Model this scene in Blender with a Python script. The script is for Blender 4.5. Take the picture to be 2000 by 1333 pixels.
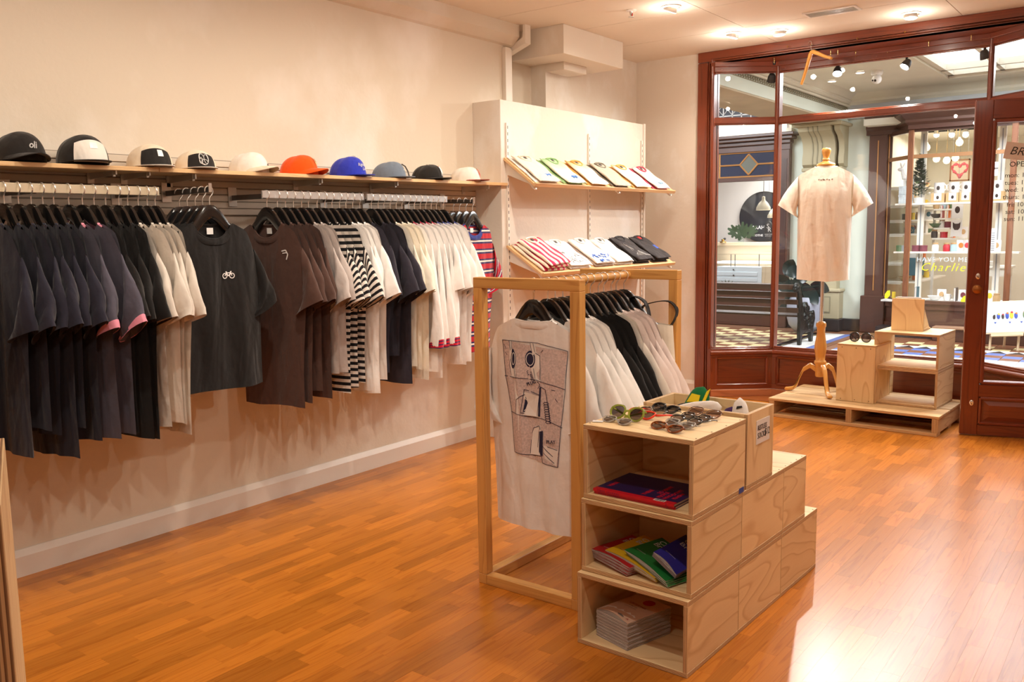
import bpy, bmesh, math, random
from mathutils import Matrix, Vector, Euler
from mathutils.noise import noise as pnoise
for o in list(bpy.data.objects): bpy.data.objects.remove(o)
random.seed(11)
SC = bpy.context.scene
COL = SC.collection
PI = math.pi
# ------------------------------------------------------------------ camera
FPX, YAW, PITCH, ROLL, CAMZ = 1712.694, math.radians(37.2405), math.radians(7.2454), math.radians(-0.8591), 1.40
_f = Vector((-math.sin(YAW)*math.cos(PITCH), math.cos(YAW)*math.cos(PITCH), -math.sin(PITCH)))
_r = Vector((math.cos(YAW), math.sin(YAW), 0)); _u = _r.cross(_f)
_r2 = math.cos(ROLL)*_r + math.sin(ROLL)*_u
_u2 = -math.sin(ROLL)*_r + math.cos(ROLL)*_u
cam = bpy.data.cameras.new('camera'); camo = bpy.data.objects.new('camera', cam); COL.objects.link(camo)
cam.sensor_fit = 'HORIZONTAL'; cam.sensor_width = 36.0; cam.lens = FPX/2000*36.0
cam.clip_start = 0.05; cam.clip_end = 100
M3 = Matrix((_r2, _u2, -_f)).transposed()
camo.matrix_world = Matrix.Translation((0, 0, CAMZ)) @ M3.to_4x4()
SC.camera = camo
def at(px, py, axis, val):
    """the point of the plane axis=val that shows at pixel (px,py) of the 2000x1333 frame"""
    d = _r2*((px-1000)/FPX) - _u2*((py-666.5)/FPX) + _f
    t = (val - (0, 0, CAMZ)[axis])/d[axis]
    return Vector((0, 0, CAMZ)) + d*t
# ------------------------------------------------------------------ colour management, world
SC.view_settings.view_transform = 'Standard'; SC.view_settings.look = 'None'
SC.view_settings.gamma = 1.0; SC.view_settings.use_curve_mapping = False
SC.view_settings.exposure = 0.0
SC.cycles.transparent_max_bounces = 32; SC.cycles.max_bounces = 14; SC.cycles.diffuse_bounces = 6; SC.cycles.sample_clamp_indirect = 8
W = bpy.data.worlds.new('world'); SC.world = W; W.use_nodes = True
W.node_tree.nodes['Background'].inputs[0].default_value = (1.0, 0.93, 0.84, 1)
W.node_tree.nodes['Background'].inputs[1].default_value = 0.12
WARM = (1.0, 0.925, 0.79); NEUT = (1.0, 0.93, 0.84); COOL = (0.93, 0.97, 1.0)
def lamp(kind, name, loc, target, power, color=WARM, size=0.05, angle=100, blend=0.7, parent=None, size_y=None):
    d = bpy.data.lights.new(name, kind); d.energy = power; d.color = color
    if kind == 'SPOT': d.spot_size = math.radians(angle); d.spot_blend = blend; d.shadow_soft_size = size
    elif kind == 'POINT': d.shadow_soft_size = size
    elif kind == 'AREA':
        d.size = size
        if size_y: d.shape = 'RECTANGLE'; d.size_y = size_y
    o = bpy.data.objects.new(name, d); COL.objects.link(o)
    o.location = loc
    v = Vector(target) - Vector(loc)
    o.rotation_euler = v.to_track_quat('-Z', 'Y').to_euler()
    if parent: o.parent = parent; o.location = Vector(loc) - Vector(parent.location)
    return o
# ceiling downlights of the shop: (x, y, aim x, aim y, watts); the ones the photo shows get their fitting further down
CEIL = 2.783; GAIN = .69
DOWN = [(-2.66, 5.21, -3.55, 5.25, 56), (-2.67, 6.20, -3.3, 6.1, 70), (-2.38, 6.34, -2.2, 6.3, 52), (-1.52, 6.42, -1.5, 6.2, 58),
        (-2.45, 4.15, -3.55, 4.0, 80), (-2.45, 3.15, -3.55, 3.1, 74), (-2.45, 2.15, -3.55, 2.1, 66), (-2.45, 1.15, -3.55, 1.2, 52), (-2.45, 0.1, -3.5, 0.2, 40),
        (-0.75, 5.1, -1.2, 4.6, 70), (-0.75, 3.2, -1.3, 3.0, 84), (-0.75, 1.3, -1.1, 1.9, 76), (0.75, 4.2, 0.4, 4.0, 44), (0.65, 2.2, -0.7, 2.7, 46), (-0.9, -0.6, -1.2, 0.2, 60)]
# daylight and lamps of the arcade outside
lamp('AREA', 'arcade_skylight', (-0.75, 9.6, 3.04), (-0.75, 9.6, 0), 290, COOL, 2.8, size_y=3.0)
lamp('AREA', 'arcade_hall_light', (-5.6, 9.4, 3.1), (-5.6, 9.8, 0), 210, COOL, 1.6, size_y=2.2)
lamp('AREA', 'gift_shop_light', (-1.9, 13.2, 2.55), (-1.9, 13.0, 0), 48, NEUT, 2.2, size_y=1.2)
lamp('AREA', 'jewellery_shop_light', (-5.0, 13.4, 2.5), (-5.0, 13.4, 0), 90, COOL, 1.6, size_y=1.2)
# ------------------------------------------------------------------ materials
MATS = {}
def new_mat(name):
    m = bpy.data.materials.new(name); m.use_nodes = True; nt = m.node_tree
    return m, nt, nt.nodes['Principled BSDF'], nt.nodes.new, nt.links.new
def c4(c): return (c[0], c[1], c[2], 1)
def sr(r, g, b):
    f = lambda v: (v/255/12.92 if v/255 <= .04045 else ((v/255+.055)/1.055)**2.4)
    return (f(r), f(g), f(b))
def mat(name, col, rough=.5, metal=0, var=0, vscale=4, bump=0, bscale=60, coat=0, spec=None, trans=0, alpha=1, coords='Object'):
    if name in MATS: return MATS[name]
    m, nt, b, N, L = new_mat(name)
    b.inputs['Base Color'].default_value = c4(col); b.inputs['Roughness'].default_value = rough; b.inputs['Metallic'].default_value = metal
    if coat: b.inputs['Coat Weight'].default_value = coat; b.inputs['Coat Roughness'].default_value = .1
    if spec is not None: b.inputs['Specular IOR Level'].default_value = spec
    if trans: b.inputs['Transmission Weight'].default_value = trans
    if var or bump:
        tc = N('ShaderNodeTexCoord')
        if var:
            n = N('ShaderNodeTexNoise'); n.inputs['Scale'].default_value = vscale; n.inputs['Detail'].default_value = 4
            L(tc.outputs[coords], n.inputs['Vector'])
            r = N('ShaderNodeValToRGB'); r.color_ramp.elements[0].position = .3; r.color_ramp.elements[1].position = .7
            r.color_ramp.elements[0].color = c4([max(0, k*(1-var)) for k in col]); r.color_ramp.elements[1].color = c4([min(1, k*(1+var)) for k in col])
            L(n.outputs[0], r.inputs[0]); L(r.outputs[0], b.inputs['Base Color'])
        if bump:
            n2 = N('ShaderNodeTexNoise'); n2.inputs['Scale'].default_value = bscale; n2.inputs['Detail'].default_value = 3
            L(tc.outputs[coords], n2.inputs['Vector'])
            bp = N('ShaderNodeBump'); bp.inputs['Strength'].default_value = bump; bp.inputs['Distance'].default_value = .01
            L(n2.outputs[0], bp.inputs['Height']); L(bp.outputs[0], b.inputs['Normal'])
    MATS[name] = m; return m
def emit(name, col, s):
    if name in MATS: return MATS[name]
    m, nt, b, N, L = new_mat(name)
    b.inputs['Base Color'].default_value = c4(col)
    b.inputs['Emission Color'].default_value = c4(col); b.inputs['Emission Strength'].default_value = s
    MATS[name] = m; return m
def glass(name, tint=(1, 1, 1), refl=1.0, rough=0.0):
    if name in MATS: return MATS[name]
    m, nt, b, N, L = new_mat(name); nt.nodes.remove(b)
    t = N('ShaderNodeBsdfTransparent'); t.inputs[0].default_value = c4(tint)
    g = N('ShaderNodeBsdfGlossy'); g.inputs['Roughness'].default_value = rough
    fr = N('ShaderNodeLayerWeight'); pw = N('ShaderNodeMath'); pw.operation = 'POWER'; pw.inputs[1].default_value = 4.5; L(fr.outputs['Facing'], pw.inputs[0])
    mu = N('ShaderNodeMath'); mu.operation = 'MULTIPLY_ADD'; mu.inputs[1].default_value = .8*refl; mu.inputs[2].default_value = .025*refl
    mx = N('ShaderNodeMixShader'); L(pw.outputs[0], mu.inputs[0]); L(mu.outputs[0], mx.inputs[0]); L(t.outputs[0], mx.inputs[1]); L(g.outputs[0], mx.inputs[2])
    L(mx.outputs[0], nt.nodes['Material Output'].inputs[0]); MATS[name] = m; return m
def wood(name, base, dark, light=None, ku=1.2, kv=9.0, rings=9.0, rough=.45, amt=.6, tone=.12, fine=.25, coat=0, bump=.05):
    """wood whose grain runs along the U of each piece (metres); contour rings of a stretched noise + fine fibres + a tone per piece"""
    if name in MATS: return MATS[name]
    m, nt, b, N, L = new_mat(name)
    uv = N('ShaderNodeUVMap'); uv.uv_map = 'UVMap'
    mp = N('ShaderNodeMapping'); mp.inputs['Scale'].default_value = (ku, kv, 1); L(uv.outputs[0], mp.inputs[0])
    n = N('ShaderNodeTexNoise'); n.inputs['Scale'].default_value = 1; n.inputs['Detail'].default_value = 2.0; n.inputs['Roughness'].default_value = .35
    L(mp.outputs[0], n.inputs['Vector'])
    mu = N('ShaderNodeMath'); mu.operation = 'MULTIPLY'; mu.inputs[1].default_value = rings; L(n.outputs[0], mu.inputs[0])
    fr = N('ShaderNodeMath'); fr.operation = 'FRACT'; L(mu.outputs[0], fr.inputs[0])
    rp = N('ShaderNodeValToRGB'); e = rp.color_ramp.elements
    e[0].position = 0; e[0].color = (0, 0, 0, 1); e[1].position = .72; e[1].color = (.25, .25, .25, 1)
    k = rp.color_ramp.elements.new(.9); k.color = (1, 1, 1, 1); k = rp.color_ramp.elements.new(1.0); k.color = (.1, .1, .1, 1)
    L(fr.outputs[0], rp.inputs[0])
    mp2 = N('ShaderNodeMapping'); mp2.inputs['Scale'].default_value = (6, 220, 1); L(uv.outputs[0], mp2.inputs[0])
    n2 = N('ShaderNodeTexNoise'); n2.inputs['Scale'].default_value = 1; n2.inputs['Detail'].default_value = 3; L(mp2.outputs[0], n2.inputs['Vector'])
    s = N('ShaderNodeMath'); s.operation = 'MULTIPLY'; s.inputs[1].default_value = amt; L(rp.outputs[0], s.inputs[0])
    f = N('ShaderNodeMath'); f.operation = 'MULTIPLY_ADD'; f.inputs[1].default_value = fine; L(n2.outputs[0], f.inputs[0]); L(s.outputs[0], f.inputs[2])
    mx = N('ShaderNodeMix'); mx.data_type = 'RGBA'; mx.inputs['A'].default_value = c4(base); mx.inputs['B'].default_value = c4(dark); L(f.outputs[0], mx.inputs['Factor'])
    at_ = N('ShaderNodeAttribute'); at_.attribute_name = 'tone'
    t1 = N('ShaderNodeMath'); t1.operation = 'MULTIPLY_ADD'; t1.inputs[1].default_value = 2*tone; t1.inputs[2].default_value = 1-tone; L(at_.outputs['Fac'], t1.inputs[0])
    hs = N('ShaderNodeVectorMath'); hs.operation = 'SCALE'; L(mx.outputs['Result'], hs.inputs[0]); L(t1.outputs[0], hs.inputs['Scale'])
    L(hs.outputs[0], b.inputs['Base Color'])
    b.inputs['Roughness'].default_value = rough
    if coat: b.inputs['Coat Weight'].default_value = coat; b.inputs['Coat Roughness'].default_value = .12
    if bump:
        bp = N('ShaderNodeBump'); bp.inputs['Strength'].default_value = bump; bp.inputs['Distance'].default_value = .004
        L(f.outputs[0], bp.inputs['Height']); L(bp.outputs[0], b.inputs['Normal'])
    MATS[name] = m; return m
def ply_edge(name, light, dark, n=5):
    if name in MATS: return MATS[name]
    m, nt, b, N, L = new_mat(name)
    uv = N('ShaderNodeUVMap'); uv.uv_map = 'UVMap'; sp = N('ShaderNodeSeparateXYZ'); L(uv.outputs[0], sp.inputs[0])
    ns = N('ShaderNodeTexNoise'); ns.inputs['Scale'].default_value = 9; L(uv.outputs[0], ns.inputs['Vector'])
    ad = N('ShaderNodeMath'); ad.operation = 'MULTIPLY_ADD'; ad.inputs[1].default_value = .08; L(ns.outputs[0], ad.inputs[0]); L(sp.outputs[1], ad.inputs[2])
    mu = N('ShaderNodeMath'); mu.operation = 'MULTIPLY'; mu.inputs[1].default_value = n; L(ad.outputs[0], mu.inputs[0])
    fr = N('ShaderNodeMath'); fr.operation = 'FRACT'; L(mu.outputs[0], fr.inputs[0])
    r = N('ShaderNodeValToRGB'); e = r.color_ramp.elements
    e[0].position = .42; e[0].color = c4(light); e[1].position = .55; e[1].color = c4(dark)
    k = r.color_ramp.elements.new(.92); k.color = c4([a*.6+d*.4 for a, d in zip(dark, light)]); k = r.color_ramp.elements.new(1.0); k.color = c4(light)
    L(fr.outputs[0], r.inputs[0]); L(r.outputs[0], b.inputs['Base Color']); b.inputs['Roughness'].default_value = .6
    MATS[name] = m; return m
def cloth(name, col, stripes=None, rough=.9, fade=None):
    """cotton jersey; stripes = (period m, [(pos, colour)...]) along V, fade = colour that soaks in from V=0"""
    if name in MATS: return MATS[name]
    m, nt, b, N, L = new_mat(name)
    b.inputs['Roughness'].default_value = rough; b.inputs['Sheen Weight'].default_value = .15; b.inputs['Specular IOR Level'].default_value = .2
    tc = N('ShaderNodeTexCoord'); n = N('ShaderNodeTexNoise'); n.inputs['Scale'].default_value = 9; n.inputs['Detail'].default_value = 5; L(tc.outputs['Object'], n.inputs['Vector'])
    if stripes:
        uv = N('ShaderNodeUVMap'); uv.uv_map = 'UVMap'; sp = N('ShaderNodeSeparateXYZ'); L(uv.outputs[0], sp.inputs[0])
        d = N('ShaderNodeMath'); d.operation = 'DIVIDE'; d.inputs[1].default_value = stripes[0]; L(sp.outputs[1], d.inputs[0])
        f = N('ShaderNodeMath'); f.operation = 'FRACT'; L(d.outputs[0], f.inputs[0])
        r = N('ShaderNodeValToRGB'); r.color_ramp.interpolation = 'CONSTANT'
        e = r.color_ramp.elements
        while len(e) < len(stripes[1]): e.new(.5)
        for k, (p_, c_) in enumerate(stripes[1]): e[k].position = p_; e[k].color = c4(c_)
        L(f.outputs[0], r.inputs[0]); L(r.outputs[0], b.inputs['Base Color'])
    else:
        mx = N('ShaderNodeMix'); mx.data_type = 'RGBA'; mx.inputs['A'].default_value = c4([k*.93 for k in col]); mx.inputs['B'].default_value = c4([min(1, k*1.07) for k in col])
        L(n.outputs[0], mx.inputs['Factor']); out = mx.outputs['Result']
        if fade:
            uv = N('ShaderNodeUVMap'); uv.uv_map = 'UVMap'; sp = N('ShaderNodeSeparateXYZ'); L(uv.outputs[0], sp.inputs[0])
            mr = N('ShaderNodeMapRange'); mr.inputs[1].default_value = fade[1]; mr.inputs[2].default_value = fade[2]; L(sp.outputs[1], mr.inputs[0])
            m2 = N('ShaderNodeMix'); m2.data_type = 'RGBA'; L(mr.outputs[0], m2.inputs['Factor']); m2.inputs['A'].default_value = c4(fade[0]); L(out, m2.inputs['B']); out = m2.outputs['Result']
        L(out, b.inputs['Base Color'])
    n2 = N('ShaderNodeTexNoise'); n2.inputs['Scale'].default_value = 26; n2.inputs['Detail'].default_value = 2; L(tc.outputs['Object'], n2.inputs['Vector'])
    bp = N('ShaderNodeBump'); bp.inputs['Strength'].default_value = .25; bp.inputs['Distance'].default_value = .012
    mp = N('ShaderNodeMapping'); mp.inputs['Scale'].default_value = (11, 11, 3.2); L(tc.outputs['Object'], mp.inputs[0])
    n3 = N('ShaderNodeTexNoise'); n3.inputs['Scale'].default_value = 1; n3.inputs['Detail'].default_value = 2; n3.inputs['Distortion'].default_value = .6; L(mp.outputs[0], n3.inputs['Vector'])
    b3 = N('ShaderNodeBump'); b3.inputs['Strength'].default_value = .55; b3.inputs['Distance'].default_value = .035; L(n3.outputs[0], b3.inputs['Height']); L(b3.outputs[0], bp.inputs['Normal'])
    L(n2.outputs[0], bp.inputs['Height']); L(bp.outputs[0], b.inputs['Normal'])
    MATS[name] = m; return m
# ------------------------------------------------------------------ mesh builder
class MB:
    def __init__(s): s.v = []; s.f = []; s.m = []; s.uv = []; s.t = []
    def face(s, idx, m=0, uv=None, tone=.5):
        s.f.append(idx); s.m.append(m); s.uv.append(uv or [(s.v[i][0], s.v[i][2]) for i in idx]); s.t.append(tone)
    def box(s, x0, x1, y0, y1, z0, z1, m=0, me=None, T=None, tone=None, grain=None, uvs=1.0):
        lo = (min(x0, x1), min(y0, y1), min(z0, z1)); hi = (max(x0, x1), max(y0, y1), max(z0, z1))
        d = [hi[i]-lo[i] for i in range(3)]; g = grain if grain is not None else max(range(3), key=lambda i: d[i]); th = min(range(3), key=lambda i: d[i])
        b = len(s.v); P = [Vector((x, y, z)) for x in (lo[0], hi[0]) for y in (lo[1], hi[1]) for z in (lo[2], hi[2])]
        ou, ov = random.random()*40, random.random()*40
        tone = random.random() if tone is None else tone
        raw = P
        if T is not None: P = [T @ q for q in P]
        s.v += [tuple(q) for q in P]
        for n, q in ((0, (0, 1, 3, 2)), (0, (4, 6, 7, 5)), (1, (0, 4, 5, 1)), (1, (2, 3, 7, 6)), (2, (0, 2, 6, 4)), (2, (1, 5, 7, 3))):
            ax = [k for k in range(3) if k != n]
            edge = me is not None and n != th
            if edge:
                a = [k for k in ax if k != th][0]
                uv = [(raw[k][a]*uvs+ou, (raw[k][th]-lo[th])/d[th]) for k in q]
            else:
                a = g if g in ax else max(ax, key=lambda i: d[i]); c = [k for k in ax if k != a][0]
                uv = [(raw[k][a]*uvs+ou, raw[k][c]*uvs+ov) for k in q]
            s.face([b+k for k in q], me if edge else m, uv, tone)
        return s
    def tube(s, path, r, n=8, m=0, caps=True, tone=.5, closed=False):
        path = [Vector(q) for q in path]; k = len(path); rs = r if isinstance(r, (list, tuple)) else [r]*k
        b = len(s.v); up = None; L = 0
        for i, q in enumerate(path):
            a = path[(i-1) % k] if (i or closed) else q; c = path[(i+1) % k] if (i < k-1 or closed) else q
            t = (c-a).normalized()
            if up is None:
                up = t.orthogonal().normalized()
            up = (up - t*up.dot(t)); up = up.normalized() if up.length > 1e-6 else t.orthogonal().normalized()
            w = t.cross(up)
            for j in range(n):
                an = 2*PI*j/n; s.v.append(tuple(q + (up*math.cos(an) + w*math.sin(an))*rs[i]))
        for i in range(k if closed else k-1):
            i2 = (i+1) % k; l = (path[i2]-path[i]).length
            for j in range(n):
                j2 = (j+1) % n
                s.face([b+i*n+j, b+i*n+j2, b+i2*n+j2, b+i2*n+j], m, [(L, j/n*.1), (L, (j+1)/n*.1), (L+l, (j+1)/n*.1), (L+l, j/n*.1)], tone)
            L += l
        if caps and not closed:
            s.face([b+j for j in range(n)][::-1], m, None, tone); s.face([b+(k-1)*n+j for j in range(n)], m, None, tone)
        return s
    def lathe(s, prof, n=20, m=0, c=(0, 0, 0), T=None, tone=.5, arc=2*PI):
        b = len(s.v); k = len(prof); full = abs(arc-2*PI) < 1e-6; nn = n if full else n+1
        for r, z in prof:
            for j in range(nn):
                a = arc*j/n; q = Vector((c[0]+r*math.cos(a), c[1]+r*math.sin(a), c[2]+z)); s.v.append(tuple(T @ q if T is not None else q))
        for i in range(k-1):
            for j in range(n):
                j2 = (j+1) % nn
                if prof[i][0] < 1e-6 and prof[i+1][0] < 1e-6: continue
                s.face([b+i*nn+j, b+i*nn+j2, b+(i+1)*nn+j2, b+(i+1)*nn+j], m, [(prof[i][1], j*.03), (prof[i][1], j*.03+.03), (prof[i+1][1], j*.03+.03), (prof[i+1][1], j*.03)], tone)
        return s
    def prism(s, poly, a, b_, axis=1, m=0, me=None, T=None, tone=.5):
        """polygon (2D in the other two axes) extruded from a to b_ along axis"""
        b = len(s.v); k = len(poly)
        def p3(p, h): return {0: (h, p[0], p[1]), 1: (p[0], h, p[1]), 2: (p[0], p[1], h)}[axis]
        P = [Vector(p3(p, a)) for p in poly] + [Vector(p3(p, b_)) for p in poly]
        if T is not None: P = [T @ q for q in P]
        s.v += [tuple(q) for q in P]
        ou = random.random()*20
        s.face(list(range(b, b+k))[::-1], m, [(p[0]+ou, p[1]) for p in poly][::-1], tone); s.face(list(range(b+k, b+2*k)), m, [(p[0]+ou, p[1]) for p in poly], tone)
        L = 0
        for i in range(k):
            j = (i+1) % k; l = math.dist(poly[i], poly[j])
            s.face([b+i, b+j, b+k+j, b+k+i], me if me is not None else m, [(L, 0), (L+l, 0), (L+l, 1 if me is not None else abs(b_-a)), (L, 1 if me is not None else abs(b_-a))], tone); L += l
        return s
    def strip(s, prof, path, m=0, tone=.5, caps=True):
        """2D profile (out, up) swept along a level path of (x,y) points with mitred corners; z added from prof"""
        b = len(s.v); k = len(prof); n = len(path); L = 0
        for i, q in enumerate(path):
            q = Vector(q); d1 = (q-Vector(path[i-1])).normalized() if i else None; d2 = (Vector(path[i+1])-q).normalized() if i < n-1 else None
            if d1 is None: d1 = d2
            if d2 is None: d2 = d1
            n1 = Vector((d1.y, -d1.x)); n2 = Vector((d2.y, -d2.x)); nn = (n1+n2).normalized(); sc = 1/max(.3, nn.dot(n1))
            for (o, z) in prof: s.v.append((q.x+nn.x*o*sc, q.y+nn.y*o*sc, z))
        for i in range(n-1):
            l = (Vector(path[i+1])-Vector(path[i])).length; w = 0
            for j in range(k):
                j2 = (j+1) % k; dw = math.dist(prof[j], prof[j2])
                s.face([b+i*k+j, b+i*k+j2, b+(i+1)*k+j2, b+(i+1)*k+j], m, [(L, w), (L, w+dw), (L+l, w+dw), (L+l, w)], tone); w += dw
            L += l
        if caps: s.face(list(range(b, b+k)), m, None, tone); s.face(list(range(b+(n-1)*k, b+n*k)), m, None, tone)
        return s
    def grid(s, fn, nu, nv, m=0, closeu=False, uv=None, tone=.5):
        b = len(s.v); cu = nu if closeu else nu+1
        for j in range(nv+1):
            for i in range(cu): s.v.append(tuple(fn(i/nu, j/nv)))
        for j in range(nv):
            for i in range(nu):
                i2 = (i+1) % cu; q = [(i/nu, j/nv), ((i+1)/nu, j/nv), ((i+1)/nu, (j+1)/nv), (i/nu, (j+1)/nv)]
                s.face([b+j*cu+i, b+j*cu+i2, b+(j+1)*cu+i2, b+(j+1)*cu+i], m, [uv(*c) for c in q] if uv else q, tone)
        return s
    def ball(s, c, r, n=10, m=0, sx=1, sy=1, sz=1, T=None):
        k = max(4, n//2)
        prof = [(r*math.sin(PI*i/k), -r*math.cos(PI*i/k)) for i in range(k+1)]; b = len(s.v)
        s.lathe(prof, n, m)
        for i in range(b, len(s.v)):
            x, y, z = s.v[i]; q = Vector((x*sx, y*sy, z*sz))
            if T is not None: q = T @ q
            s.v[i] = (q.x+c[0], q.y+c[1], q.z+c[2])
        return s
    def mesh(s, name, mats, smooth=None, bevel=0, T=None, clean=True):
        me = bpy.data.meshes.new(name)
        me.from_pydata(s.v, [], s.f)
        if T is not None: me.transform(T)
        for x in (mats if isinstance(mats, (list, tuple)) else [mats]): me.materials.append(x)
        me.polygons.foreach_set('material_index', s.m)
        ul = me.uv_layers.new(name='UVMap'); ul.data.foreach_set('uv', [c for f in s.uv for q in f for c in q])
        a = me.attributes.new('tone', 'FLOAT', 'FACE'); a.data.foreach_set('value', s.t)
        if clean or bevel:
            bm = bmesh.new(); bm.from_mesh(me)
            if clean: bmesh.ops.remove_doubles(bm, verts=bm.verts, dist=1e-5)
            bmesh.ops.recalc_face_normals(bm, faces=bm.faces)
            if bevel: bmesh.ops.bevel(bm, geom=[e for e in bm.edges if len(e.link_faces) == 2 and e.calc_face_angle(0) > .6], offset=bevel, segments=1, affect='EDGES', clamp_overlap=True)
            bm.to_mesh(me); bm.free()
        if smooth is not None:
            me.polygons.foreach_set('use_smooth', [True]*len(me.polygons)); me.set_sharp_from_angle(angle=math.radians(smooth))
        me.update(); return me
    def build(s, name, mats, parent=None, smooth=None, bevel=0, world=False, loc=None, clean=True):
        T = None
        if world and parent is not None: T = Matrix.Translation(-WLOC[parent.name])
        elif parent is None and loc is None and s.v:      # origin at the middle of the base
            xs = [q[0] for q in s.v]; ys = [q[1] for q in s.v]; zs = [q[2] for q in s.v]
            loc = Vector(((min(xs)+max(xs))/2, (min(ys)+max(ys))/2, min(zs))); T = Matrix.Translation(-loc)
        me = s.mesh(name, mats, smooth, bevel, T, clean)
        o = bpy.data.objects.new(name, me); COL.objects.link(o)
        if parent is not None: o.parent = parent; WLOC[o.name] = WLOC.get(parent.name, Vector())
        else: WLOC[o.name] = Vector(loc) if loc is not None else Vector()
        if loc is not None: o.location = loc
        return o
WLOC = {}
def tag(o, label=None, cat=None, group=None, kind=None):
    if label: o['label'] = label
    if cat: o['category'] = cat
    if group: o['group'] = group
    if kind: o['kind'] = kind
    return o
def thing(name, label, cat, loc=(0, 0, 0), rz=0, group=None, rot=None, kind=None):
    o = bpy.data.objects.new(name, None); COL.objects.link(o); o.empty_display_size = .05
    o.location = loc; o.rotation_euler = rot if rot is not None else (0, 0, rz); WLOC[o.name] = Vector(loc)
    return tag(o, label, cat, group, kind)
def struct(name, b, mats, parent=None, **kw):
    o = b.build(name, mats, parent, loc=None if parent else (0, 0, 0), **kw)
    if not parent: o['kind'] = 'structure'
    return o
def part(b, name, mats, parent, world=True, label=None, **kw):
    o = b.build(name, mats, parent, world=world, **kw)
    if label: o['label'] = label
    return o
def link_copy(o, parent=None):
    c = o.copy(); COL.objects.link(c); WLOC[c.name] = WLOC.get(o.name, Vector())
    if parent is not None: c.parent = parent
    for ch in list(o.children): link_copy(ch, c)
    return c
def Rz(a): return Matrix.Rotation(a, 4, 'Z')
def Rx(a): return Matrix.Rotation(a, 4, 'X')
def Ry(a): return Matrix.Rotation(a, 4, 'Y')
def Tr(*a): return Matrix.Translation(a if len(a) > 1 else a[0])
def text_mesh(txt, size, m, name='lettering', parent=None, T=None, align='LEFT', shear=0, depth=.0008, spacing=1.0, bold=0):
    """flat lettering in the XY plane (then T); T is in the parent's local space"""
    cu = bpy.data.curves.new(name, 'FONT'); cu.body = txt; cu.size = size; cu.align_x = align; cu.shear = shear; cu.extrude = depth; cu.space_character = spacing; cu.resolution_u = 2
    cu.offset = bold
    ob = bpy.data.objects.new(name, cu); me = bpy.data.meshes.new_from_object(ob); bpy.data.objects.remove(ob); bpy.data.curves.remove(cu)
    if T is not None: me.transform(T)
    me.materials.clear(); me.materials.append(m)
    o = bpy.data.objects.new(name, me); COL.objects.link(o)
    if parent is not None: o.parent = parent
    return o
ORD = ['first', 'second', 'third', 'fourth', 'fifth', 'sixth', 'seventh', 'eighth', 'ninth', 'tenth', 'eleventh', 'twelfth', 'thirteenth', 'fourteenth', 'fifteenth', 'sixteenth', 'seventeenth', 'eighteenth', 'nineteenth', 'twentieth', 'twenty-first', 'twenty-second', 'twenty-third', 'twenty-fourth', 'twenty-fifth', 'twenty-sixth']
# ------------------------------------------------------------------ surfaces
def paint(name, base, patch, scale=1.1, lo=.52, hi=.62, rough=.75):
    """emulsion with brushed-out filler patches of a slightly other shade"""
    m, nt, b, N, L = new_mat(name)
    tc = N('ShaderNodeTexCoord'); n = N('ShaderNodeTexNoise'); n.inputs['Scale'].default_value = scale; n.inputs['Detail'].default_value = 5; n.inputs['Roughness'].default_value = .55
    mp = N('ShaderNodeMapping'); mp.inputs['Scale'].default_value = (1.4, 1.0, .8); L(tc.outputs['Object'], mp.inputs[0]); L(mp.outputs[0], n.inputs['Vector'])
    r = N('ShaderNodeValToRGB'); r.color_ramp.elements[0].position = lo; r.color_ramp.elements[1].position = hi
    r.color_ramp.elements[0].color = c4(base); r.color_ramp.elements[1].color = c4(patch)
    L(n.outputs[0], r.inputs[0]); L(r.outputs[0], b.inputs['Base Color']); b.inputs['Roughness'].default_value = rough
    n2 = N('ShaderNodeTexNoise'); n2.inputs['Scale'].default_value = 45; n2.inputs['Detail'].default_value = 4; L(tc.outputs['Object'], n2.inputs['Vector'])
    bp = N('ShaderNodeBump'); bp.inputs['Strength'].default_value = .12; bp.inputs['Distance'].default_value = .01; L(n2.outputs[0], bp.inputs['Height']); L(bp.outputs[0], b.inputs['Normal'])
    MATS[name] = m; return m
M_WALL = paint('wall_paint', (.665, .575, .465), (.76, .69, .615), 1.3, .50, .66)
M_PANEL = paint('panel_paint', (.74, .67, .585), (.80, .755, .70), 2.2)
M_CEIL = mat('ceiling_paint', (.76, .68, .59), .85, var=.02, vscale=2)
M_BASE = mat('baseboard_paint', (.74, .66, .58), .45, var=.03)
M_SLAT = mat('slatwall_laminate', (.60, .52, .43), .5, var=.05, vscale=3)
M_TRIMW = mat('white_gloss_trim', (.80, .74, .66), .4)
M_MAHOG = wood('mahogany', sr(128, 56, 26), sr(84, 32, 15), ku=.9, kv=14, rings=6, rough=.32, amt=.5, tone=.10, fine=.35, coat=.35, bump=.03)
M_MAHOGD = mat('mahogany_bead', sr(120, 52, 28), .3, coat=.35, var=.12, vscale=14)
M_SKIRT = wood('pine_skirting', sr(186, 116, 72), sr(140, 80, 46), rings=5, rough=.55)
M_STRIP = wood('laminate_floor', sr(198, 122, 40), sr(154, 80, 20), ku=1.6, kv=26, rings=5, rough=.27, amt=.40, tone=.20, fine=.45, bump=.0)
M_SLAB = mat('floor_underlay', sr(150, 80, 30), .5)
M_CHROME = mat('chrome', (.80, .79, .77), .2, .85)
M_STEEL = mat('brushed_steel', (.66, .64, .60), .35, .75, var=.1, vscale=8)
M_DARKMET = mat('dark_bracket_metal', (.13, .12, .11), .35, .8)
M_BRASS = mat('brass', (.72, .50, .20), .25, 1)
M_BLACK = mat('black_plastic', (.012, .012, .012), .25)
M_BLKMAT = mat('matt_black', (.02, .02, .02), .6)
M_WHITE = mat('white_enamel', (.82, .80, .77), .35)
M_PANE = glass('window_glass')
M_DARKIN = mat('black_hole', (.01, .009, .008), .9)
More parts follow.
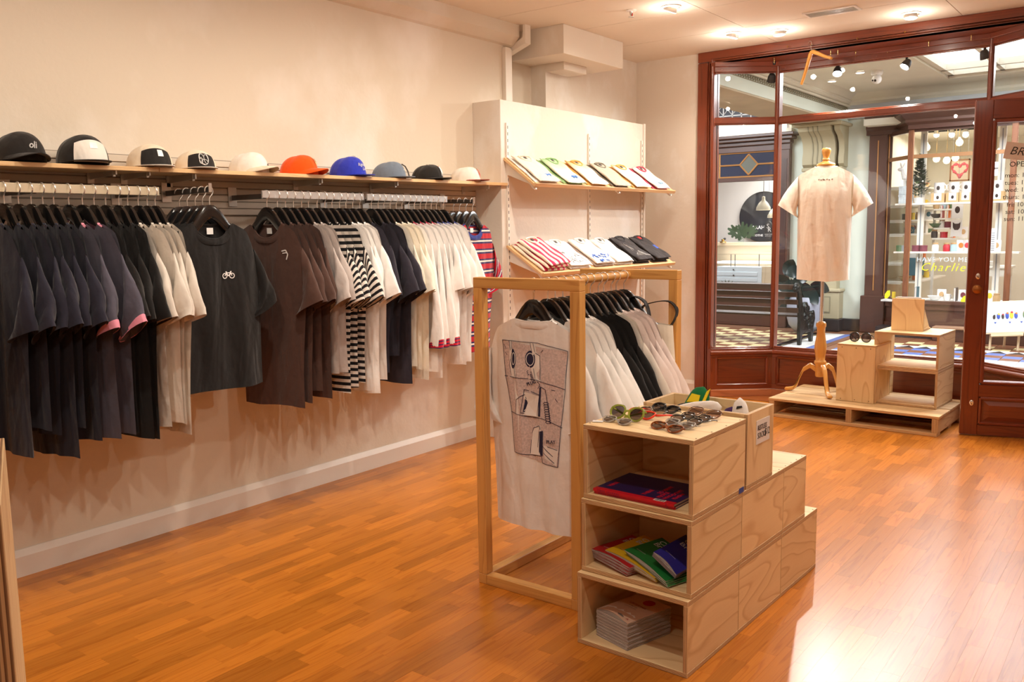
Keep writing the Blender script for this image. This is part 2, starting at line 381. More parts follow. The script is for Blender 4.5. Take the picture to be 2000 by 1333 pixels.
# ------------------------------------------------------------------ shop shell
XW = -3.762; YF = 6.747
fl = MB(); fl.box(-4.0, 1.8, -2.6, 7.06, -.06, -.004); floor = struct('floor', fl, M_SLAB)
sw = .0605; cells = []
rs = random.Random(5); i = 0; x = XW+.012
while x < .75:
    y = .75-rs.random()*.4
    while y < YF:
        l = rs.choice((.19, .25, .32, .40, .48)); cells.append((x, y, min(y+l, YF+.0), rs.random())); y += l
    x += sw; i += 1
def seen(c):
    x, y = c[0]+sw/2, (c[1]+c[2])/2; v = Vector((x, y, -CAMZ)); z = v.dot(_f)
    if z < .5: return None
    px = 1000+FPX*v.dot(_r2)/z; py = 666.5-FPX*v.dot(_u2)/z
    return z if -30 < px < 2030 and py < 1380 else None
ranked = sorted([c for c in cells if seen(c)], key=lambda c: seen(c)); near = set(ranked[:300])
protos = {}
for c in ranked[:300]:
    key = (round(c[2]-c[1], 2), int(c[3]*7))
    if key not in protos:
        b = MB(); b.box(0, sw-.0003, 0, key[0]-.0003, -.004, 0, tone=(key[1]+.5)/7); protos[key] = b.mesh('floor_strip', M_STRIP)
    o = bpy.data.objects.new('floor_strip', protos[key]); COL.objects.link(o); o.parent = floor; o.location = (c[0], c[1], 0); o['kind'] = 'structure'
b = MB()
for c in cells:
    if c not in near: b.box(c[0], c[0]+sw-.0003, c[1], c[2]-.0003, -.004, 0, tone=c[3])
b.box(XW, 1.7, -2.5, .35, -.004, -.0005); b.box(.75, 1.7, .35, YF, -.004, -.0005)
o = part(b, 'floor_strips', M_STRIP, floor, clean=False); o['kind'] = 'stuff'
b = MB(); b.box(XW-.15, XW, -2.5, 4.90, 0, CEIL); struct('wall_left', b, M_WALL)
b = MB(); b.box(XW-.30, XW-.13, 4.90, 5.40, 0, CEIL); struct('wall_recess', b, M_WALL)
b = MB(); b.box(XW-.15, XW, 5.40, YF, 0, CEIL); struct('wall_corner', b, M_PANEL)
b = MB(); b.box(XW-.15, -3.186, YF, YF+.12, 0, CEIL); struct('wall_storefront', b, M_PANEL)
b = MB(); b.box(.25, 1.85, YF, YF+.12, 0, CEIL); struct('wall_storefront_right', b, M_PANEL)
b = MB(); b.box(1.7, 1.85, -2.5, YF, 0, CEIL); struct('wall_right', b, M_WALL)
b = MB(); b.box(XW-.15, 1.85, -2.65, -2.5, 0, CEIL); struct('wall_rear', b, M_WALL)
b = MB(); b.box(XW, -3.532, 4.558, 6.443, 0, 2.230)
pan = struct('wall_panel', b, M_PANEL, bevel=.003)
b = MB(); b.box(-3.552, -3.522, 6.443, 6.470, 0, 2.235); struct('trim_panel_edge', b, M_TRIMW, bevel=.002)
# ceiling: flat panels with open joints under a slab
b = MB(); b.box(XW-.3, 1.85, -2.65, YF+.12, CEIL+.012, CEIL+.1); ce = struct('ceiling', b, M_CEIL)
xs = [-4.05, -3.80, -2.535, -1.265, .0, 1.27, 1.85]; ys = [-2.65, -1.35, -.68, 0, .68, 1.355, 2.03, 2.705, 3.38, 4.05, 4.722, 5.39, 6.08, YF+.02]
for a, c in zip(xs, xs[1:]):
    for d, e in zip(ys, ys[1:]):
        b = MB(); b.box(a+.0025, c-.0025, d+.0025, e-.0025, CEIL, CEIL+.012, tone=.5)
        o = part(b, 'ceiling_panel', M_CEIL, ce); o['kind'] = 'structure'
# cornice along the left wall, its end piece, the boxed duct
prof = [(0, 2.645), (.02, 2.655), (.072, 2.705), (.072, CEIL), (0, CEIL)]
b = MB(); b.strip(prof, [(XW, -2.5), (XW, 4.99)]); struct('trim_1', b, M_WALL)
b = MB(); b.prism([(XW-.05, 2.628), (-3.665, 2.70), (-3.66, CEIL), (-3.64, CEIL), (-3.64, 2.66), (XW-.05, 2.60)], 4.99, 5.05, 1); b.box(XW-.02, XW+.03, 4.885, 4.945, 2.23, 2.63); b.box(XW-.14, XW+.008, 4.945, 4.985, 0, 2.63); struct('trim_2', b, M_TRIMW)
b = MB(); b.box(XW-.14, -3.433, 5.147, 5.949, 2.589, CEIL); b.box(XW, -3.60, 5.40, 5.70, 2.535, 2.589); struct('trim_3', b, M_PANEL, bevel=.002)
bp = [(0, 0), (.022, 0), (.022, .085), (.006, .112), (0, .112)]
b = MB(); b.strip(bp, [(XW, -2.5), (XW, 4.558)]); struct('baseboard_left', b, M_BASE)
b = MB(); b.strip(bp, [(-3.532, 4.53), (-3.532, 6.443)]); struct('baseboard_panel', b, M_BASE)
b = MB(); b.strip(bp, [(XW, YF), (-3.186, YF)]); struct('baseboard_front', b, M_BASE)
# slatwall: separate boards with grooves between
sl = thing('slatwall', 'beige grooved slatwall behind the clothes rails on the left wall', 'slatwall', (XW+.001, 1.0, 1.49))
zz = 1.492; k = 0
while zz < 1.735:
    h = .0285
    b = MB(); b.box(XW+.003, XW+.018, -.9, 4.556, zz, zz+h, tone=.5); part(b, 'slat', M_SLAT, sl, bevel=.002); zz += h+.0045; k += 1
b = MB(); b.box(XW+.0005, XW+.012, -.9, 4.556, 1.490, 1.756, tone=.5); part(b, 'backing', mat('slatwall_groove', (.30, .25, .20), .7), sl)
# ------------------------------------------------------------------ mahogany shop window (a bay of three facets) and the open door
A, B_, C_, D_ = Vector((-3.045, 6.71)), Vector((-2.635, 7.03)), Vector((-1.118, 7.0)), Vector((-.72, 6.69))
ZS, ZT, ZH = .375, 2.235, 2.605
casing = [(-.03, 0), (.015, 0), (.03, .015), (.03, .05), (.02, .06), (.03, .07), (.03, .10), (.0, .115), (-.03, .125)]
b = MB()
b.box(-3.186, -3.10, YF-.03, YF+.10, 0, 2.70, grain=2); b.box(-3.10, -3.085, YF-.018, YF+.10, 0, 2.695, grain=2); b.box(-3.085, -3.06, YF-.005, YF+.10, 0, 2.69, grain=2); b.box(-3.06, -3.03, YF-.035+.03, YF+.05, 0, 2.69, grain=2)
struct('trim_4', b, M_MAHOG, bevel=.004)
b = MB(); b.box(-3.186, .25, YF-.03, YF+.02, 2.705, CEIL-.001, grain=0); b.box(-3.10, .25, YF-.018, YF+.03, 2.69, 2.706, grain=0); struct('trim_5', b, M_MAHOG, bevel=.003)
b = MB(); b.prism([(-3.10, YF), (A.x-.02, A.y), (B_.x, B_.y+.05), (C_.x, C_.y+.05), (D_.x, D_.y), (.25, YF), (.25, YF-.01), (-3.10, YF-.01)], 2.69, 2.72, 2); struct('trim_6', b, M_MAHOG)
b = MB(); b.prism([(-3.186, YF-.01), (A.x, A.y+.02), (B_.x, B_.y+.04), (C_.x, C_.y+.04), (D_.x, D_.y+.03), (.25, YF), (.25, YF-.02)], -.01, .0008, 2); struct('trim_7', b, M_SLAB)
screwM = mat('screw_plug', (.75, .62, .45), .5)
def facet(n, P, Q, skirt=True):
    L = (Q-P).length; d = (Q-P)/L
    w = bpy.data.objects.new(f'window_{n}', None); COL.objects.link(w); w['kind'] = 'structure'
    w.location = (P.x, P.y, 0); w.rotation_euler = (0, 0, math.atan2(d.y, d.x)); WLOC[w.name] = Vector()
    def pc(name, b, m=M_MAHOG, **kw): o = b.build(name, m, w, **kw); return o
    # local: u = x, outward = +y, inside face at y = 0
    b = MB(); b.box(0, L, -.012, .03, .06, ZS, grain=0); pc('panel_back', b)
    b = MB(); b.box(.0, L, -.03, .0, .06, .098, grain=0); b.box(.0, L, -.03, .0, .325, ZS, grain=0); b.box(0, .05, -.03, 0, .098, .325, grain=2); b.box(L-.05, L, -.03, 0, .098, .325, grain=2); pc('panel_frame', b, bevel=.003)
    b = MB()
    for (u0, v0, u1, v1) in ((.05, .098, L-.05, .098), (L-.05, .098, L-.05, .325), (L-.05, .325, .05, .325), (.05, .325, .05, .098)):
        b.tube([(u0, -.02, v0), (u1, -.02, v1)], .014, 6)
    pc('panel_moulding', b, M_MAHOGD, smooth=60)
    b = MB(); b.tube([(-.005, -.034, ZS-.008), (L+.005, -.034, ZS-.008)], .020, 10); b.box(0, L, -.03, .03, ZS-.012, ZS+.004, grain=0); pc('sill_moulding', b, M_MAHOG, smooth=50)
    b = MB(); b.box(0, L, -.018, .03, ZS, .40, grain=0); b.box(0, L, -.008, .02, .40, .412, grain=0); pc('bottom_rail', b, bevel=.003)
    b = MB(); b.box(0, L, -.016, .03, ZT-.02, ZT+.02, grain=0); b.box(.0, L, -.008, .02, ZT-.03, ZT+.03, grain=0); pc('transom', b, bevel=.003)
    b = MB(); b.box(0, L, -.018, .03, ZH+.01, 2.692, grain=0); b.box(0, L, -.035, .0, ZH+.05, 2.692, grain=0); b.box(0, L, -.008, .02, ZH, ZH+.01, grain=0); pc('head_rail', b, bevel=.003)
    b = MB(); b.box(.01, L-.01, .004, .010, .405, ZT-.02); pc('pane', b, M_PANE); b = MB(); b.box(.01, L-.01, .004, .010, ZT+.02, ZH+.005); pc('pane', b, M_PANE)
    for u in ([.06, L-.06] if L < .8 else [.06, .4, .75, 1.1, L-.06]):
        for z, y in ((ZT, -.016), (ZH+.03, -.0185)):
            b = MB(); b.lathe([(.0001, -.002), (.0045, -.001), (.0045, .001)], 8, T=Tr(u, y, z) @ Rx(PI/2)); pc('screw_plug', b, screwM)
    if skirt:
        b = MB(); b.box(0, L, -.045, -.02, .002, .058, grain=0); pc('skirting', b, M_SKIRT, bevel=.002)
    return w
w1 = facet(1, A, B_); w2 = facet(2, B_, C_); w3 = facet(3, C_, D_)
for P, wd in ((A, .03), (B_, .036), (C_, .036), (D_, .05)):
    b = MB(); b.box(P.x-wd/2, P.x+wd/2, P.y-.022, P.y+.05, .06, 2.69, grain=2, tone=.3); b.tube([(P.x, P.y-.02, .40), (P.x, P.y-.02, 2.66)], wd*.36, 8)
    struct('trim_8', b, M_MAHOG, smooth=45)
b = MB(); b.box(-.70, .25, YF, YF+.08, 2.23, 2.30, grain=0); b.box(.17, .25, YF-.03, YF+.1, 0, 2.70, grain=2); b.box(-.72, -.66, YF-.03, YF+.1, 0, 2.70, grain=2); struct('trim_9', b, M_MAHOG, bevel=.003)
b = MB(); b.box(-.66, .17, YF+.03, YF+.036, 2.30, 2.69); struct('window_4', b, M_PANE)
# door
DO = Vector((-1.09, 6.334, 0)); DA = math.atan2(.274, .962)
dr = bpy.data.objects.new('door_1', None); COL.objects.link(dr); dr['kind'] = 'structure'; dr.location = DO; dr.rotation_euler = (0, 0, DA); WLOC[dr.name] = Vector()
DW, DT, DH = .86, .045, 2.170
def dpart(name, b, m=M_MAHOG, **kw): return b.build(name, m, dr, **kw)
z0, gz0, gz1 = .008, .372, 2.022
for u0, u1 in ((0, .102), (DW-.102, DW)):
    b = MB(); b.box(u0, u1, 0, DT, z0, DH, grain=2, tone=.35); dpart('stile', b, bevel=.003)
for za, zb in ((z0, .077), (.266, .345), (2.05, DH)):
    b = MB(); b.box(.102, DW-.102, 0, DT, za, zb, grain=0, tone=.2); dpart('rail', b, bevel=.002)
def frame_bead(u0, u1, v0, v1, r, y): 
    b = MB()
    for (a, c, e, g) in ((u0, v0, u1, v0), (u1, v0, u1, v1), (u1, v1, u0, v1), (u0, v1, u0, v0)): b.tube([(a, y, c), (e, y, g)], r, 6)
    return b
dpart('glazing_bead', frame_bead(.113, DW-.113, .358, 2.036, .013, .004), M_MAHOGD, smooth=60)
dpart('glazing_bead', frame_bead(.113, DW-.113, .358, 2.036, .013, DT-.004), M_MAHOGD, smooth=60)
dpart('panel_bead', frame_bead(.113, DW-.113, .088, .255, .012, .004), M_MAHOGD, smooth=60)
b = MB(); b.box(.102, DW-.102, .012, DT-.012, .077, .266, grain=0, tone=.3)
P = [(.135, .105), (DW-.135, .105), (DW-.135, .235), (.135, .235)]; I = [(.165, .132), (DW-.165, .132), (DW-.165, .208), (.165, .208)]
k = len(b.v); b.v += [(u, .012, z) for u, z in P] + [(u, .001, z) for u, z in I]
for i in range(4): j = (i+1) % 4; b.face([k+i, k+j, k+4+j, k+4+i], 0, None, .3)
b.face([k+4, k+5, k+6, k+7], 0, None, .3); dpart('raised_panel', b)
b = MB(); b.box(.11, DW-.11, .018, .024, gz0-.02, gz1+.02); dpart('pane', b, M_PANE)
b = MB(); b.lathe([(.026, 0), (.027, .004), (.012, .008), (.010, .022), (.020, .03), (.028, .042), (.027, .054), (.018, .062), (.0001, .064)], 20, T=Tr(.057, 0, .972) @ Rx(PI/2)); dpart('door_knob', b, mat('aged_brass', sr(150, 96, 52), .3, .9), smooth=40)
for zc in (1.055, .222):
    b = MB(); b.lathe([(.0001, .006), (.011, .006), (.013, .004), (.013, 0)], 16, T=Tr(.062, 0, zc) @ Rx(PI/2) @ Matrix.Diagonal((1, 1.5, 1, 1))); b.box(.060, .064, -.0075, -.0055, zc-.010, zc-.002, m=1); dpart('lock_escutcheon', b, [M_CHROME, M_BLACK], smooth=40)
DN = Vector((.274, -.962, 0)).normalized()       # inner side of the door
def on_door(px, py, y=.017):
    p0 = DO + Vector((-DN.x, -DN.y, 0))*y
    d = _r2*((px-1000)/FPX) - _u2*((py-666.5)/FPX) + _f
    t = (p0-Vector((0, 0, CAMZ))).dot(DN)/d.dot(DN); P = Vector((0, 0, CAMZ)) + d*t - DO
    return Vector((P.x*.962+P.y*.274, 0, P.z))
M_INK = mat('black_lettering', (.012, .012, .014), .6)
RXT = Rx(PI/2)
def dtext(s, px, py, size, **kw):
    q = on_door(px, py); o = text_mesh(s, size, M_INK, 'lettering', dr, Tr(q.x, .0165, q.z) @ RXT, **kw); o['kind'] = 'structure'
dtext('OPEN', 1971, 326, .046)
for s, px, py in (('mon: 10-6', 1962, 347), ('tues: 10-6', 1962, 361.5), ('wed: 10-6', 1962, 375.5), ('thurs: 10-6', 1958, 389.5), ('fri: 10-6', 1966, 404), ('sat: 10-5', 1963, 418), ('sun: 11-5', 1960, 432)):
    dtext(s, px, py, .040)
q = on_door(1962, 310)
b = MB(); b.box(-.01, .16, .0130, .0136, 0, .105, T=Tr(q.x, 0, q.z) @ Ry(.16)); note = b.build('paper_note', mat('note_paper', (.72, .66, .62), .8), dr); note['label'] = 'white paper note with handwritten letters'
o = text_mesh('BRB', .072, M_INK, 'handwriting', dr, Tr(q.x, .0125, q.z) @ Ry(.16) @ Tr(.018, 0, .03) @ RXT, shear=.25, bold=-.0006); o['kind'] = 'structure'
# ------------------------------------------------------------------ timber
M_PINE = wood('pine_timber', sr(222, 168, 94), sr(180, 116, 50), ku=.9, kv=18, rings=7, rough=.5, amt=.5, tone=.10, fine=.3)
M_SHELF = wood('pale_pine_board', sr(226, 190, 142), sr(196, 146, 92), ku=.8, kv=14, rings=6, rough=.5, amt=.45, tone=.07)
M_PLY = wood('plywood_face', sr(238, 210, 162), sr(194, 146, 90), ku=1.6, kv=5.5, rings=7.5, rough=.55, amt=.5, tone=.07, fine=.22)
M_PLYE = ply_edge('plywood_edge', sr(226, 190, 142), sr(112, 70, 42), 4)
M_PALLET = wood('pallet_timber', sr(212, 178, 128), sr(160, 116, 70), ku=1.2, kv=22, rings=6, rough=.7, amt=.5, tone=.16, fine=.45, bump=.15)
M_BEECH = wood('turned_beech', sr(222, 164, 84), sr(190, 126, 54), ku=1, kv=12, rings=4, rough=.3, amt=.35, tone=.05, coat=.4)
PLY = [M_PLY, M_PLYE]
KNOT = mat('screw_hole', (.10, .06, .03), .8)
# clothes rack of square pine with a dowel
rk = thing('clothes_rack', 'freestanding square pine clothes rack with a dowel rail on the floor', 'clothes rack', (-1.91, 2.99, 0))
X0, X1, Y0, Y1, ZT_, T_ = -2.152, -1.668, 2.588, 3.385, 1.221, .041
for (x, y) in ((X0, Y0), (X1-T_, Y0), (X0, Y1-T_), (X1-T_, Y1-T_)):
    b = MB(); b.box(x, x+T_, y, y+T_, T_, ZT_-T_); part(b, 'post', M_PINE, rk, bevel=.002)
for y in (Y0, Y1-T_):
    b = MB(); b.box(X0, X1, y, y+T_, ZT_-T_, ZT_); part(b, 'top_beam', M_PINE, rk, bevel=.002)
    b = MB(); b.box(X0+T_, X1-T_, y, y+T_, 0, T_); part(b, 'bottom_rail', M_PINE, rk, bevel=.002)
for x in (X0, X1-T_):
    b = MB(); b.box(x, x+T_, Y0, Y1, 0, T_); part(b, 'bottom_rail', M_PINE, rk, bevel=.002)
DX, DZ = -1.905, 1.197
b = MB(); b.tube([(DX, Y0+T_, DZ), (DX, Y1-T_, DZ)], .0165, 16); part(b, 'dowel', M_PINE, rk, smooth=50)
# plywood crates
CA = .022; CX = Vector((-1.139, 2.375, 0))
def crate_pos(al, z, u=0): return (CX.x + math.sin(CA)*al - math.cos(CA)*u, CX.y + math.cos(CA)*al + math.sin(CA)*u, z)
def crate(name, label, w, d, h, loc, rz, t=.016, back=True, group=None, cat='crate', dots=0):
    """open box standing on its side: x 0..-w (left), y 0..d (away), open at y=0"""
    r = thing(name, label, cat, loc, rz, group)
    def pc(n, *a): q = MB(); q.box(*a, 0, 1); return q.build(n, PLY, r, bevel=.0012)
    pc('bottom_board', -w, 0, 0, d, 0, t); tp = pc('top_board', -w, 0, 0, d, h-t, h)
    rs_ = pc('side_board', -t, -.0005, 0, d, t, h-t); pc('side_board', -w+.0005, -w+t, 0, d, t, h-t)
    if back: pc('back_board', -w+t, -t, d-t, d, t, h-t)
    q = MB()
    for i in range(4):
        yy = .03+(d-.06)*i/3
        for xx in (-.008, -w+.008): q.lathe([(.0001, .0006), (.003, .0006), (.003, -.001)], 7, c=(xx, yy, h))
    o = q.build('screw_hole', KNOT, r); o['kind'] = 'stuff'
    return r
H1 = .251
for i, (al, lab) in enumerate(((0, 'plywood crate at the front of the bottom row, holding white booklets'), (.38, 'plywood crate in the middle of the bottom row of the display stack'), (.76, 'plywood crate at the far end of the bottom row of the display stack'))):
    crate('plywood_crate', lab, .412, .377, H1, crate_pos(al, 0), -CA, group='stacked plywood crates')
for al, d, lab in ((.02, .372, 'plywood crate in the middle row, holding the fanned coloured booklets'), (.395, .37, 'plywood crate in the middle row under the socks box'), (.768, .228, 'narrow plywood crate ending the middle row of the stack')):
    crate('plywood_crate', lab, .408, d, H1, crate_pos(al, H1+.001), -CA, group='stacked plywood crates')
crate('plywood_crate', 'topmost plywood crate, sunglasses laid out on top and journals inside', .404, .382, H1, crate_pos(.028, 2*H1+.002), -CA, group='stacked plywood crates')
# socks box standing on end: open top
bx = thing('socks_box', 'open plywood box of socks with a handwritten price card', 'box', crate_pos(.425, 2*H1+.002), -CA)
w, d, h, t = .404, .226, .262, .014
def pc(n, *a): q = MB(); q.box(*a, 0, 1); return q.build(n, PLY, bx, bevel=.0012)
pc('bottom_board', -w, 0, 0, d, 0, t); pc('side_board', -t, 0, 0, d, t, h); pc('side_board', -w, -w+t, 0, d, t, h); pc('side_board', -w+t, -t, 0, t, t, h); pc('side_board', -w+t, -t, d-t, d, t, h)
b = MB(); b.box(.0005, .0015, .072, .188, .142, .226); cd = b.build('price_card', mat('white_card', (.80, .76, .72), .7), bx)
TX = Matrix(((0, 0, 1, .0022), (1, 0, 0, 0), (0, 1, 0, 0), (0, 0, 0, 1)))
for s, y, z, sz in (('RESTLESS', .080, .191, .0225), ('SOCKS', .080, .162, .026), ('$12', .143, .164, .032)):
    o = text_mesh(s, sz, M_INK, 'handwriting', cd, TX @ Tr(y, z, 0) @ Matrix.Diagonal((.88, 1.12, 1, 1)), shear=.1, depth=.0003)
b = MB(); b.box(.0003, .0012, .335, .372, .0, .018); o = b.build('masking_tape', mat('blue_tape', sr(40, 70, 150), .6), bx); o.location = (-.0, -.397, 0)
# pallet
pl_ = thing('pallet', 'low pine pallet platform standing in the bay of the shop window', 'pallet', (-1.76, 6.55, 0), -.035)
PL, PW, PH = 1.17, .70, .137
for i in range(7):
    y = -PW/2 + i*(PW/7); b = MB(); b.box(-PL/2, PL/2, y+.003, y+PW/7-.003, PH-.018, PH-.001*(i % 3)); b.build('deck_board', M_PALLET, pl_, bevel=.002)
for y in (-PW/2+.002, -.045, PW/2-.092):
    b = MB(); b.box(-PL/2+.01, PL/2-.01, y, y+.09, 0, .022); b.build('base_board', M_PALLET, pl_, bevel=.002)
for x in (-PL/2+.005, -.02, PL/2-.045):
    b = MB(); b.box(x, x+.04, -PW/2+.004, PW/2-.004, .022, PH-.018); b.build('bearer', M_PALLET, pl_, bevel=.002)
PZ = PH
# tall box, two crates and a small stand on the pallet
tb = thing('tall_box', 'tall closed plywood box with round sunglasses on top', 'box', (-1.79, 6.40, PZ), -.06)
w, d, h = .268, .34, .415
for n, a in (('front_board', (-w/2, w/2, 0, .014, 0, h-.014)), ('back_board', (-w/2, w/2, d-.014, d, 0, h-.014)), ('side_board', (-w/2, -w/2+.014, .014, d-.014, 0, h-.014)), ('side_board', (w/2-.014, w/2, .014, d-.014, 0, h-.014)), ('top_board', (-w/2, w/2, 0, d, h-.014, h))):
    b = MB(); b.box(*a, 0, 1, grain=2 if n != 'top_board' else 0); b.build(n, PLY, tb, bevel=.0012)
b = MB()
for x in (-.1, .0, .1):
    for z in (.015, .39): b.lathe([(.0001, .0006), (.0035, .0006), (.0035, -.001)], 8, T=Tr(x, 0, z) @ RXT)
o = b.build('screw_hole', KNOT, tb); o['kind'] = 'stuff'
BR = (-1.255, 6.425)
crate('plywood_crate', 'lower of two open plywood crates stacked on the window pallet', .428, .40, .258, (BR[0], BR[1], PZ), -.06, back=False, group='window display crates')
crate('plywood_crate', 'upper of two open plywood crates stacked on the window pallet', .428, .40, .253, (BR[0], BR[1], PZ+.259), -.06, back=False, group='window display crates')
st = thing('display_stand', 'small plywood easel stand on the upper window crate', 'stand', (-1.50, 6.585, PZ+.513), -.02)
for n, a in (('front_board', (-.107, .107, 0, .012, .0, .226)), ('base_board', (-.107, .107, .012, .20, 0, .012))):
    b = MB(); b.box(*a, 0, 1, grain=2); b.build(n, PLY, st, bevel=.001)
for x in (.095, -.107):
    b = MB(); b.prism([(.012, .012), (.17, .012), (.012, .16)], x, x+.012, 0, 0, 1); b.build('side_gusset', PLY, st)
b = MB(); b.box(-.08, .08, .013, .03, .2, .236); b.build('display_board', mat('white_card', (1, 1, 1)), st)
# mannequin stand (its shirt comes with the clothes)
MN = Vector((-2.11, 6.615, PZ))
mn = thing('mannequin', 'tailor dummy on a turned wooden tripod with a finial neck cap', 'mannequin', MN, math.radians(197.8))
def mz(z): return z-PZ
b = MB(); b.lathe([(.0001, mz(.262)), (.03, mz(.262)), (.034, mz(.27)), (.034, mz(.355)), (.042, mz(.36)), (.045, mz(.372)), (.04, mz(.384)), (.033, mz(.39)), (.036, mz(.42)), (.043, mz(.46)), (.044, mz(.50)), (.036, mz(.55)), (.029, mz(.60)), (.031, mz(.635)), (.037, mz(.645)), (.037, mz(.665)), (.028, mz(.68)), (.0001, mz(.683))], 28); b.build('turned_column', M_BEECH, mn, smooth=60)
for k, a in enumerate((math.radians(108), math.radians(220), math.radians(-10))):
    pth = []
    for (r, z, w) in ((.025, .315, .042), (.07, .345, .040), (.12, .31, .036), (.15, .24, .034), (.168, .185, .032), (.195, .158, .030), (.235, .152, .026), (.255, .151, .022)):
        pth.append((r, z, w))
    up = [(r, z+w/2) for r, z, w in pth]; dn = [(r, z-w*.5 if z-w*.5 > PZ+.001 else PZ+.001) for r, z, w in pth]
    b = MB(); b.prism([(r, mz(z)) for r, z in up+dn[::-1]], -.016, .016, 1, T=Rz(a)); b.build('leg', M_BEECH, mn, smooth=40, bevel=.006)
b = MB(); b.tube([(0, 0, mz(.68)), (0, 0, mz(1.02))], .013, 16); b.build('pole', M_CHROME, mn, smooth=50)
b = MB(); b.lathe([(.062, mz(1.828)), (.066, mz(1.835)), (.062, mz(1.845)), (.03, mz(1.858)), (.022, mz(1.866)), (.027, mz(1.875)), (.02, mz(1.885)), (.022, mz(1.90)), (.030, mz(1.925)), (.033, mz(1.945)), (.026, mz(1.957)), (.0001, mz(1.96))], 24); b.build('neck_cap', M_BEECH, mn, smooth=60)
def torso(u, v):
    # v 0 hips .. 1 neck
    z = 1.0+v*.83; hw = [.165, .155, .14, .15, .175, .185, .17, .06][min(7, int(v*7))]; a = [.165, .158, .142, .148, .17, .185, .165, .062, .062]
    k = min(6.999, v*7); i = int(k); f = k-i; f = f*f*(3-2*f); hw = a[i]*(1-f)+a[i+1]*f
    dd = [.115, .11, .10, .105, .115, .115, .09, .058, .058]; dp = dd[i]*(1-f)+dd[i+1]*f
    an = 2*PI*u; return (hw*math.cos(an), dp*math.sin(an), mz(z))
b = MB(); b.grid(torso, 28, 18, closeu=True); b.build('torso', cloth('calico', (.80, .74, .66)), mn, smooth=80)
# plywood edge of a counter at the left margin
b = MB(); b.box(-.030, 0, 0, .42, 0, 1.07, 0, 1, grain=2); o = b.build('counter_end', PLY, None, bevel=.001, loc=(-1.148, .455, 0)); o.rotation_euler = (0, 0, math.radians(66.5))
tag(o, 'upright plywood counter panel cut off by the left edge of the picture', 'panel')
# ------------------------------------------------------------------ wall shelf and hat-bearing brackets
def lerp(a, c, t): return a+(c-a)*t
def shelf_top(y): return lerp(1.688, 1.694, (y-1.495)/.64) if y < 2.137 else lerp(1.686, 1.702, (y-2.138)/2.42)
for n, (ya, yb), lab in (('hat_shelf', (-.6, 2.137), 'long pale pine shelf on the left wall carrying the black and white caps'), ('hat_shelf', (2.139, 4.60), 'pale pine shelf on the left wall carrying the coloured caps')):
    za, zb = shelf_top(ya) if ya > 0 else 1.668, shelf_top(yb)
    b = MB(); b.box(0, .251, 0, yb-ya, -.018, 0); k = Matrix(((1, 0, 0, 0), (0, 1, 0, 0), (0, (zb-za)/(yb-ya), 1, 0), (0, 0, 0, 1)))
    r = thing(n, lab, 'shelf', (XW, ya, za), group='hat shelves')
    me = b.mesh('board', M_SHELF, bevel=.0015, T=k); o = bpy.data.objects.new('board', me); COL.objects.link(o); o.parent = r
    for yy in ((.35, 1.2, 1.95, 2.10) if ya < 0 else (2.32, 3.05, 3.60, 4.42)):
        y = yy-ya; z = shelf_top(max(1.5, yy))-za-.019
        b = MB(); b.prism([(.021, z), (.235, z), (.235, z-.022), (.021, z-.034)], y, y+.006, 1); b.box(.019, .025, y-.012, y+.018, z-.05, z); b.box(.21, .216, y-.002, y+.009, z-.03, z-.001); b.build('bracket', M_STEEL, r)
# ------------------------------------------------------------------ clothes rails (bars on wall brackets) and face-out arms
RZ = 1.583; RX = -3.478
def rail(label, ya, yb, arms, m=M_STEEL, z=RZ):
    r = thing('clothes_rail', label, 'clothes rail', (RX, (ya+yb)/2, z-.016), group='wall clothes rails')
    b = MB(); b.box(RX-.006, RX+.006, ya, yb, z-.018, z+.018); part(b, 'bar', m, r, bevel=.002)
    for y in arms:
        b = MB(); b.box(XW+.02, RX-.006, y-.006, y+.006, z-.02, z+.004); part(b, 'arm', M_DARKMET, r, bevel=.001)
        b = MB(); b.box(XW+.019, XW+.025, y-.024, y+.024, z-.05, z+.045); part(b, 'wall_plate', M_STEEL, r, bevel=.001)
    return r
M_WARMBAR = mat('polished_bar', (.84, .76, .58), .3, .6, var=.08, vscale=6)  # polished steel; its warm reflections are put into the base colour
rail('warm polished bar rail at the left end, mostly navy and black t-shirts', .55, 2.108, (1.0, 1.60, 2.063), M_WARMBAR)
rail('chrome bar rail in the middle, brown to striped and white t-shirts', 2.637, 3.288, (2.66, 3.239), mat('chrome_bar', (.82, .82, .82), .25, .7))
rail('chrome bar rail on the right, navy to white ringer t-shirts', 3.312, 3.958, (3.55, 3.89), mat('chrome_bar', (.8, .8, .8)))
def arm(label, p0, p1):
    r = thing('face_out_rail', label, 'clothes rail', p0, 0, 'face-out display arms'); a, c = Vector(p0), Vector(p1)
    d = c-a; T = Matrix.Translation((0, 0, 0)) @ d.to_track_quat('X', 'Z').to_matrix().to_4x4()
    b = MB(); b.box(0, d.length, -.005, .005, -.012, .012, T=T); b.build('arm', M_DARKMET, r, bevel=.001)
    b = MB(); b.box(d.length-.003, d.length+.003, -.007, .007, -.012, .026, T=T); b.build('end_stop', M_CHROME, r)
    b = MB(); b.box(0, .006, -.024, .024, -.04, .05); b.build('wall_plate', M_STEEL, r, bevel=.001)
ARM1 = ((XW+.019, 2.305, RZ+.005), (-3.335, 2.262, RZ+.008)); ARM2 = ((XW+.019, 4.215, RZ+.0), (-3.40, 4.115, RZ-.012))
arm('dark face-out arm with five hangers between the left and middle rails', *ARM1)
arm('dark face-out arm at the right end holding the striped tee', *ARM2)
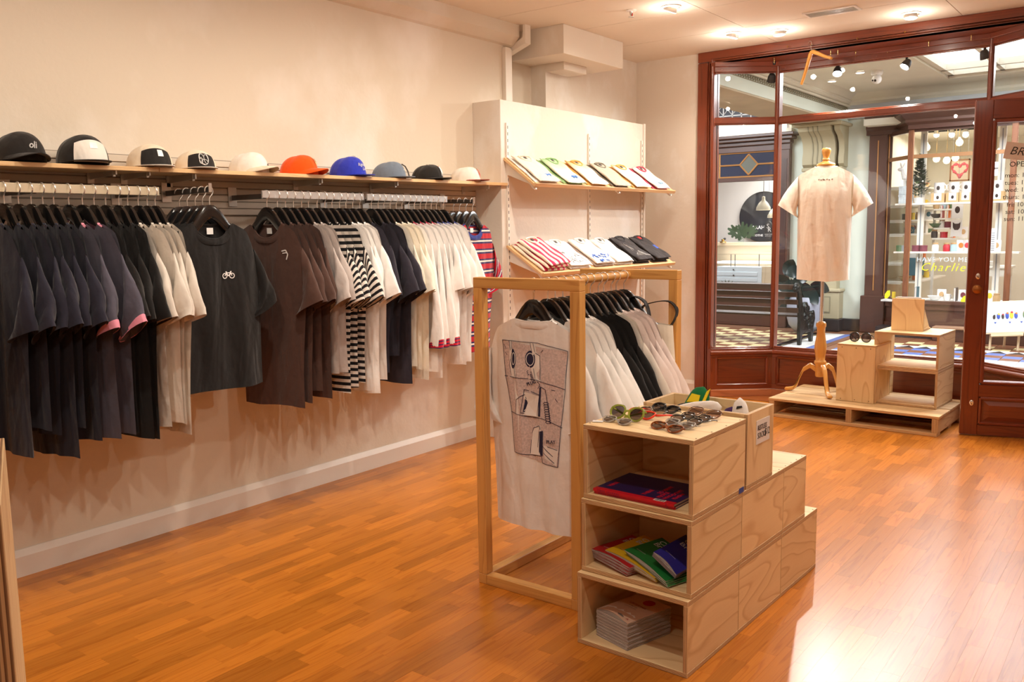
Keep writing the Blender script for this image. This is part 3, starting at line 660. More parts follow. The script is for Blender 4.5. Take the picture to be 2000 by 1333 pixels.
# ------------------------------------------------------------------ slotted standards and the two sloping shelves
XP = -3.532
for y, z1, lab in ((4.617, 2.087, 'white slotted shelf standard at the left of the tall panel'), (5.613, 2.091, 'white slotted shelf standard in the middle of the panel'), (6.412, 2.098, 'white slotted shelf standard at the right of the panel')):
    r = thing('shelf_standard', lab, 'shelf standard', (XP, y, .16), group='slotted standards')
    b = MB(); b.box(XP, XP+.012, y-.011, y+.011, .16, z1); part(b, 'channel', M_TRIMW, r, bevel=.001)
    b = MB(); z = .2
    while z < z1-.03: b.box(XP+.0118, XP+.0126, y-.0025, y+.0025, z, z+.02); z += .042
    o = part(b, 'slots', M_DARKIN, r); o['kind'] = 'stuff'
SLOPE = {}
def slope_shelf(key, label, y0, y1, xb, zb, xf, zf):
    a = math.atan2(zb-zf, xf-xb); L = math.hypot(xf-xb, zb-zf)
    r = thing('sloping_shelf', label, 'shelf', (xb, y0, zb), group='sloping shelves', rot=(0, a, 0)); SLOPE[key] = (r, L, y0, y1, a)
    b = MB(); b.box(0, L, 0, y1-y0, -.018, 0, grain=1); b.build('board', M_SHELF, r, bevel=.0015)
    b = MB(); b.box(L-.002, L+.012, 0, y1-y0, -.018, .009, grain=1); b.build('front_lip', M_SHELF, r, bevel=.0015)
    for y in (.02, (y1-y0)*.55, y1-y0-.06):
        b = MB(); b.prism([(.0, -.019), (L-.02, -.019), (L+.002, -.03), (L-.01, -.04), (L-.04, -.032), (.02, -.10), (-.06, -.17), (-.02, -.05)], y, y+.004, 1); b.tube([(L-.012, y+.002, -.036), (L+.012, y+.002, -.036), (L+.02, y+.002, -.026)], .006, 6); b.build('bracket', M_TRIMW, r)
slope_shelf('up', 'upper sloping pine shelf of folded pale shirts on the tall panel', 4.585, 6.53, XP+.004, 1.866, -3.290, 1.690)
slope_shelf('lo', 'lower sloping pine shelf of folded striped, printed and black shirts', 4.60, 6.445, XP+.004, 1.300, -3.245, 1.117)
# ------------------------------------------------------------------ ceiling fittings
M_DLGLOW = emit('downlight_bulb', (1.0, .86, .66), 30)
def downlight(x, y, tx, ty, w, label, fitting=True):
    if not fitting:
        r = thing('downlight', label, 'downlight', (x, y, CEIL-.012))
    else:
        r = thing('downlight', label, 'downlight', (x, y, CEIL-.012), group='ceiling downlights')
    b = MB(); b.lathe([(.048, .0118), (.062, .0118), (.064, .008), (.050, .0), (.046, .004), (.046, .0118)], 24); b.build('trim_ring', M_WHITE, r, smooth=50)
    v = (Vector((tx, ty, .6))-Vector((x, y, CEIL))).normalized(); T = v.to_track_quat('-Z', 'Y').to_matrix().to_4x4()
    b = MB(); b.lathe([(.036, .010), (.044, -.012), (.042, -.02), (.036, -.022), (.032, -.006)], 20, T=T); b.build('gimbal', M_WHITE, r, smooth=50)
    b = MB(); b.lathe([(.0001, -.0135), (.032, -.0135), (.032, -.010)], 16, T=T); b.build('bulb', M_DLGLOW, r)
    lamp('POINT', 'ceiling_fill', (x+v.x*.02, y+v.y*.02, CEIL-.10), (x, y, 0), w*GAIN*.075, WARM, .02, parent=r)  # added fill point below the fitting, brightens the ceiling and softens the room
    lamp('SPOT', 'spot_light', (x+v.x*.03, y+v.y*.03, CEIL-.045), (tx, ty, .9), w*GAIN, WARM, .022, 120, .9, parent=r)
DL = ['above the tall white panel', 'leftmost of the pair by the window head', 'right of the pair by the window head', 'far right near the window beam', 'above the right rail', 'above the middle rail', 'above the left rail', 'above the left end rail', 'behind the viewer on the left', 'above the window pallet aisle', 'above the crate stack', 'above the front aisle', 'above the right side far', 'above the right side near', 'behind the viewer']
for q, d in zip(DOWN, DL): downlight(*q, 'recessed white tilting ceiling downlight ' + d)
sp = thing('fire_sprinkler', 'small chrome fire sprinkler hanging from the ceiling', 'sprinkler', (-2.897, 5.124, CEIL-.045))
b = MB(); b.lathe([(.0001, .0448), (.032, .0448), (.034, .040), (.012, .036), (.0001, .036)], 16); b.build('ceiling_rose', M_WHITE, sp, smooth=50)
b = MB(); b.lathe([(.012, .036), (.010, .022), (.006, .012), (.004, .004)], 10); b.build('sprinkler_body', M_CHROME, sp, smooth=50)
b = MB(); b.lathe([(.0001, .003), (.019, .004), (.019, .001), (.0001, 0)], 14); b.build('deflector', M_CHROME, sp)
b = MB(); b.lathe([(.003, .028), (.004, .022), (.003, .006)], 8, c=(.0085, 0, 0)); b.build('glass_bulb', mat('red_glass', (.5, .02, .02), .1), sp)
vt = thing('air_vent', 'rectangular recessed metal air vent in the ceiling', 'vent', (-1.91, 6.01, CEIL-.008), .0)
for a in ((-.17, .17, -.075, -.06), (-.17, .17, .06, .075), (-.17, -.155, -.06, .06), (.155, .17, -.06, .06)):
    b = MB(); b.box(*a, 0, .0075); b.build('frame', M_WHITE, vt, bevel=.001)
b = MB(); b.box(-.155, .155, -.06, .06, .0072, .0078); b.build('backing', M_STEEL, vt)
for k in range(5): b = MB(); b.box(-.155, .155, -.05+k*.022, -.047+k*.022, .0, .0072); b.build('slat', M_STEEL, vt)
# ------------------------------------------------------------------ window-bay spotlights, hooks and the loose hanger
def bay_spot(px, py, label, lit, ang):
    p = at(px, py, 2, 2.69); r = thing('track_spotlight', label, 'spotlight', (p.x, p.y, 2.60), group='spotlights in the window bay')
    b = MB(); b.box(-.04, .04, -.04, .04, .062, .089); b.build('mount', M_BLKMAT, r, bevel=.002)
    b = MB(); b.tube([(0, 0, .062), (0, 0, -.015)], .009, 8); b.build('stem', M_BLKMAT, r, smooth=50)
    T = Tr(0, 0, -.03) @ Euler((ang[0], ang[1], 0)).to_matrix().to_4x4()
    b = MB(); b.lathe([(.0001, .035), (.022, .03), (.03, .01), (.036, -.025), (.034, -.03), (.028, -.012)], 18, T=T); b.build('head', M_BLKMAT, r, smooth=50)
    b = MB(); b.lathe([(.0001, -.03), (.024, -.028), (.028, -.016)], 16, T=T)
    b.build('bulb', emit('hot_bulb', (1, .97, .92), 160) if lit else M_BLACK, r, smooth=60)
    if lit:
        q = T @ Vector((0, 0, -.06)); e = T @ Vector((0, 0, -1)); lamp('SPOT', 'spot_light', Vector(r.location)+q, Vector(r.location)+e, 125, NEUT, .03, 120, .8, parent=r)
    return r
bay_spot(1508, 122, 'black unlit spotlight in the left corner of the window bay', False, (.5, .3))
bay_spot(1637, 107, 'glaring lit spotlight above the mannequin in the window bay', True, (-.55, -.1))
bay_spot(1772, 92, 'lit spotlight right of the mannequin in the window bay', True, (-.5, .45))
bay_spot(1925, 72, 'black unlit spotlight at the right end of the window bay', False, (.3, -.2))
hk = at(1586, 90, 1, YF-.03)
def cup_hook(p, label, fwd):
    r = thing('cup_hook', label, 'hook', p, group='brass cup hooks on the window head')
    b = MB(); b.tube([(0, 0, 0), Vector(fwd)*.012, Vector(fwd)*.016+Vector((0, 0, -.01)), Vector(fwd)*.024+Vector((0, 0, -.014)), Vector(fwd)*.03+Vector((0, 0, -.004))], .0025, 6); b.build('hook', M_BRASS, r, smooth=60)
for k, (px, py) in enumerate(((1540, 90), (1586, 86), (1676, 74), (1769, 61))): cup_hook(at(px, py, 1, YF-.031), ORD[k] + ' brass cup hook from the left on the face of the window head beam', (0, -1, 0))
for k, (px, py) in enumerate(((1512, 113), (1622, 99), (1636, 97), (1671, 100), (1733, 92), (1814, 80), (1897, 68))):
    cup_hook(at(px, py, 2, 2.689), ORD[k] + ' brass screw hook from the left under the window bay soffit', (0, .2, -1))
# ------------------------------------------------------------------ clothes
M_HANG = mat('black_lacquer', (.010, .009, .009), .16, coat=.5)
M_CHW = mat('hook_chrome', (.84, .82, .78), .22, .75)
def hanger_meshes():
    xs = [0, .018, .036, .056, .078, .105, .135, .160, .177]; top = [.010, .008, -.003, -.023, -.052, -.086, -.114, -.134, -.150]; bot = [-.050, -.058, -.074, -.094, -.114, -.135, -.152, -.163, -.168]; th = [.009, .0095, .010, .0105, .011, .0105, .0095, .008, .005]
    b = MB(); secs = []
    pts = [(-x, t, bo, h) for x, t, bo, h in list(zip(xs, top, bot, th))[:0:-1]] + list(zip(xs, top, bot, th)); n = 8
    for x, t, bo, h in pts:
        c, e = (t+bo)/2, (t-bo)/2
        for k in range(n):
            a = 2*PI*k/n+PI/8; y = math.copysign(abs(math.cos(a))**.6, math.cos(a))*h; z = c+math.copysign(abs(math.sin(a))**.6, math.sin(a))*e
            b.v.append((x, y, z))
    for i in range(len(pts)-1):
        for k in range(n): b.face([i*n+k, i*n+(k+1) % n, (i+1)*n+(k+1) % n, (i+1)*n+k])
    b.face(list(range(n))); b.face([(len(pts)-1)*n+k for k in range(n)])
    body = b.mesh('hanger_body', M_HANG, smooth=50)
    b = MB(); R_ = .0205; pth = [(0, 0, .0), (0, 0, .034), (.006, 0, .045)]
    for k in range(11): a = math.radians(-40+k*23); pth.append((R_*math.cos(a), 0, .068+R_*math.sin(a)))
    b.tube(pth, .0025, 6); hook = b.mesh('hook', M_CHW, smooth=60)
    return body, hook
HB, HH = hanger_meshes()
def hanger(loc, rz, label, group=None, rail_r=.0185):
    """origin where the shank meets the wood; the hook's ring is centred .068 above it"""
    r = thing('clothes_hanger', label, 'hanger', loc, rz, group)
    for n, me in (('hanger_body', HB), ('hook', HH)):
        o = bpy.data.objects.new(n, me); COL.objects.link(o); o.parent = r
    return r
class Shirt:
    def __init__(s, seed, hw=.235, L=.74, sleeve=.205, D=.020, lean=0.0, long=False, th=None, neck=.090, shw=.218, zn=-.066, drop=.075, slope=.44, flare=0.0, full=False, boxy=0):
        s.r = random.Random(seed); s.hw, s.L, s.sl, s.D, s.long, s.neck, s.shw, s.zn, s.drop, s.slope, s.flare, s.full = hw, L, sleeve, D, long, neck, shw, zn, drop, slope, flare, full
        s.p = [s.r.uniform(0, 6.28) for _ in range(8)]; s.f = [s.r.uniform(2.2, 4.2), s.r.uniform(6, 10)]; s.lean = lean
        s.amp = s.r.uniform(.008, .014) if not full else .016; s.skew = s.r.uniform(-.012, .012); s.tuck = s.r.uniform(.80, .97) if not full else .97
        s.th = th if th is not None else s.r.uniform(.26, .48)
    def hwid(s, v):
        if v < .14: t = v/.14; return s.shw+(s.hw-s.shw)*t
        return s.hw*(1+(s.tuck-1)*min(1, (v-.14)*1.6))+s.flare*v
    def topz(s, x, back):
        a = abs(x); n = s.neck
        if a < n: return s.zn - (.012 if back else s.drop)*math.sqrt(max(0, 1-(a/n)**2))
        return s.zn - (a-n)*s.slope - (6.5*max(0, a-.168)**1.5 if not s.full else 1.2*max(0, a-s.shw*.82)**1.5)
    def pos(s, q, v, back):
        """q in -1..1 across, v 0..1 down, front faces -y"""
        x = q*s.hwid(v); zt = s.topz(q*s.shw, back); z = zt*(1-v)+(-s.L)*v + .004*math.sin(3*q+s.p[0])*v
        if s.full: d = s.D*math.sqrt(max(0, 1-q*q))*(.55+.45*min(1, v*5)) if v < .2 else s.D*math.sqrt(max(0, 1-q*q))
        else: d = (.0145+(s.D-.0145)*min(1, v*4))*max(0, 1-abs(q)**(5 if v < .1 else 3))
        y = (d if back else -d)
        sway = s.amp*v*(math.sin(s.f[0]*q+s.p[1])+.45*math.sin(s.f[1]*q+s.p[2]+1.5*v)) + s.lean*v
        dim = .55*s.amp*min(1, v*3)*math.sin(s.f[1]*1.3*q+s.p[3+int(back)]+2*v+1.2*math.sin(4*v+s.p[5]))*(1-q*q) + .3*s.amp*math.sin(17*q+9*v+s.p[6])*math.exp(-((v-.3)/.22)**2)*abs(q)
        return Vector((x+s.skew*v, y+sway+dim, z))
    def body(s, nu=30, nv=18):
        b = MB()
        def fn(u, v): return s.pos(-1+4*u, v, False) if u <= .5 else s.pos(1-4*(u-.5), v, True)
        b.grid(fn, nu*2, nv, closeu=True, uv=lambda u, v: (u, v*s.L)); b.uv = [[(a[0], -b.v[i][2]) for a, i in zip(q, f)] for q, f in zip(b.uv, b.f)]; return b
    def sleeve_fn(s, sg):
        T0 = Vector((sg*s.shw*.985, 0, s.topz(s.shw*.985, False)+.002)); B0 = Vector((sg*s.hw*.985, 0, -.40 if not s.full else -.285)); th = s.th+(.05*s.r.random())
        ln = s.sl if not s.long else .57; cw = .185 if not s.long else .085
        if s.full: cw = .18
        d = Vector((sg*math.sin(th), 0, -math.cos(th))); n = Vector((-sg*math.cos(th), 0, -math.sin(th)))
        T1 = T0+d*ln; B1 = T1+n*cw; ph = s.r.uniform(0, 6); tw = s.r.uniform(-.026, .010) if not s.full else 0; ln *= s.r.uniform(.92, 1.06); cw *= s.r.uniform(.92, 1.05)
        if s.long: B1 = T1+Vector((-sg*cw, 0, -.005))
        yb = s.lean*.3
        def fn(u, v):
            t = T0.lerp(T1, v); c = B0.lerp(B1, v**.85); m = (t+c)/2; a = (t-c)/2; an = 2*PI*u
            if s.long and v > .3: m.x += 0
            bb = (.010+.020*min(1, v*2.2)) if not s.full else (.055+.01*v)
            bow = Vector((sg*.012*math.sin(PI*v), 0, 0)); wr = .006*math.sin(8*v+ph+2.5*math.cos(an))+.004*math.sin(15*v+2*ph+3*math.cos(an))*v
            return m+a*math.cos(an)+bow+Vector((0, bb*math.sin(an)*(1 if not s.full else 1)+tw*v+yb*v+wr, 0))
        return fn, ln
    def sleeve(s, sg, nu=16, nv=9):
        fn, ln = s.sleeve_fn(sg); b = MB(); b.grid(fn, nu, nv, closeu=True, uv=lambda u, v: (u, v*ln)); return b, fn
    def collar(s, r=.006, n=26):
        pth = []
        for k in range(n):
            a = 2*PI*k/n; x = s.neck*math.cos(a)*1.0; bk = math.sin(a) > 0; q = x/s.shw; p = s.pos(q, 0, bk); p.y = (abs(math.sin(a))*(.016 if not s.full else .055))*(1 if bk else -1)
            pth.append(p)
        b = MB(); b.tube(pth, r*.8, 8, closed=True)
        def band(u, v):
            a = 2*PI*u; k = u*n; i = int(k) % n; p = pth[i].lerp(pth[(i+1) % n], k-int(k)); c, sn = math.cos(a), math.sin(a); w = .023*v
            return p+Vector((c*w, (.0035+.004*math.sin(PI*v))*(1 if sn > 0 else -1)*(abs(sn)**.3), -abs(sn)*w-.44*w*abs(c)))
        b.grid(band, 2*n, 3, closeu=True, uv=lambda u, v: (u, v*.022)); return b
    def on(s, x, z, back, off=.0025):
        """point just outside the cloth at local x, z"""
        v = .4
        for _ in range(12):
            q = max(-1, min(1, (x-s.skew*v)/s.hwid(v))); e = s.pos(q, v, back).z-z; v = max(0, min(1, v+e/s.L))
        p = s.pos(q, v, back); return Vector((x, p.y+(off if back else -off), z))
def make_shirt(label, loc, rz, M, group=None, seed=0, Mc=None, Mcuff=None, tagm=True, sleeves=(1, -1), **kw):
    s = Shirt(seed, **kw); r = thing('shirt', label, 'shirt', loc, rz, group)
    s.body().build('body', M, r, smooth=75)
    for sg in sleeves:
        b, fn = s.sleeve(sg); b.build('sleeve', M, r, smooth=75)
        if Mcuff:
            b = MB(); v0 = .90 if not s.long else .925
            b.grid(lambda u, v: (lambda p, c: c+(p-c)*1.035)(fn(u, v0+(1.012-v0)*v), (fn(0, v0+(1.012-v0)*v)+fn(.5, v0+(1.012-v0)*v))/2), 16, 2, closeu=True, uv=lambda u, v: (u, v*.036)); b.build('cuff', Mcuff, r, smooth=75)
    s.collar().build('collar', Mc or M, r, smooth=80)
    if tagm:
        p = s.pos(0, .0, True); b = MB(); b.box(p.x-.016, p.x+.016, p.y-.007, p.y-.005, p.z-.040, p.z-.012); b.build('neck_label', mat('white_label', (.80, .78, .76), .7), r)
    return r, s
def C(name, r, g, b_, **kw): return cloth(name, sr(r, g, b_), **kw)
NAVY = C('navy_cotton', 40, 38, 50); BLK = C('black_cotton', 26, 23, 22); GREY = C('slate_cotton', 84, 80, 92); OFFW = C('offwhite_cotton', 214, 204, 192); BRN = C('brown_cotton', 84, 60, 52); LGREY = C('heather_cotton', 190, 178, 172)
WHT = C('white_cotton', 240, 236, 232); CRM = C('cream_cotton', 238, 230, 214); CHAR = C('charcoal_cotton', 50, 46, 56); PINK = C('pink_rib', 232, 150, 170); BLUE = C('blue_rib', 44, 58, 130)
STRP = cloth('breton_stripe', (1, 1, 1), (.032, [(0, sr(26, 24, 28)), (.5, sr(226, 216, 206))]))
RNB = cloth('red_navy_stripe', (1, 1, 1), (.062, [(0, sr(178, 22, 40)), (.5, sr(44, 38, 86)), (.66, sr(226, 214, 204)), (.82, sr(44, 38, 86))]))
RIB = cloth('red_navy_rib', (1, 1, 1), (.0135, [(0, sr(196, 24, 48)), (.36, sr(40, 36, 84)), (.68, sr(196, 24, 48))]))
RIB2 = cloth('red_navy_collar', (1, 1, 1), (.011, [(0, sr(196, 24, 48)), (.4, sr(40, 36, 84)), (.7, sr(196, 24, 48))]))
M_PRINTW = mat('white_print', (.82, .80, .78), .7); M_PRINTN = mat('navy_print', sr(34, 34, 66), .8); M_PRINTG = mat('halftone_print', sr(210, 192, 188), .85, var=.2, vscale=140); M_PRINTB = mat('blue_print', sr(70, 120, 190), .8)
def line_on(b, S, pts, w, back=False, off=.003):
    """ribbon of print along a polyline (x, z) on the cloth"""
    for (x0, z0), (x1, z1) in zip(pts, pts[1:]):
        n = max(1, int(math.hypot(x1-x0, z1-z0)/.02)); dx, dz = x1-x0, z1-z0; L = math.hypot(dx, dz) or 1; nx, nz = -dz/L*w/2, dx/L*w/2; k = len(b.v)
        for i in range(n+1):
            t = i/n; x, z = x0+dx*t, z0+dz*t
            for sg in (1, -1): b.v.append(tuple(S.on(x+nx*sg, z+nz*sg, back, off)))
        for i in range(n): b.face([k+2*i, k+2*i+1, k+2*i+3, k+2*i+2])
def ring(cx, cz, rx, rz_, n=16, a0=0, a1=2*PI): return [(cx+rx*math.cos(a0+(a1-a0)*k/n), cz+rz_*math.sin(a0+(a1-a0)*k/n)) for k in range(n+1)]
def fill_on(b, S, quad, back=False, off=.002, nx=8, nz=8):
    a, c, d, e = [Vector(q) for q in quad]; k = len(b.v)
    for j in range(nz+1):
        for i in range(nx+1):
            p = a.lerp(c, i/nx).lerp(e.lerp(d, i/nx), j/nz); b.v.append(tuple(S.on(p.x, p.y, back, off)))
    for j in range(nz):
        for i in range(nx): b.face([k+j*(nx+1)+i, k+j*(nx+1)+i+1, k+(j+1)*(nx+1)+i+1, k+(j+1)*(nx+1)+i])
def poly_on(b, S, pts, back=False, off=.0028):
    cx, cz = sum(p[0] for p in pts)/len(pts), sum(p[1] for p in pts)/len(pts); k = len(b.v); b.v.append(tuple(S.on(cx, cz, back, off))); n = len(pts)
    for x, z in pts: b.v.append(tuple(S.on(x, z, back, off)))
    for i in range(n): b.face([k, k+1+i, k+1+(i+1) % n])
def disc_on(b, S, cx, cz, rx, rz_, back=False, off=.0035, n=18):
    k = len(b.v); b.v.append(tuple(S.on(cx, cz, back, off)))
    for x, z in ring(cx, cz, rx, rz_, n)[:-1]: b.v.append(tuple(S.on(x, z, back, off)))
    for i in range(n): b.face([k, k+1+i, k+1+(i+1) % n])
def bicycle(S, r, cx, cz, sc=1.0):
    b = MB(); w = .004*sc
    line_on(b, S, ring(cx-.017*sc, cz, .011*sc, .011*sc, 12), w); line_on(b, S, ring(cx+.017*sc, cz, .011*sc, .011*sc, 12), w)
    line_on(b, S, [(cx-.017*sc, cz), (cx-.007*sc, cz+.013*sc), (cx+.012*sc, cz+.013*sc), (cx, cz-.001*sc), (cx-.009*sc, cz+.016*sc)], w); line_on(b, S, [(cx+.017*sc, cz), (cx+.010*sc, cz+.018*sc), (cx+.016*sc, cz+.018*sc)], w); line_on(b, S, [(cx-.013*sc, cz+.017*sc), (cx-.005*sc, cz+.017*sc)], w)
    b.build('bicycle_print', M_PRINTW, r)
HZ = RZ-.068          # hanger origin below the bar
GH = 'black hangers on the wall rails'
def hang(x, y, z, rz, M, what, where, seed, **kw):
    hanger((x, y, z), rz, f'black hanger with the {what}, {where}', GH)
    return make_shirt(f'{what}, {where}', (x, y, z), rz, M, 'shirts on the wall rails', seed, **kw)
rr = random.Random(3)
# left rail; its hooks in the photograph, left to right
L1 = [('off', OFFW), ('nav', NAVY), ('nav', NAVY), ('nav', NAVY), ('nav', NAVY), ('nav', NAVY), ('nav', NAVY), ('pink', GREY), ('pink', GREY), ('blk', BLK), ('blk', BLK), ('blk', BLK), ('off', OFFW), ('off', OFFW), ('off', OFFW), ('off', OFFW)]
Y1_ = [1.275, 1.43, 1.485, 1.535, 1.58, 1.622, 1.664, 1.722, 1.775, 1.822, 1.872, 1.925, 1.967, 2.012, 2.052, 2.088]
WN = {'off': 'off-white t-shirt', 'nav': 'navy charcoal t-shirt', 'pink': 'slate pink-trimmed t-shirt', 'blk': 'black t-shirt', 'brn': 'brown t-shirt', 'lg': 'heather grey t-shirt', 'str': 'breton striped tee', 'wht': 'white t-shirt', 'cha': 'charcoal t-shirt', 'crm': 'cream t-shirt', 'ring': 'white red-cuffed ringer tee', 'blu': 'white blue-collared t-shirt'}
def nth(lst, i):
    k = lst[i][0]; n = sum(1 for q in lst[:i] if q[0] == k); tot = sum(1 for q in lst if q[0] == k); return (ORD[n]+' ') if tot > 1 else ''
for i, ((k, M), y) in enumerate(zip(L1, Y1_)):
    wh = f'{nth(L1, i)}from left of its kind, left rail'
    kw = dict(D=.018, L=.91+rr.uniform(-.09, .07), hw=.238, sleeve=.27)
    if k == 'pink': kw.update(Mc=PINK, Mcuff=PINK, sleeve=.29, L=.90, th=.46 if i == 8 else .36)
    if k == 'off': kw.update(L=.96 if i in (15, 0) else .9)
    rz = rr.uniform(-.05, .05)
    if k == 'pink' and i == 8: rz = .13
    r, S = hang(RX+rr.uniform(-.004, .004), y, HZ, rz, M, WN[k], wh, 100+i, **kw)
    if k == 'pink': bicycle(S, r, .085, -.25, .9)
# face-out arm 1: black tees, the front one square to the room
a0, a1 = Vector(ARM1[0]), Vector(ARM1[1])
for j, t in enumerate((.30, .48, .66, .82, .97)):
    p = a0.lerp(a1, t); M = (OFFW, BLK, BLK, BLK, BLK)[j]
    nm = 'off-white t-shirt' if j == 0 else ('black t-shirt with white bicycle' if j == 4 else 'black t-shirt')
    wh = ('deepest on left face-out arm' if j == 0 else 'frontmost on left face-out arm' if j == 4 else f'{ORD[4-j]} from front, left face-out arm')
    rz = PI/2+rr.uniform(-.04, .04)
    r, S = hang(p.x, p.y, HZ+.002, rz, M, nm, wh, 140+j, D=.022 if j == 4 else .016, L=.80 if j else .86, hw=.245, sleeve=.27, th=.42)
    if j == 4: bicycle(S, r, .06, -.30, 1.0)
L2 = [('brn', BRN)]*4 + [('lg', LGREY)]*2 + [('str', STRP)]*3 + [('wht', WHT)]*3 + [('cha', CHAR)]
Y2_ = [2.665, 2.722, 2.775, 2.822, 2.868, 2.915, 2.968, 3.02, 3.068, 3.118, 3.165, 3.212, 3.262]
for i, ((k, M), y) in enumerate(zip(L2, Y2_)):
    wh = f'{nth(L2, i)}from left of its kind, middle rail' if k != 'cha' else 'last on the middle rail'
    kw = dict(D=.019, L=.86+rr.uniform(-.07, .09), hw=.238, sleeve=.27)
    if k == 'str': kw.update(L=.92-.02*(i % 3), sleeve=.28)
    rz = rr.uniform(-.04, .04)+(.10 if i == 0 else 0)
    r, S = hang(RX+rr.uniform(-.004, .004), y, HZ, rz, M, WN[k], wh, 200+i, **kw)
    if i == 0:
        b = MB(); line_on(b, S, [(.10, -.20), (.125, -.195), (.137, -.215), (.128, -.24)], .006); line_on(b, S, [(.105, -.21), (.13, -.207)], .005); b.build('chest_print', M_PRINTW, r)
L3 = [('cha', CHAR)]*2 + [('crm', CRM)]*3 + [('ring', WHT)]*4 + [('blu', WHT)]*4
Y3_ = [3.34, 3.39, 3.437, 3.485, 3.532, 3.58, 3.63, 3.678, 3.725, 3.772, 3.82, 3.868, 3.918]
for i, ((k, M), y) in enumerate(zip(L3, Y3_)):
    wh = f'{nth(L3, i)}from left of its kind, right rail'
    kw = dict(D=.018, L=.84+rr.uniform(-.07, .10), hw=.236, sleeve=.265)
    if k == 'ring': kw.update(long=True, Mc=RIB2, Mcuff=RIB, th=.10)
    if k == 'blu': kw.update(Mc=BLUE)
    hang(RX+rr.uniform(-.004, .004), y, HZ, rr.uniform(-.04, .04), M, WN[k], wh, 300+i, **kw)
a0, a1 = Vector(ARM2[0]), Vector(ARM2[1])
for j, t in enumerate((.35, .55, .75, .95)):
    p = a0.lerp(a1, t); M = RNB if j == 3 else WHT
    nm = 'red, navy and white striped tee' if j == 3 else 'white t-shirt'; wh = 'frontmost on right end arm' if j == 3 else f'{ORD[3-j]} from front, right end arm'
    hang(p.x, p.y, p.z-.068, PI/2+.10, M, nm, wh, 340+j, D=.02, L=.84 if j == 3 else .8, hw=.24, sleeve=.27, th=.36, Mc=BLUE if j == 3 else None)
# floor rack
LR = [('front', 'white t-shirt with comic-strip back'), ('w', 'white t-shirt'), ('w', 'white t-shirt'), ('w', 'white t-shirt'), ('w', 'white t-shirt'), ('b', 'black t-shirt'), ('b', 'black t-shirt'), ('b', 'black t-shirt'), ('o', 'off-white t-shirt'), ('p', 'pale pinkish t-shirt'), ('p', 'pale pinkish t-shirt'), ('p', 'pale pinkish t-shirt')]
PKW = C('pinkish_white_cotton', 226, 210, 204)
for i, (k, nm) in enumerate(LR):
    y = 2.685+i*.0515; n = sum(1 for q in LR[:i] if q[0] == k); tot = sum(1 for q in LR if q[0] == k)
    wh = 'nearest viewer on floor rack' if i == 0 else (f'{ORD[n]} of its kind from front, floor rack' if tot > 1 else 'between black and pale tees, floor rack')
    z = DZ-.068; M = {'front': WHT, 'w': WHT, 'b': BLK, 'o': OFFW, 'p': PKW}[k]
    rz = rr.uniform(-.03, .03) if i else -.05
    hanger((DX+rr.uniform(-.004, .004)-(.03 if i == 0 else 0), y, z), rz, f'black hanger with the {nm}, {wh}', 'black hangers on the floor rack')
    r, S = make_shirt(f'{nm}, {wh}', (DX-(.03 if i == 0 else 0), y, z), rz if i else PI-.05, M, 'shirts on the floor rack', 400+i, D=.026 if i == 0 else .017, L=.885 if i == 0 else .86-.012*i, hw=.24 if i else .225, th=rr.uniform(.46, .60) if i else .3, sleeve=.27, drop=.012 if i == 0 else .075, neck=.088)
    if i == 0:
        FS, FR = S, r
# comic strip printed on the back (local +y faces the viewer, so picture right = local -x)
S = FS; K = lambda X, Z: (-X, Z)
def P2(px, py): return K((px-1046)*.00262, -.078-(py-648)*.00212)
g = MB()
for q in (((991, 684), (1111, 695), (1104, 762), (997, 750)), ((997, 750), (1104, 762), (1099, 830), (1008, 816)), ((1008, 816), (1099, 830), (1094, 903), (1013, 889))): fill_on(g, S, [P2(*c) for c in q], True)
g.build('print_tint', M_PRINTG, FR)
g = MB()
for q in (((1005, 685), (1010, 685), (1012, 718), (1021, 742), (1019, 751), (1010, 751), (1004, 722)), ((1045, 685), (1054, 685), (1057, 701), (1065, 708), (1067, 752), (1056, 752), (1046, 730)), ((1020, 817), (1022, 786), (1036, 774), (1064, 778), (1062, 816)), ((1046, 887), (1048, 850), (1055, 834), (1067, 832), (1066, 886)), ((1072, 866), (1094, 872), (1091, 902), (1074, 890))): poly_on(g, S, [P2(*c) for c in q], True)
o = g.build('print_blanks', WHT, FR); o['kind'] = 'stuff'
b = MB(); W1 = .0022
for pl2 in ([(991, 684), (1060, 684), (1111, 694), (1107, 762), (1099, 831), (1093, 904), (1070, 899), (1068, 887), (1040, 889), (1013, 890), (1008, 816), (997, 750), (991, 684)], [(995, 750), (1060, 750), (1107, 762)], [(1007, 815), (1040, 819), (1070, 818), (1101, 831)],
            [(1005, 684), (1007, 702)], [(1009, 684), (1010, 700)], [(1045, 685), (1048, 702)], [(1050, 685), (1054, 701)], [(1007, 718), (1005, 728), (1010, 748)], [(1016, 730), (1019, 748)], [(1055, 702), (1064, 706), (1066, 730), (1066, 749)], [(1052, 730), (1056, 748)], [(1066, 700), (1070, 695)], [(994, 692), (998, 700)], [(996, 706), (1000, 711)],
            [(1020, 816), (1022, 790), (1030, 783), (1037, 779)], [(1065, 760), (1075, 765), (1078, 790), (1082, 826)], [(1060, 752), (1066, 757), (1062, 765)], [(1046, 886), (1048, 850), (1052, 838), (1064, 832), (1066, 838)], [(1058, 886), (1064, 842)], [(1062, 886), (1069, 846)], [(1070, 868), (1086, 885)], [(1072, 880), (1088, 897)], [(1078, 868), (1093, 873)], [(1090, 780), (1094, 786)], [(1084, 765), (1090, 766)]):
    line_on(b, S, [P2(*c) for c in pl2], W1, True, .0035)
for k in range(5): line_on(b, S, [P2(*c) for c in ring(1044-k*1.2+ (k*2.2), 737+k*3, 4, 2.2, 8)], .002, True, .0035)
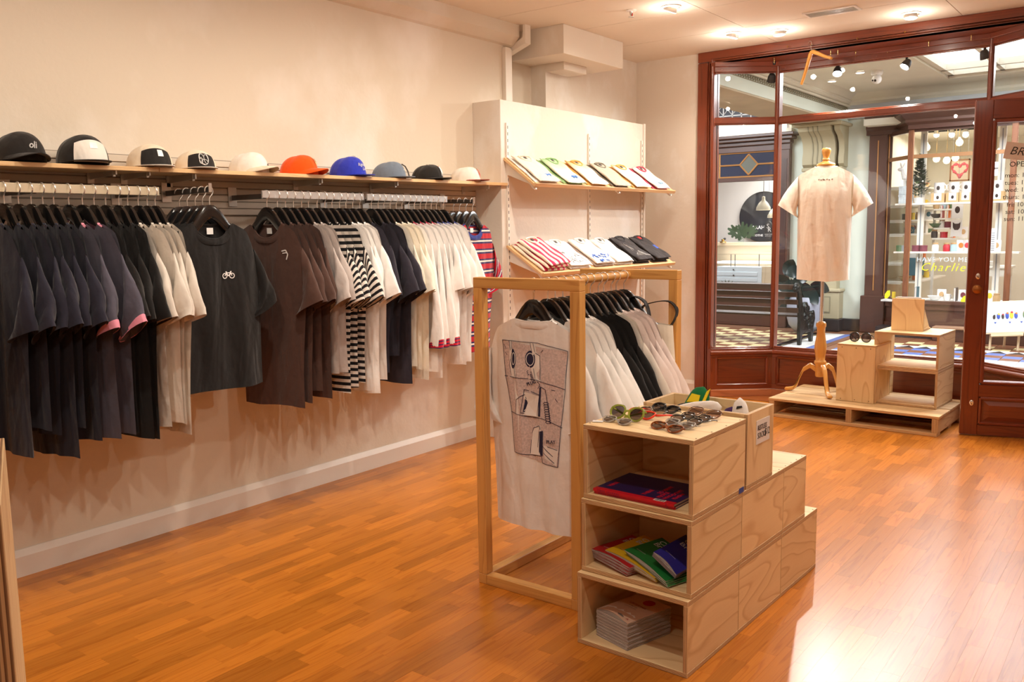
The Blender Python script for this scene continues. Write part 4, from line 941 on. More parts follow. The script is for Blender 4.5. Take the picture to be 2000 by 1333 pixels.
for k in range(9): line_on(b, S, [P2(*c) for c in ring(1076+k*.4, 790+k*4.2, 4, 2.4, 8)], .002, True, .0035)
line_on(b, S, [P2(*c) for c in ((1036, 770), (1065, 776), (1060, 816), (1030, 813), (1036, 770))], W1, True, .0035)
b.build('print_lines', M_PRINTN, FR)
b = MB(); disc_on(b, S, *P2(1014, 718), .014, .034, True); disc_on(b, S, *P2(1046, 714), .024, .033, True); disc_on(b, S, *P2(1013, 704), .007, .012, True)
fill_on(b, S, [P2(1039, 776), P2(1058, 779), P2(1054, 813), P2(1034, 811)], True, .003, 3, 3); fill_on(b, S, [P2(1065, 842), P2(1071, 840), P2(1070, 886), P2(1062, 886)], True, .003, 3, 3); fill_on(b, S, [P2(1065, 762), P2(1068, 762), P2(1066, 815), P2(1062, 815)], True, .003, 2, 3)
o = b.build('print_darks', M_PRINTN, FR); o['kind'] = 'stuff'
b = MB(); line_on(b, S, [P2(*c) for c in ring(1015, 716, 3.4, 11, 14)], .003, True, .005); line_on(b, S, [P2(*c) for c in ring(1046, 714, 7, 11, 14)], .003, True, .005); line_on(b, S, [P2(*c) for c in ((1036, 783), (1056, 810))], .002, True, .0045); line_on(b, S, [P2(*c) for c in ((1057, 782), (1036, 809))], .002, True, .0045); b.build('print_lights', M_PRINTW, FR)
for s_, px, py, a in (('PLUG', 1041, 763, .35), ('PLAY', 1077, 862, .12)):
    p = P2(px, py); q = S.on(p[0], p[1], True, .005); text_mesh(s_, .019, M_PRINTN, 'print_word', FR, Tr(q) @ Rz(PI) @ RXT @ Rz(a))
# canvas tote with black straps at the far end of the rack
tt = thing('tote_bag', 'cream canvas tote bag with black straps at the far end of the floor rack', 'bag', (-1.83, 3.315, .82))
b = MB()
def tote(u, v):
    a = 2*PI*u; c = math.cos(a); x = .17*math.copysign(abs(c)**.6, c)*(1-.05*v); y = .022*math.sin(a)*(1+.5*(1-v)); return (x, y+.006*math.sin(9*x+3*v), .21*v-.05+.02*math.cos(6*x)*v)
b.grid(tote, 28, 8, closeu=True); b.build('bag_body', CRM, tt, smooth=70)
def smooth_path(P, n=6):
    P = [Vector(q) for q in P]; out = []
    for i in range(len(P)-1):
        a, b_, c, d = P[max(0, i-1)], P[i], P[i+1], P[min(len(P)-1, i+2)]
        for k in range(n):
            t = k/n; out.append(.5*((2*b_)+(c-a)*t+(2*a-5*b_+4*c-d)*t*t+(3*b_-a-3*c+d)*t**3))
    return out+[P[-1]]
for pts in ([(-.11, -.018, .15), (-.09, -.02, .23), (-.03, -.02, .285), (.03, -.02, .27), (.055, -.02, .22), (.06, -.02, .15)], [(-.02, .018, .15), (.0, .02, .235), (.06, .02, .262), (.13, .02, .268), (.165, .02, .235), (.155, .02, .19), (.125, .02, .15)]):
    path = smooth_path(pts); b = MB(); k = len(b.v)
    for q in path: b.v += [(q[0], q[1]-.014, q[2]), (q[0], q[1]+.014, q[2]), (q[0]+.001, q[1]+.014, q[2]+.004), (q[0]+.001, q[1]-.014, q[2]+.004)]
    for i in range(len(path)-1):
        for j in range(4): b.face([k+4*i+j, k+4*i+(j+1) % 4, k+4*i+4+(j+1) % 4, k+4*i+4+j])
    b.build('strap', BLK, tt, smooth=60)
hanger((DX, 3.312, DZ-.068), 0.02, 'black lacquered hanger in front of the canvas tote, last on the floor rack', 'black hangers on the floor rack')
# shirt on the tailor dummy, seen from behind
r, S = make_shirt('cream t-shirt worn by the tailor dummy in the shop window', (MN.x, MN.y, 1.838), math.radians(197.8), C('ecru_cotton', 246, 238, 226), None, 77, full=True, hw=.192, L=.845, sleeve=.25, D=.125, shw=.195, neck=.075, zn=-.015, drop=.05, slope=.50, th=.55, flare=.0, tagm=False)
b = MB()
for k, x in enumerate((.05, .035, .022, .012, -.005, -.02, -.04)): line_on(b, S, [(x, -.112), (x-.010, -.112+.003*((-1)**k))], .006, True)
b.build('back_print', mat('brown_print', sr(120, 90, 70), .8), r)
# loose wooden hanger on the window head
wh = thing('wooden_hanger', 'orange-brown wooden hanger dangling askew from a hook on the window head', 'hanger', at(1586, 103, 1, YF-.06), .0, None, (0, -.35, -.62))
b = MB(); pth = [(-.185, 0, -.155), (-.12, 0, -.10), (-.06, 0, -.042), (-.02, 0, -.004), (0, 0, .004), (.02, 0, -.004), (.06, 0, -.042), (.12, 0, -.10), (.185, 0, -.155)]
b.tube(pth, [.010, .012, .014, .016, .017, .016, .014, .012, .010], 8); b.build('hanger_body', M_BEECH, wh, smooth=60)
b = MB(); pth = [(0, 0, .015), (0, 0, .045), (.006, 0, .055)] + [(.017*math.cos(math.radians(a)), 0, .075+.017*math.sin(math.radians(a))) for a in range(-40, 200, 30)]; b.tube(pth, .002, 6); b.build('hook', M_CHW, wh, smooth=60)
# ------------------------------------------------------------------ folded shirts on the sloping shelves
def folded(shelf, yc, x0, ln, wd, h, z, label, M, group, Mc=None, Medge=None, print_=None, seed=0, ry=0.0):
    """a shirt folded to a pad: x down the slope from x0, neck at the top end"""
    par, L, ya, yb, a = SLOPE[shelf]; rs = random.Random(seed)
    T = Matrix.Translation(par.location) @ Ry(a) @ Tr(x0, yc-ya, z) @ Rz(ry); loc = T.translation
    r = thing('folded_shirt', label, 'folded shirt', loc, 0, group, T.to_euler()); ph = rs.uniform(0, 6)
    def prof(u, v):
        # superellipse pad: u around the section, v along
        an = 2*PI*u; c, s_ = math.cos(an), math.sin(an); e = min(1, math.sqrt(max(0, 1-(2*v-1)**12)))
        y = wd/2*math.copysign(abs(c)**.35, c)*(.985+.015*e)+.004*math.sin(7*v+ph); zz = h/2+h/2*math.copysign(abs(s_)**.6, s_)*(.35+.65*e)
        if s_ > 0: zz += .003*math.sin(11*v+ph+5*c)
        return (v*ln+.003*math.sin(8*c+ph), y, zz)
    b = MB(); b.grid(prof, 24, 14, closeu=True, uv=lambda u, v: (u, v*ln if not print_ == 'cross' else u*wd*2.2)); n = len(b.v); b.face(list(range(24))); b.face(list(range(n-24, n)))
    if print_ == 'cross': b.uv = [[(b.v[i][0], b.v[i][1]+1) for i in f] for f in b.f]
    b.build('folded_body', M, r, smooth=60)
    pth = [(.012+.055*math.sqrt(max(0, 1-(2*k/12-1)**2)), (2*k/12-1)*.062, h+.002) for k in range(13)] + [(.010, .045, h+.004), (.006, 0, h+.005), (.010, -.045, h+.004)]
    b = MB(); b.tube(pth, .0055, 6, closed=True); b.build('collar', Mc or M, r, smooth=70)
    b = MB(); b.box(.018, .04, -.012, .012, h+.0, h+.0035); b.build('neck_label', mat('dark_label', sr(70, 66, 60), .7), r)
    return r, h
def dino(r, h, x, y, m=M_PRINTB, s=1.0):
    poly = [(-.04, .0), (-.028, .014), (-.01, .016), (.01, .012), (.03, .018), (.044, .006), (.03, .002), (.026, -.012), (.016, -.012), (.012, -.002), (-.008, -.003), (-.014, -.014), (-.024, -.012), (-.024, .0)]
    b = MB(); b.prism([(x-q[1]*s, y+q[0]*s) for q in poly], h-.001, h+.0028, 2); o = b.build('chest_print', m, r)
GU = 'folded shirts on the upper sloping shelf'; GL = 'folded shirts on the lower sloping shelf'
FY = cloth('yellow_fade', sr(236, 228, 216), fade=(sr(226, 170, 84), .0, .13)); FG = cloth('green_fade', sr(226, 228, 214), fade=(sr(150, 190, 130), .0, .16)); FP = cloth('pink_white', sr(236, 226, 220), fade=(sr(230, 170, 180), .0, .03)); FO = cloth('orange_white', sr(234, 228, 218), fade=(sr(232, 190, 110), .0, .05))
LG2 = C('taupe_fade', 186, 176, 160); SAND = C('sand_cotton', 230, 216, 198)
for k, (yc, M, Mu, nm, w_) in enumerate(((4.735, SAND, WHT, 'cream shirt with blue animal print', .24), (5.05, FG, C('green_cotton', 150, 186, 128), 'green-edged tie-dye shirt', .235), (5.355, FY, C('amber_cotton', 222, 168, 86), 'amber-faded white shirt', .23), (5.675, LG2, C('taupe_cotton', 128, 118, 102), 'taupe grey shirt', .235), (5.985, FO, C('apricot_cotton', 230, 180, 100), 'white shirt with apricot edge', .235), (6.30, FP, C('rose_cotton', 196, 70, 96), 'white shirt with rose edge', .235))):
    folded('up', yc-.012, .012, .282, w_, .013, .0, f'{nm}, lower of its pair, {ORD[k]} pair from left, upper shelf', Mu, GU, seed=k)
    r, h = folded('up', yc, .020, .285, w_, .016, .0185, f'{nm}, upper of its pair, {ORD[k]} pair from left, upper shelf', M, GU, Mc=Mu if k else M, seed=k+20, ry=.03)
    if k in (0, 1, 4, 5): dino(r, h, .225, .03, M_PRINTB if k < 2 else mat('pale_blue_print', sr(150, 190, 220), .8))
STP = cloth('pink_stripe', (1, 1, 1), (.068, [(0, sr(206, 40, 88)), (.45, sr(238, 226, 204))]))
for j in range(3): folded('lo', 4.76+.008*j, .02, .30, .27, .022, .0225*j, ('bottom', 'middle', 'top')[j] + ' pink and cream striped shirt of the stack left on the lower shelf', STP, GL, Mc=CRM, seed=40+j, print_='cross', ry=.05*j)
for j in range(2):
    r, h = folded('lo', 5.075, .02, .30, .27, .020, .021*j, ('lower', 'upper')[j] + ' white shirt of the pair with black sketch print on the lower shelf', WHT, GL, seed=50+j, ry=-.03*j)
    if j:
        b = MB(); q = random.Random(4)
        for k in range(26):
            x, y = .15+q.random()*.12, -.10+q.random()*.19; b.tube([(x, y, h+.0012), (x+q.uniform(-.02, .02), y+q.uniform(-.02, .02), h+.0014), (x+q.uniform(-.02, .03), y+q.uniform(-.03, .03), h+.0012)], .0012, 4)
        b.build('sketch_print', M_INK, r)
for j in range(2):
    r, h = folded('lo', 5.395, .015, .30, .26, .022, .023*j, ('lower', 'upper')[j] + ' white shirt of the pair with blue print on the lower shelf', WHT if j else LGREY, GL, seed=60+j)
    if j:
        b = MB(); q = random.Random(8)
        for k in range(20):
            x, y = .20+q.random()*.085, -.11+q.random()*.22; b.prism([(x, y), (x+q.uniform(.01, .025), y+q.uniform(-.01, .03)), (x+q.uniform(-.01, .01), y+q.uniform(.02, .035))], h-.001, h+.0022, 2)
        b.build('blue_print', mat('strong_blue_print', sr(44, 96, 186), .8), r)
for j in range(2): folded('lo', 5.67, .015, .30, .25, .020, .021*j, ('lower', 'upper')[j] + ' pale grey shirt of the pair with blue-lined neck on the lower shelf', C('pale_grey_cotton', 222, 216, 208), GL, Mc=BLUE if not j else WHT, seed=70+j)
for g_, (yc, lab) in enumerate(((5.94, 'with white line print'), (6.235, 'with red label'))):
    for j in range(3):
        r, h = folded('lo', yc, .015+.004*j, .30, .25, .018, .019*j, ('bottom', 'middle', 'top')[j] + f' black shirt of the stack {lab} on the lower shelf', C('washed_black', 52, 48, 50), GL, seed=80+g_*5+j, ry=.04*(j-1))
        if j == 2 and g_ == 0:
            b = MB()
            for k in range(9): b.tube([(.10+.02*k, -.06+.012*k, h+.0012), (.16+.014*k, -.05+.02*k, h+.0015), (.26, -.07+.02*k, h+.0012)], .0011, 4)
            b.build('line_print', M_PRINTW, r)
        if j == 2 and g_ == 1:
            b = MB(); b.box(.02, .05, -.02, .022, h+.002, h+.006); b.build('neck_label', mat('red_label', sr(206, 40, 44), .6), r)
            b = MB(); b.box(.14, .19, .05, .09, h+.0005, h+.003); b.build('chest_print', mat('blue_patch', sr(60, 90, 180), .7), r)
# ------------------------------------------------------------------ caps on the wall shelf
def cap(label, px, face, w, h, Mc, Mb=None, Mf=None, curve=0.0, flat=True, seed=0, blen=.066, py_off=0, dent=0):
    y = at(px, 338, 0, -3.60).y; z = shelf_top(y)+.0008; ang = math.radians(face)
    r = thing('cap', label, 'cap', (-3.615, y, z), ang, 'caps on the hat shelf')
    ry, rx = w/2, w*.56
    def crown(a, v, off=0):
        c, s_ = math.cos(a), math.sin(a); front = max(0, c); ex = .86-.34*front; t = v*PI/2
        k = max(0, math.cos(t))**ex*(1-.012*abs(math.sin(3*a)))
        hh = h*(1+.05*front)*math.sin(t)**(.92+.1*front)
        if dent: hh -= dent*max(0, math.cos(a*2+1))*max(0, v-.5)*.05
        n = 1+off/ry; return Vector((rx*c*k*n, ry*s_*k*n, max(0, hh+off*math.sin(t))))
    b = MB(); b.grid(lambda u, v: crown(2*PI*u, v*.985), 36, 12, closeu=True); n = len(b.v); b.face(list(range(n-36, n))); b.build('crown', Mc, r, smooth=60)
    b = MB(); b.ball((0, 0, h*.995), .008, 10, sz=.5); b.build('top_button', Mc, r, smooth=70)
    # peak
    def peak(u, v, t=0):
        a = math.radians(-72+144*u); e = Vector((rx*math.cos(a)*.97, ry*math.sin(a)*.97, 0)); ext = blen*math.cos(a*1.2)**.75 if abs(a*1.2) < PI/2 else 0
        x = e.x+ext*v; yv = e.y*(1-.02*v); z_ = .006+(curve*(1-(yv/ry)**2)) - curve*.55*v*(0.3+abs(yv/ry)) + t
        return Vector((x, yv, max(.0006+t, z_)))
    b = MB(); nu, nv = 20, 5; b.grid(lambda u, v: peak(u, v, .003), nu, nv); b.grid(lambda u, v: peak(u, v, 0), nu, nv)
    m0, m1 = 0, (nu+1)*(nv+1)
    edge = [nv*(nu+1)+i for i in range(nu+1)]
    for i in range(nu): b.face([m0+edge[i], m0+edge[i+1], m1+edge[i+1], m1+edge[i]])
    b.build('peak', Mb or Mc, r, smooth=50)
    if Mf:
        b = MB(); b.grid(lambda u, v: crown(math.radians(-44+88*u), (.02+v*.55*(1-.20*(2*u-1)**2)), .0018), 14, 8); b.build('front_panel', Mf, r, smooth=70)
    return r, crown
def wrap(me_obj, crown, a0, z0, w, h, off=.004):
    """bend flat lettering round the front of a cap: local x -> angle, y -> height"""
    for v in me_obj.data.vertices:
        a = a0+v.co.x/(w*.5); t = max(0, min(.98, (z0+v.co.y)/h)); vv = math.asin(t**1.02)/(PI/2); p = crown(a, vv, off+v.co.z*0); v.co = p
def patch(r, crown, name, m, a0, a1, v0, v1, off=.003):
    b = MB(); b.grid(lambda u, v: crown(a0+(a1-a0)*u, v0+(v1-v0)*v, off), 8, 5); return b.build(name, m, r, smooth=70)
CW = sr(232, 224, 214)
DENIM = cloth('denim_blue', sr(112, 122, 136)); ORNG = cloth('orange_twill', sr(232, 84, 14)); ROYAL = cloth('royal_twill', sr(46, 58, 176)); CAPW = cloth('white_twill', CW); CAPB = cloth('black_twill', sr(38, 34, 32)); CREAMT = cloth('cream_twill', sr(226, 208, 184)); RUST = cloth('rust_twill', sr(150, 62, 40))
r, c = cap('black dad cap with white script embroidery, first from the left', 44, 2, .186, .108, CAPB, curve=.02)
o = text_mesh('oli', .034, M_PRINTW, 'embroidery', r, shear=.3, align='CENTER', bold=.0008); wrap(o, c, .05, .045, .186, .108)
r, c = cap('black five-panel cap with large white front panel', 167, -4, .196, .112, CAPB, Mf=CAPW); patch(r, c, 'front_label', M_WHITE, -.12, .22, .32, .48)
r, c = cap('white five-panel cap with black front and white label', 297, -10, .190, .100, CREAMT, CAPW, CAPB); patch(r, c, 'front_label', M_WHITE, .0, .28, .30, .50)
r, c = cap('cream five-panel cap with black front and white line drawing', 386, -12, .180, .088, CREAMT, CAPW, CAPB)
b = MB()
for k, (ax, vv, ra, rv) in enumerate(((.05, .38, .26, .24), (-.08, .42, .10, .10), (.16, .34, .12, .16), (.06, .24, .16, .08), (-.12, .28, .08, .10))):
    b.tube([c(ax+ra*math.cos(q*PI/8), vv+rv*math.sin(q*PI/8), .004) for q in range(13 if k % 2 else 17)], .0011, 4)
b.build('line_drawing', M_PRINTW, r)
r, c = cap('plain white dad cap with curved peak', 490, 18, .178, .094, CAPW, CREAMT, curve=.022); patch(r, c, 'front_label', M_BLKMAT, .15, .35, .22, .27)
r, c = cap('bright orange dad cap with curved peak and small tag', 588, 20, .180, .096, ORNG, curve=.024)
o = patch(r, c, 'front_tag', mat('yellow_tag', sr(226, 190, 120), .6), .05, .30, .34, .68); patch(r, c, 'tag_mark', mat('red_mark', sr(200, 60, 30), .6), .12, .23, .42, .58, .004)
r, c = cap('royal blue flat-peak cap with white script', 683, 12, .186, .104, ROYAL, flat=True); patch(r, c, 'top_clip', mat('gold_clip', sr(96, 84, 40), .4), -.4, .5, .86, .93, .004)
for s_, z_, a_ in (('Righteous', .052, -.02), ('Living', .032, .06)):
    o = text_mesh(s_, .021, M_PRINTW, 'embroidery', r, shear=.25, align='CENTER', bold=.0004); wrap(o, c, a_+.1, z_, .186, .104)
r, c = cap('washed denim blue cap with hanging dark swing tag', 763, 14, .182, .092, DENIM)
o = text_mesh('restless', .012, M_PRINTW, 'embroidery', r, align='CENTER'); wrap(o, c, .15, .042, .182, .092)
b = MB(); b.tube([c(.55, .62, .004), c(.62, .45, .012), c(.66, .25, .016), c(.66, .08, .018)], .004, 4); b.build('swing_tag', mat('dark_tag', sr(62, 52, 46), .5), r)
for lab, px, fa, Mc, Mb, Mm in (('black flat-peak cap with white notched patch', 838, 10, CAPB, CAPB, M_PRINTW), ('white cap with rust peak and red notched patch, last on the right', 912, 16, CAPW, RUST, mat('red_patch', sr(204, 52, 36), .7))):
    r, c = cap(lab, px, fa, .178, .090, Mc, Mb, curve=.004, dent=.3)
    b = MB(); A0, A1, V0, V1 = .02, .38, .16, .60; k = len(b.v); col = 9
    for i in range(col):
        u = i/(col-1); lo = V0+(.16*(1-abs(2*u-1))**1.0 if .2 < u < .8 else 0)
        for j in range(5): b.v.append(tuple(c(A0+(A1-A0)*u, lo+(V1-lo)*j/4, .004)))
    for i in range(col-1):
        for j in range(4): b.face([k+i*5+j, k+(i+1)*5+j, k+(i+1)*5+j+1, k+i*5+j+1])
    b.build('notched_patch', Mm, r); patch(r, c, 'patch_band', mat('red_patch', sr(204, 52, 36)) if Mm is M_PRINTW else M_INK, A0, A1, V1+.01, V1+.05, .004)
# ------------------------------------------------------------------ books and booklets in the crates
def crate_local(u, al, z): p = crate_pos(al, z, u); return Vector(p)
def lie_text(s_, size, m, parent, x, y, z, rot=0, **kw): return text_mesh(s_, size, m, 'lettering', parent, Tr(x, y, z) @ Rz(rot), depth=.0002, **kw)
JR = mat('journal_red', sr(196, 18, 40), .45); JB = mat('journal_navy', sr(34, 24, 78), .45); PAPER = mat('paper_edges', (.72, .66, .60), .8)
Z1 = 2*H1+.002+.016
for j in range(2):
    p = crate_local(.372, .040+.006*(1-j), Z1+.0005+.0100*j)
    r = thing('journal', ('lower' if not j else 'upper') + ' of two red and navy journals in the top crate', 'book', p, -CA-.005-.01*j, 'journals in the top crate')
    b = MB(); b.box(.002, .300, .003, .226, .0012, .0080); b.build('pages', PAPER, r)
    b = MB(); b.box(0, .302, 0, .228, .0080, .0092); b.build('cover', JB, r, bevel=.0003); b = MB(); b.box(0, .302, 0, .228, 0, .0012); b.build('back_cover', JB, r)
    b = MB(); b.box(0, .302, -.001, .003, 0, .0092); b.box(0, .302, .0, .022, .0091, .0096); b.build('spine', JR, r)
    text_mesh('VERSE JOURNAL', .0080, JB, 'lettering', r, Tr(.015, -.0013, .0018) @ RXT, depth=.0002, spacing=1.6); text_mesh('2', .010, JB, 'lettering', r, Tr(.272, -.0013, .0015) @ RXT, depth=.0002)
    if j:
        b = MB(); b.box(.225, .265, .003, .021, .0096, .0099); lab = b.build('barcode_label', M_WHITE, r)
        b = MB(); 
        for k in range(9): b.box(.229+k*.0037, .2305+k*.0037+.0006*(k % 3), .005, .019, .0099, .0101)
        o = b.build('barcode', M_INK, lab); o['kind'] = 'stuff'
        for k, (s_, x, y) in enumerate((('THERE', .165, .035), ('SO MANY', .200, .075), ('PEOPLE', .220, .035), ('WHO', .243, .03), ('DON\'T', .246, .085), ('KNOW', .268, .05), ('VERSE', .025, .05))): lie_text(s_, .021, JR, r, x+.012, y, .0093, PI/2-.0, bold=.0006)
def booklet(p, rz, mc, label, group, w=.148, l=.205, t=.004, open_=.010, title=None, roll=0, tc=None, mi=None, lean=0):
    r = thing('booklet', label, 'booklet', p, 0, group, (lean, roll, rz))
    def surf(z0, gap): 
        return lambda u, v: (u*w, v*l, z0+gap*math.sin(PI*min(1, u*1.05))*(1-v)**2)
    b = MB(); n = 8
    b.grid(surf(t, open_), n, 6); b.grid(surf(t-.0006, open_), n, 6); k = (n+1)*7
    for i in range(n): b.face([i, i+1, k+i+1, k+i])
    for j in range(6): b.face([j*(n+1), (j+1)*(n+1), k+(j+1)*(n+1), k+j*(n+1)]); b.face([j*(n+1)+n, (j+1)*(n+1)+n, k+(j+1)*(n+1)+n, k+j*(n+1)+n])
    b.build('cover', mc, r, smooth=60)
    for q, (zz, g) in enumerate(((.0008, .0), (.0018, open_*.35), (.0027, open_*.65))):
        b = MB(); b.grid(surf(zz, g), n, 4); b.grid(surf(zz-.0007, g), n, 4); b.build('page', mi or PAPER, r, smooth=60)
    b = MB(); b.box(0, w, 0, l, -.0006, 0); b.build('back_cover', mc, r)
    if title:
        for s_, y in title: 
            o = lie_text(s_, .033, tc or M_PRINTW, r, .016, l*y, 0, 0, bold=.0006)
            for v in o.data.vertices: v.co.z = surf(t, open_)(v.co.x/w, v.co.y/l)[2]+.0008
        o = lie_text('Architecture', .008, tc or M_PRINTW, r, .016, l*.22, 0, 0)
        for v in o.data.vertices: v.co.z = surf(t, open_)(v.co.x/w, v.co.y/l)[2]+.0008
    return r
CITY = (('City', .80), ('Brief', .66))
Z2 = H1+.001+.016
bk = dict(red=mat('booklet_red', sr(168, 20, 30), .5), yellow=mat('booklet_yellow', sr(214, 172, 30), .5), green=mat('booklet_green', sr(24, 110, 48), .5), blue=mat('booklet_blue', sr(40, 40, 140), .5))
ORDZ = ['bottom', 'second', 'third', 'fourth', 'fifth', 'top']
for nm, n, (px, py), (qx, qy), qz in (('red', 6, (1153, 1074), (1230, 1112), .032), ('yellow', 3, (1182, 1076), (1278, 1132), .016), ('green', 4, (1219, 1076), (1300, 1138), .020), ('blue', 4, (1276, 1080), (1338, 1143), .022)):
    p0 = at(px, py, 1, 2.445 if nm != 'blue' else 2.415); p1 = at(qx, qy, 2, Z2+qz)
    for j in range(n):
        k = n-1-j; dz = .0055*k; a0 = p0+Vector((-.003*k*(-1 if nm == 'green' else 1), .003*k, -dz)); a1 = p1+Vector((.003*k if nm in ('yellow', 'green') else -.002*k, -.002*(k % 2), -dz*.9)); a1.z = max(a1.z, Z2+.003); a0.z = max(a0.z, Z2+.003)
        d = a1-a0; w_ = ('top' if j == n-1 else ('bottom', 'second', 'third', 'fourth', 'fifth')[j])
        booklet(a0, max(math.atan2(d.y, d.x), -.06) if nm == 'blue' else math.atan2(d.y, d.x), bk[nm], f'{nm} booklet, {w_} of the {nm} pile in the middle crate', f'{nm} booklets in the middle crate', title=CITY if j >= n-2 else None, roll=math.atan2(-d.z, math.hypot(d.x, d.y)), open_=.010 if j == n-1 else .005, w=d.length if nm != 'blue' else .100, l=.205 if nm != 'green' else .18, t=.0035)
Z3 = .016
BKW = mat('booklet_blush', (.62, .50, .46), .6); BKT = mat('booklet_cream', sr(208, 176, 152), .6); RDP = mat('red_ink', sr(170, 20, 30), .6)
for j in range(18):
    top = j == 17; p = crate_local(.372-.001*(j % 3), .055+.0015*(j % 2), Z3+.0015+j*.0053)
    w_ = 'topmost' if top else ORD[j]+' from the bottom'
    r = booklet(p, -.28+.006*math.sin(j*2.1), BKT if top else BKW, f'pale blush booklet, {w_} of the pile in the bottom crate', 'pale booklets in the bottom crate', w=.150, l=.205, open_=.014 if top else .001)
    if top:
        def zt(x, y): return .004+.014*math.sin(PI*min(1, x/.150*1.05))*(1-y/.205)**2+.0007
        b = MB(); b.lathe([(.0001, 0), (.022, 0)], 20, c=(.085, .165, zt(.085, .165)+.001)); b.build('red_roundel', RDP, r)
        for s_, sz, x, y in (('christmas', .020, .035, .118), ('in the city', .010, .05, .100), ('a guide to festive places', .006, .04, .088), ('A', .016, .125, .012)):
            o = lie_text(s_, sz, RDP if sz > .015 else M_INK, r, x, y, 0)
            for v in o.data.vertices: v.co.z = zt(v.co.x, v.co.y)
        b = MB(); q = random.Random(3)
        pts = [(.004, .004)] + [(.004+.142*k/14, .040+.018*q.random()) for k in range(15)] + [(.146, .004)]; b.prism(pts, 0, .0002, 2)
        for i, v in enumerate(b.v): b.v[i] = (v[0], v[1], zt(v[0], v[1])-.0004+v[2])
        b.build('snow_print', M_WHITE, r)
        b = MB(); b.prism([(.085, .016), (.092, .020), (.10, .022), (.112, .018), (.118, .012), (.106, .010), (.094, .009)], .0, .0002, 2)
        for i, v in enumerate(b.v): b.v[i] = (v[0], v[1], zt(v[0], v[1])+v[2]+.0002)
        b.build('grey_print', mat('grey_ink', sr(110, 96, 88)), r)
# ------------------------------------------------------------------ sunglasses
LENS = glass('dark_lens', (.16, .14, .15), 1.6); LENSB = glass('brown_lens', (.34, .24, .22), 1.6); LENSC = glass('smoke_lens', (.38, .33, .30), 1.4)
def sunglasses(label, p, rz, mf, ml, rx=.025, rz_=.020, rim=.0022, tilt=.75, wire=False, fold=False, group='sunglasses on the top crate', lift=.0):
    r = thing('sunglasses', label, 'sunglasses', p, rz, group); T = Rx(-tilt); hz = rz_+rim
    def tr(x, y, z): return tuple(T @ Vector((x, y, z)))
    cx = rx+.009
    b = MB()
    for sg in (1, -1): b.tube([tr(sg*cx+rx*math.copysign(abs(math.cos(a))**.85, math.cos(a)), -.004*abs(math.cos(a)), hz+rz_*math.sin(a)) for a in [2*PI*k/20 for k in range(20)]], rim, 6, closed=True)
    b.build('rims', mf, r, smooth=60)
    b = MB(); b.tube([tr(-.0095, 0, hz+.006), tr(-.004, .003, hz+.010), tr(.004, .003, hz+.010), tr(.0095, 0, hz+.006)], rim*.95, 6); b.build('bridge', mf, r, smooth=60)
    for sg in (1, -1):
        b = MB(); k = [tr(sg*cx+rx*math.cos(a), 0, hz+rz_*math.sin(a)) for a in [2*PI*j/20 for j in range(20)]]; q = len(b.v); c0 = tr(sg*cx, -.0035, hz); b.v.append(c0); b.v += k
        for j in range(20): b.face([q, q+1+j, q+1+(j+1) % 20])
        b.build('lens', ml, r, smooth=80)
        h = Vector(tr(sg*(cx+rx+.003), 0, hz+rz_*.55)); e = Vector((sg*(cx+rx-.004), .105, .006)) if not fold else Vector((-sg*.018, .018+.005*sg, .006))
        m_ = h.lerp(e, .7); m_.z = max(m_.z, .010)
        b = MB(); b.tube([Vector(tr(sg*(cx+rx-.001), 0, hz+rz_*.55)), h, h.lerp(e, .08), m_, m_.lerp(e, .6), e+Vector((0, 0, -.002))], [rim, rim*1.1, rim*1.1, rim*.9, rim*1.1, rim], 6); b.build('temple', mf, r, smooth=60)
    return r
TOPZ = 3*H1+.0035
clearp = mat('clear_acetate', (.80, .78, .74), .08, alpha=1, trans=.7); limep = mat('lime_acetate', sr(190, 204, 90), .08, trans=.6); tort = mat('tortoise_acetate', sr(122, 62, 26), .12, var=.7, vscale=60); redf = mat('red_acetate', sr(226, 60, 36), .2); blkf = mat('gloss_black_acetate', (.012, .012, .013), .1); gun = mat('gunmetal_wire', (.10, .10, .10), .25, 1); grad = mat('smoke_wire', sr(120, 96, 90), .25, .6)
for lab, (x, y), rz, mf, ml, kw in (
    ('clear-framed sunglasses at the front left of the crate top', (-1.462, 2.470), -.22, clearp, LENS, dict(tilt=1.25, fold=True)),
    ('lime green transparent sunglasses behind the clear pair', (-1.452, 2.530), -.12, limep, LENS, dict(rx=.029, rz_=.024, rim=.004, tilt=.62, fold=True)),
    ('red-orange framed sunglasses behind the lime pair', (-1.440, 2.595), -.42, redf, LENS, dict(rx=.028, rim=.0034, tilt=1.1)),
    ('thin black wire sunglasses behind the red pair', (-1.430, 2.655), -.30, gun, LENSC, dict(rim=.0016, tilt=1.2)),
    ('thick glossy black sunglasses at the back left of the crate top', (-1.415, 2.722), -.34, blkf, LENS, dict(rim=.0042, tilt=1.15, fold=True)),
    ('tortoiseshell sunglasses at the front right of the crate top', (-1.275, 2.462), -.28, tort, LENS, dict(rx=.027, rim=.003, tilt=1.2, fold=True)),
    ('clear-framed sunglasses just behind the tortoiseshell pair', (-1.262, 2.528), -.30, clearp, LENS, dict(rim=.003, tilt=1.2, fold=True)),
    ('black wire aviators with a paper tag, right of centre', (-1.268, 2.588), -.26, gun, LENS, dict(rx=.027, rim=.0018, tilt=1.15)),
    ('small dark round wire sunglasses in the right rear row', (-1.262, 2.650), -.22, gun, LENS, dict(rx=.024, rim=.0018, tilt=1.15, fold=True)),
    ('brown gradient sunglasses at the back right beside the socks box', (-1.262, 2.715), -.25, grad, LENSB, dict(rx=.029, rz_=.023, rim=.0013, tilt=1.05, fold=True))):
    sunglasses(lab, (x, y, TOPZ), rz, mf, ml, **kw)
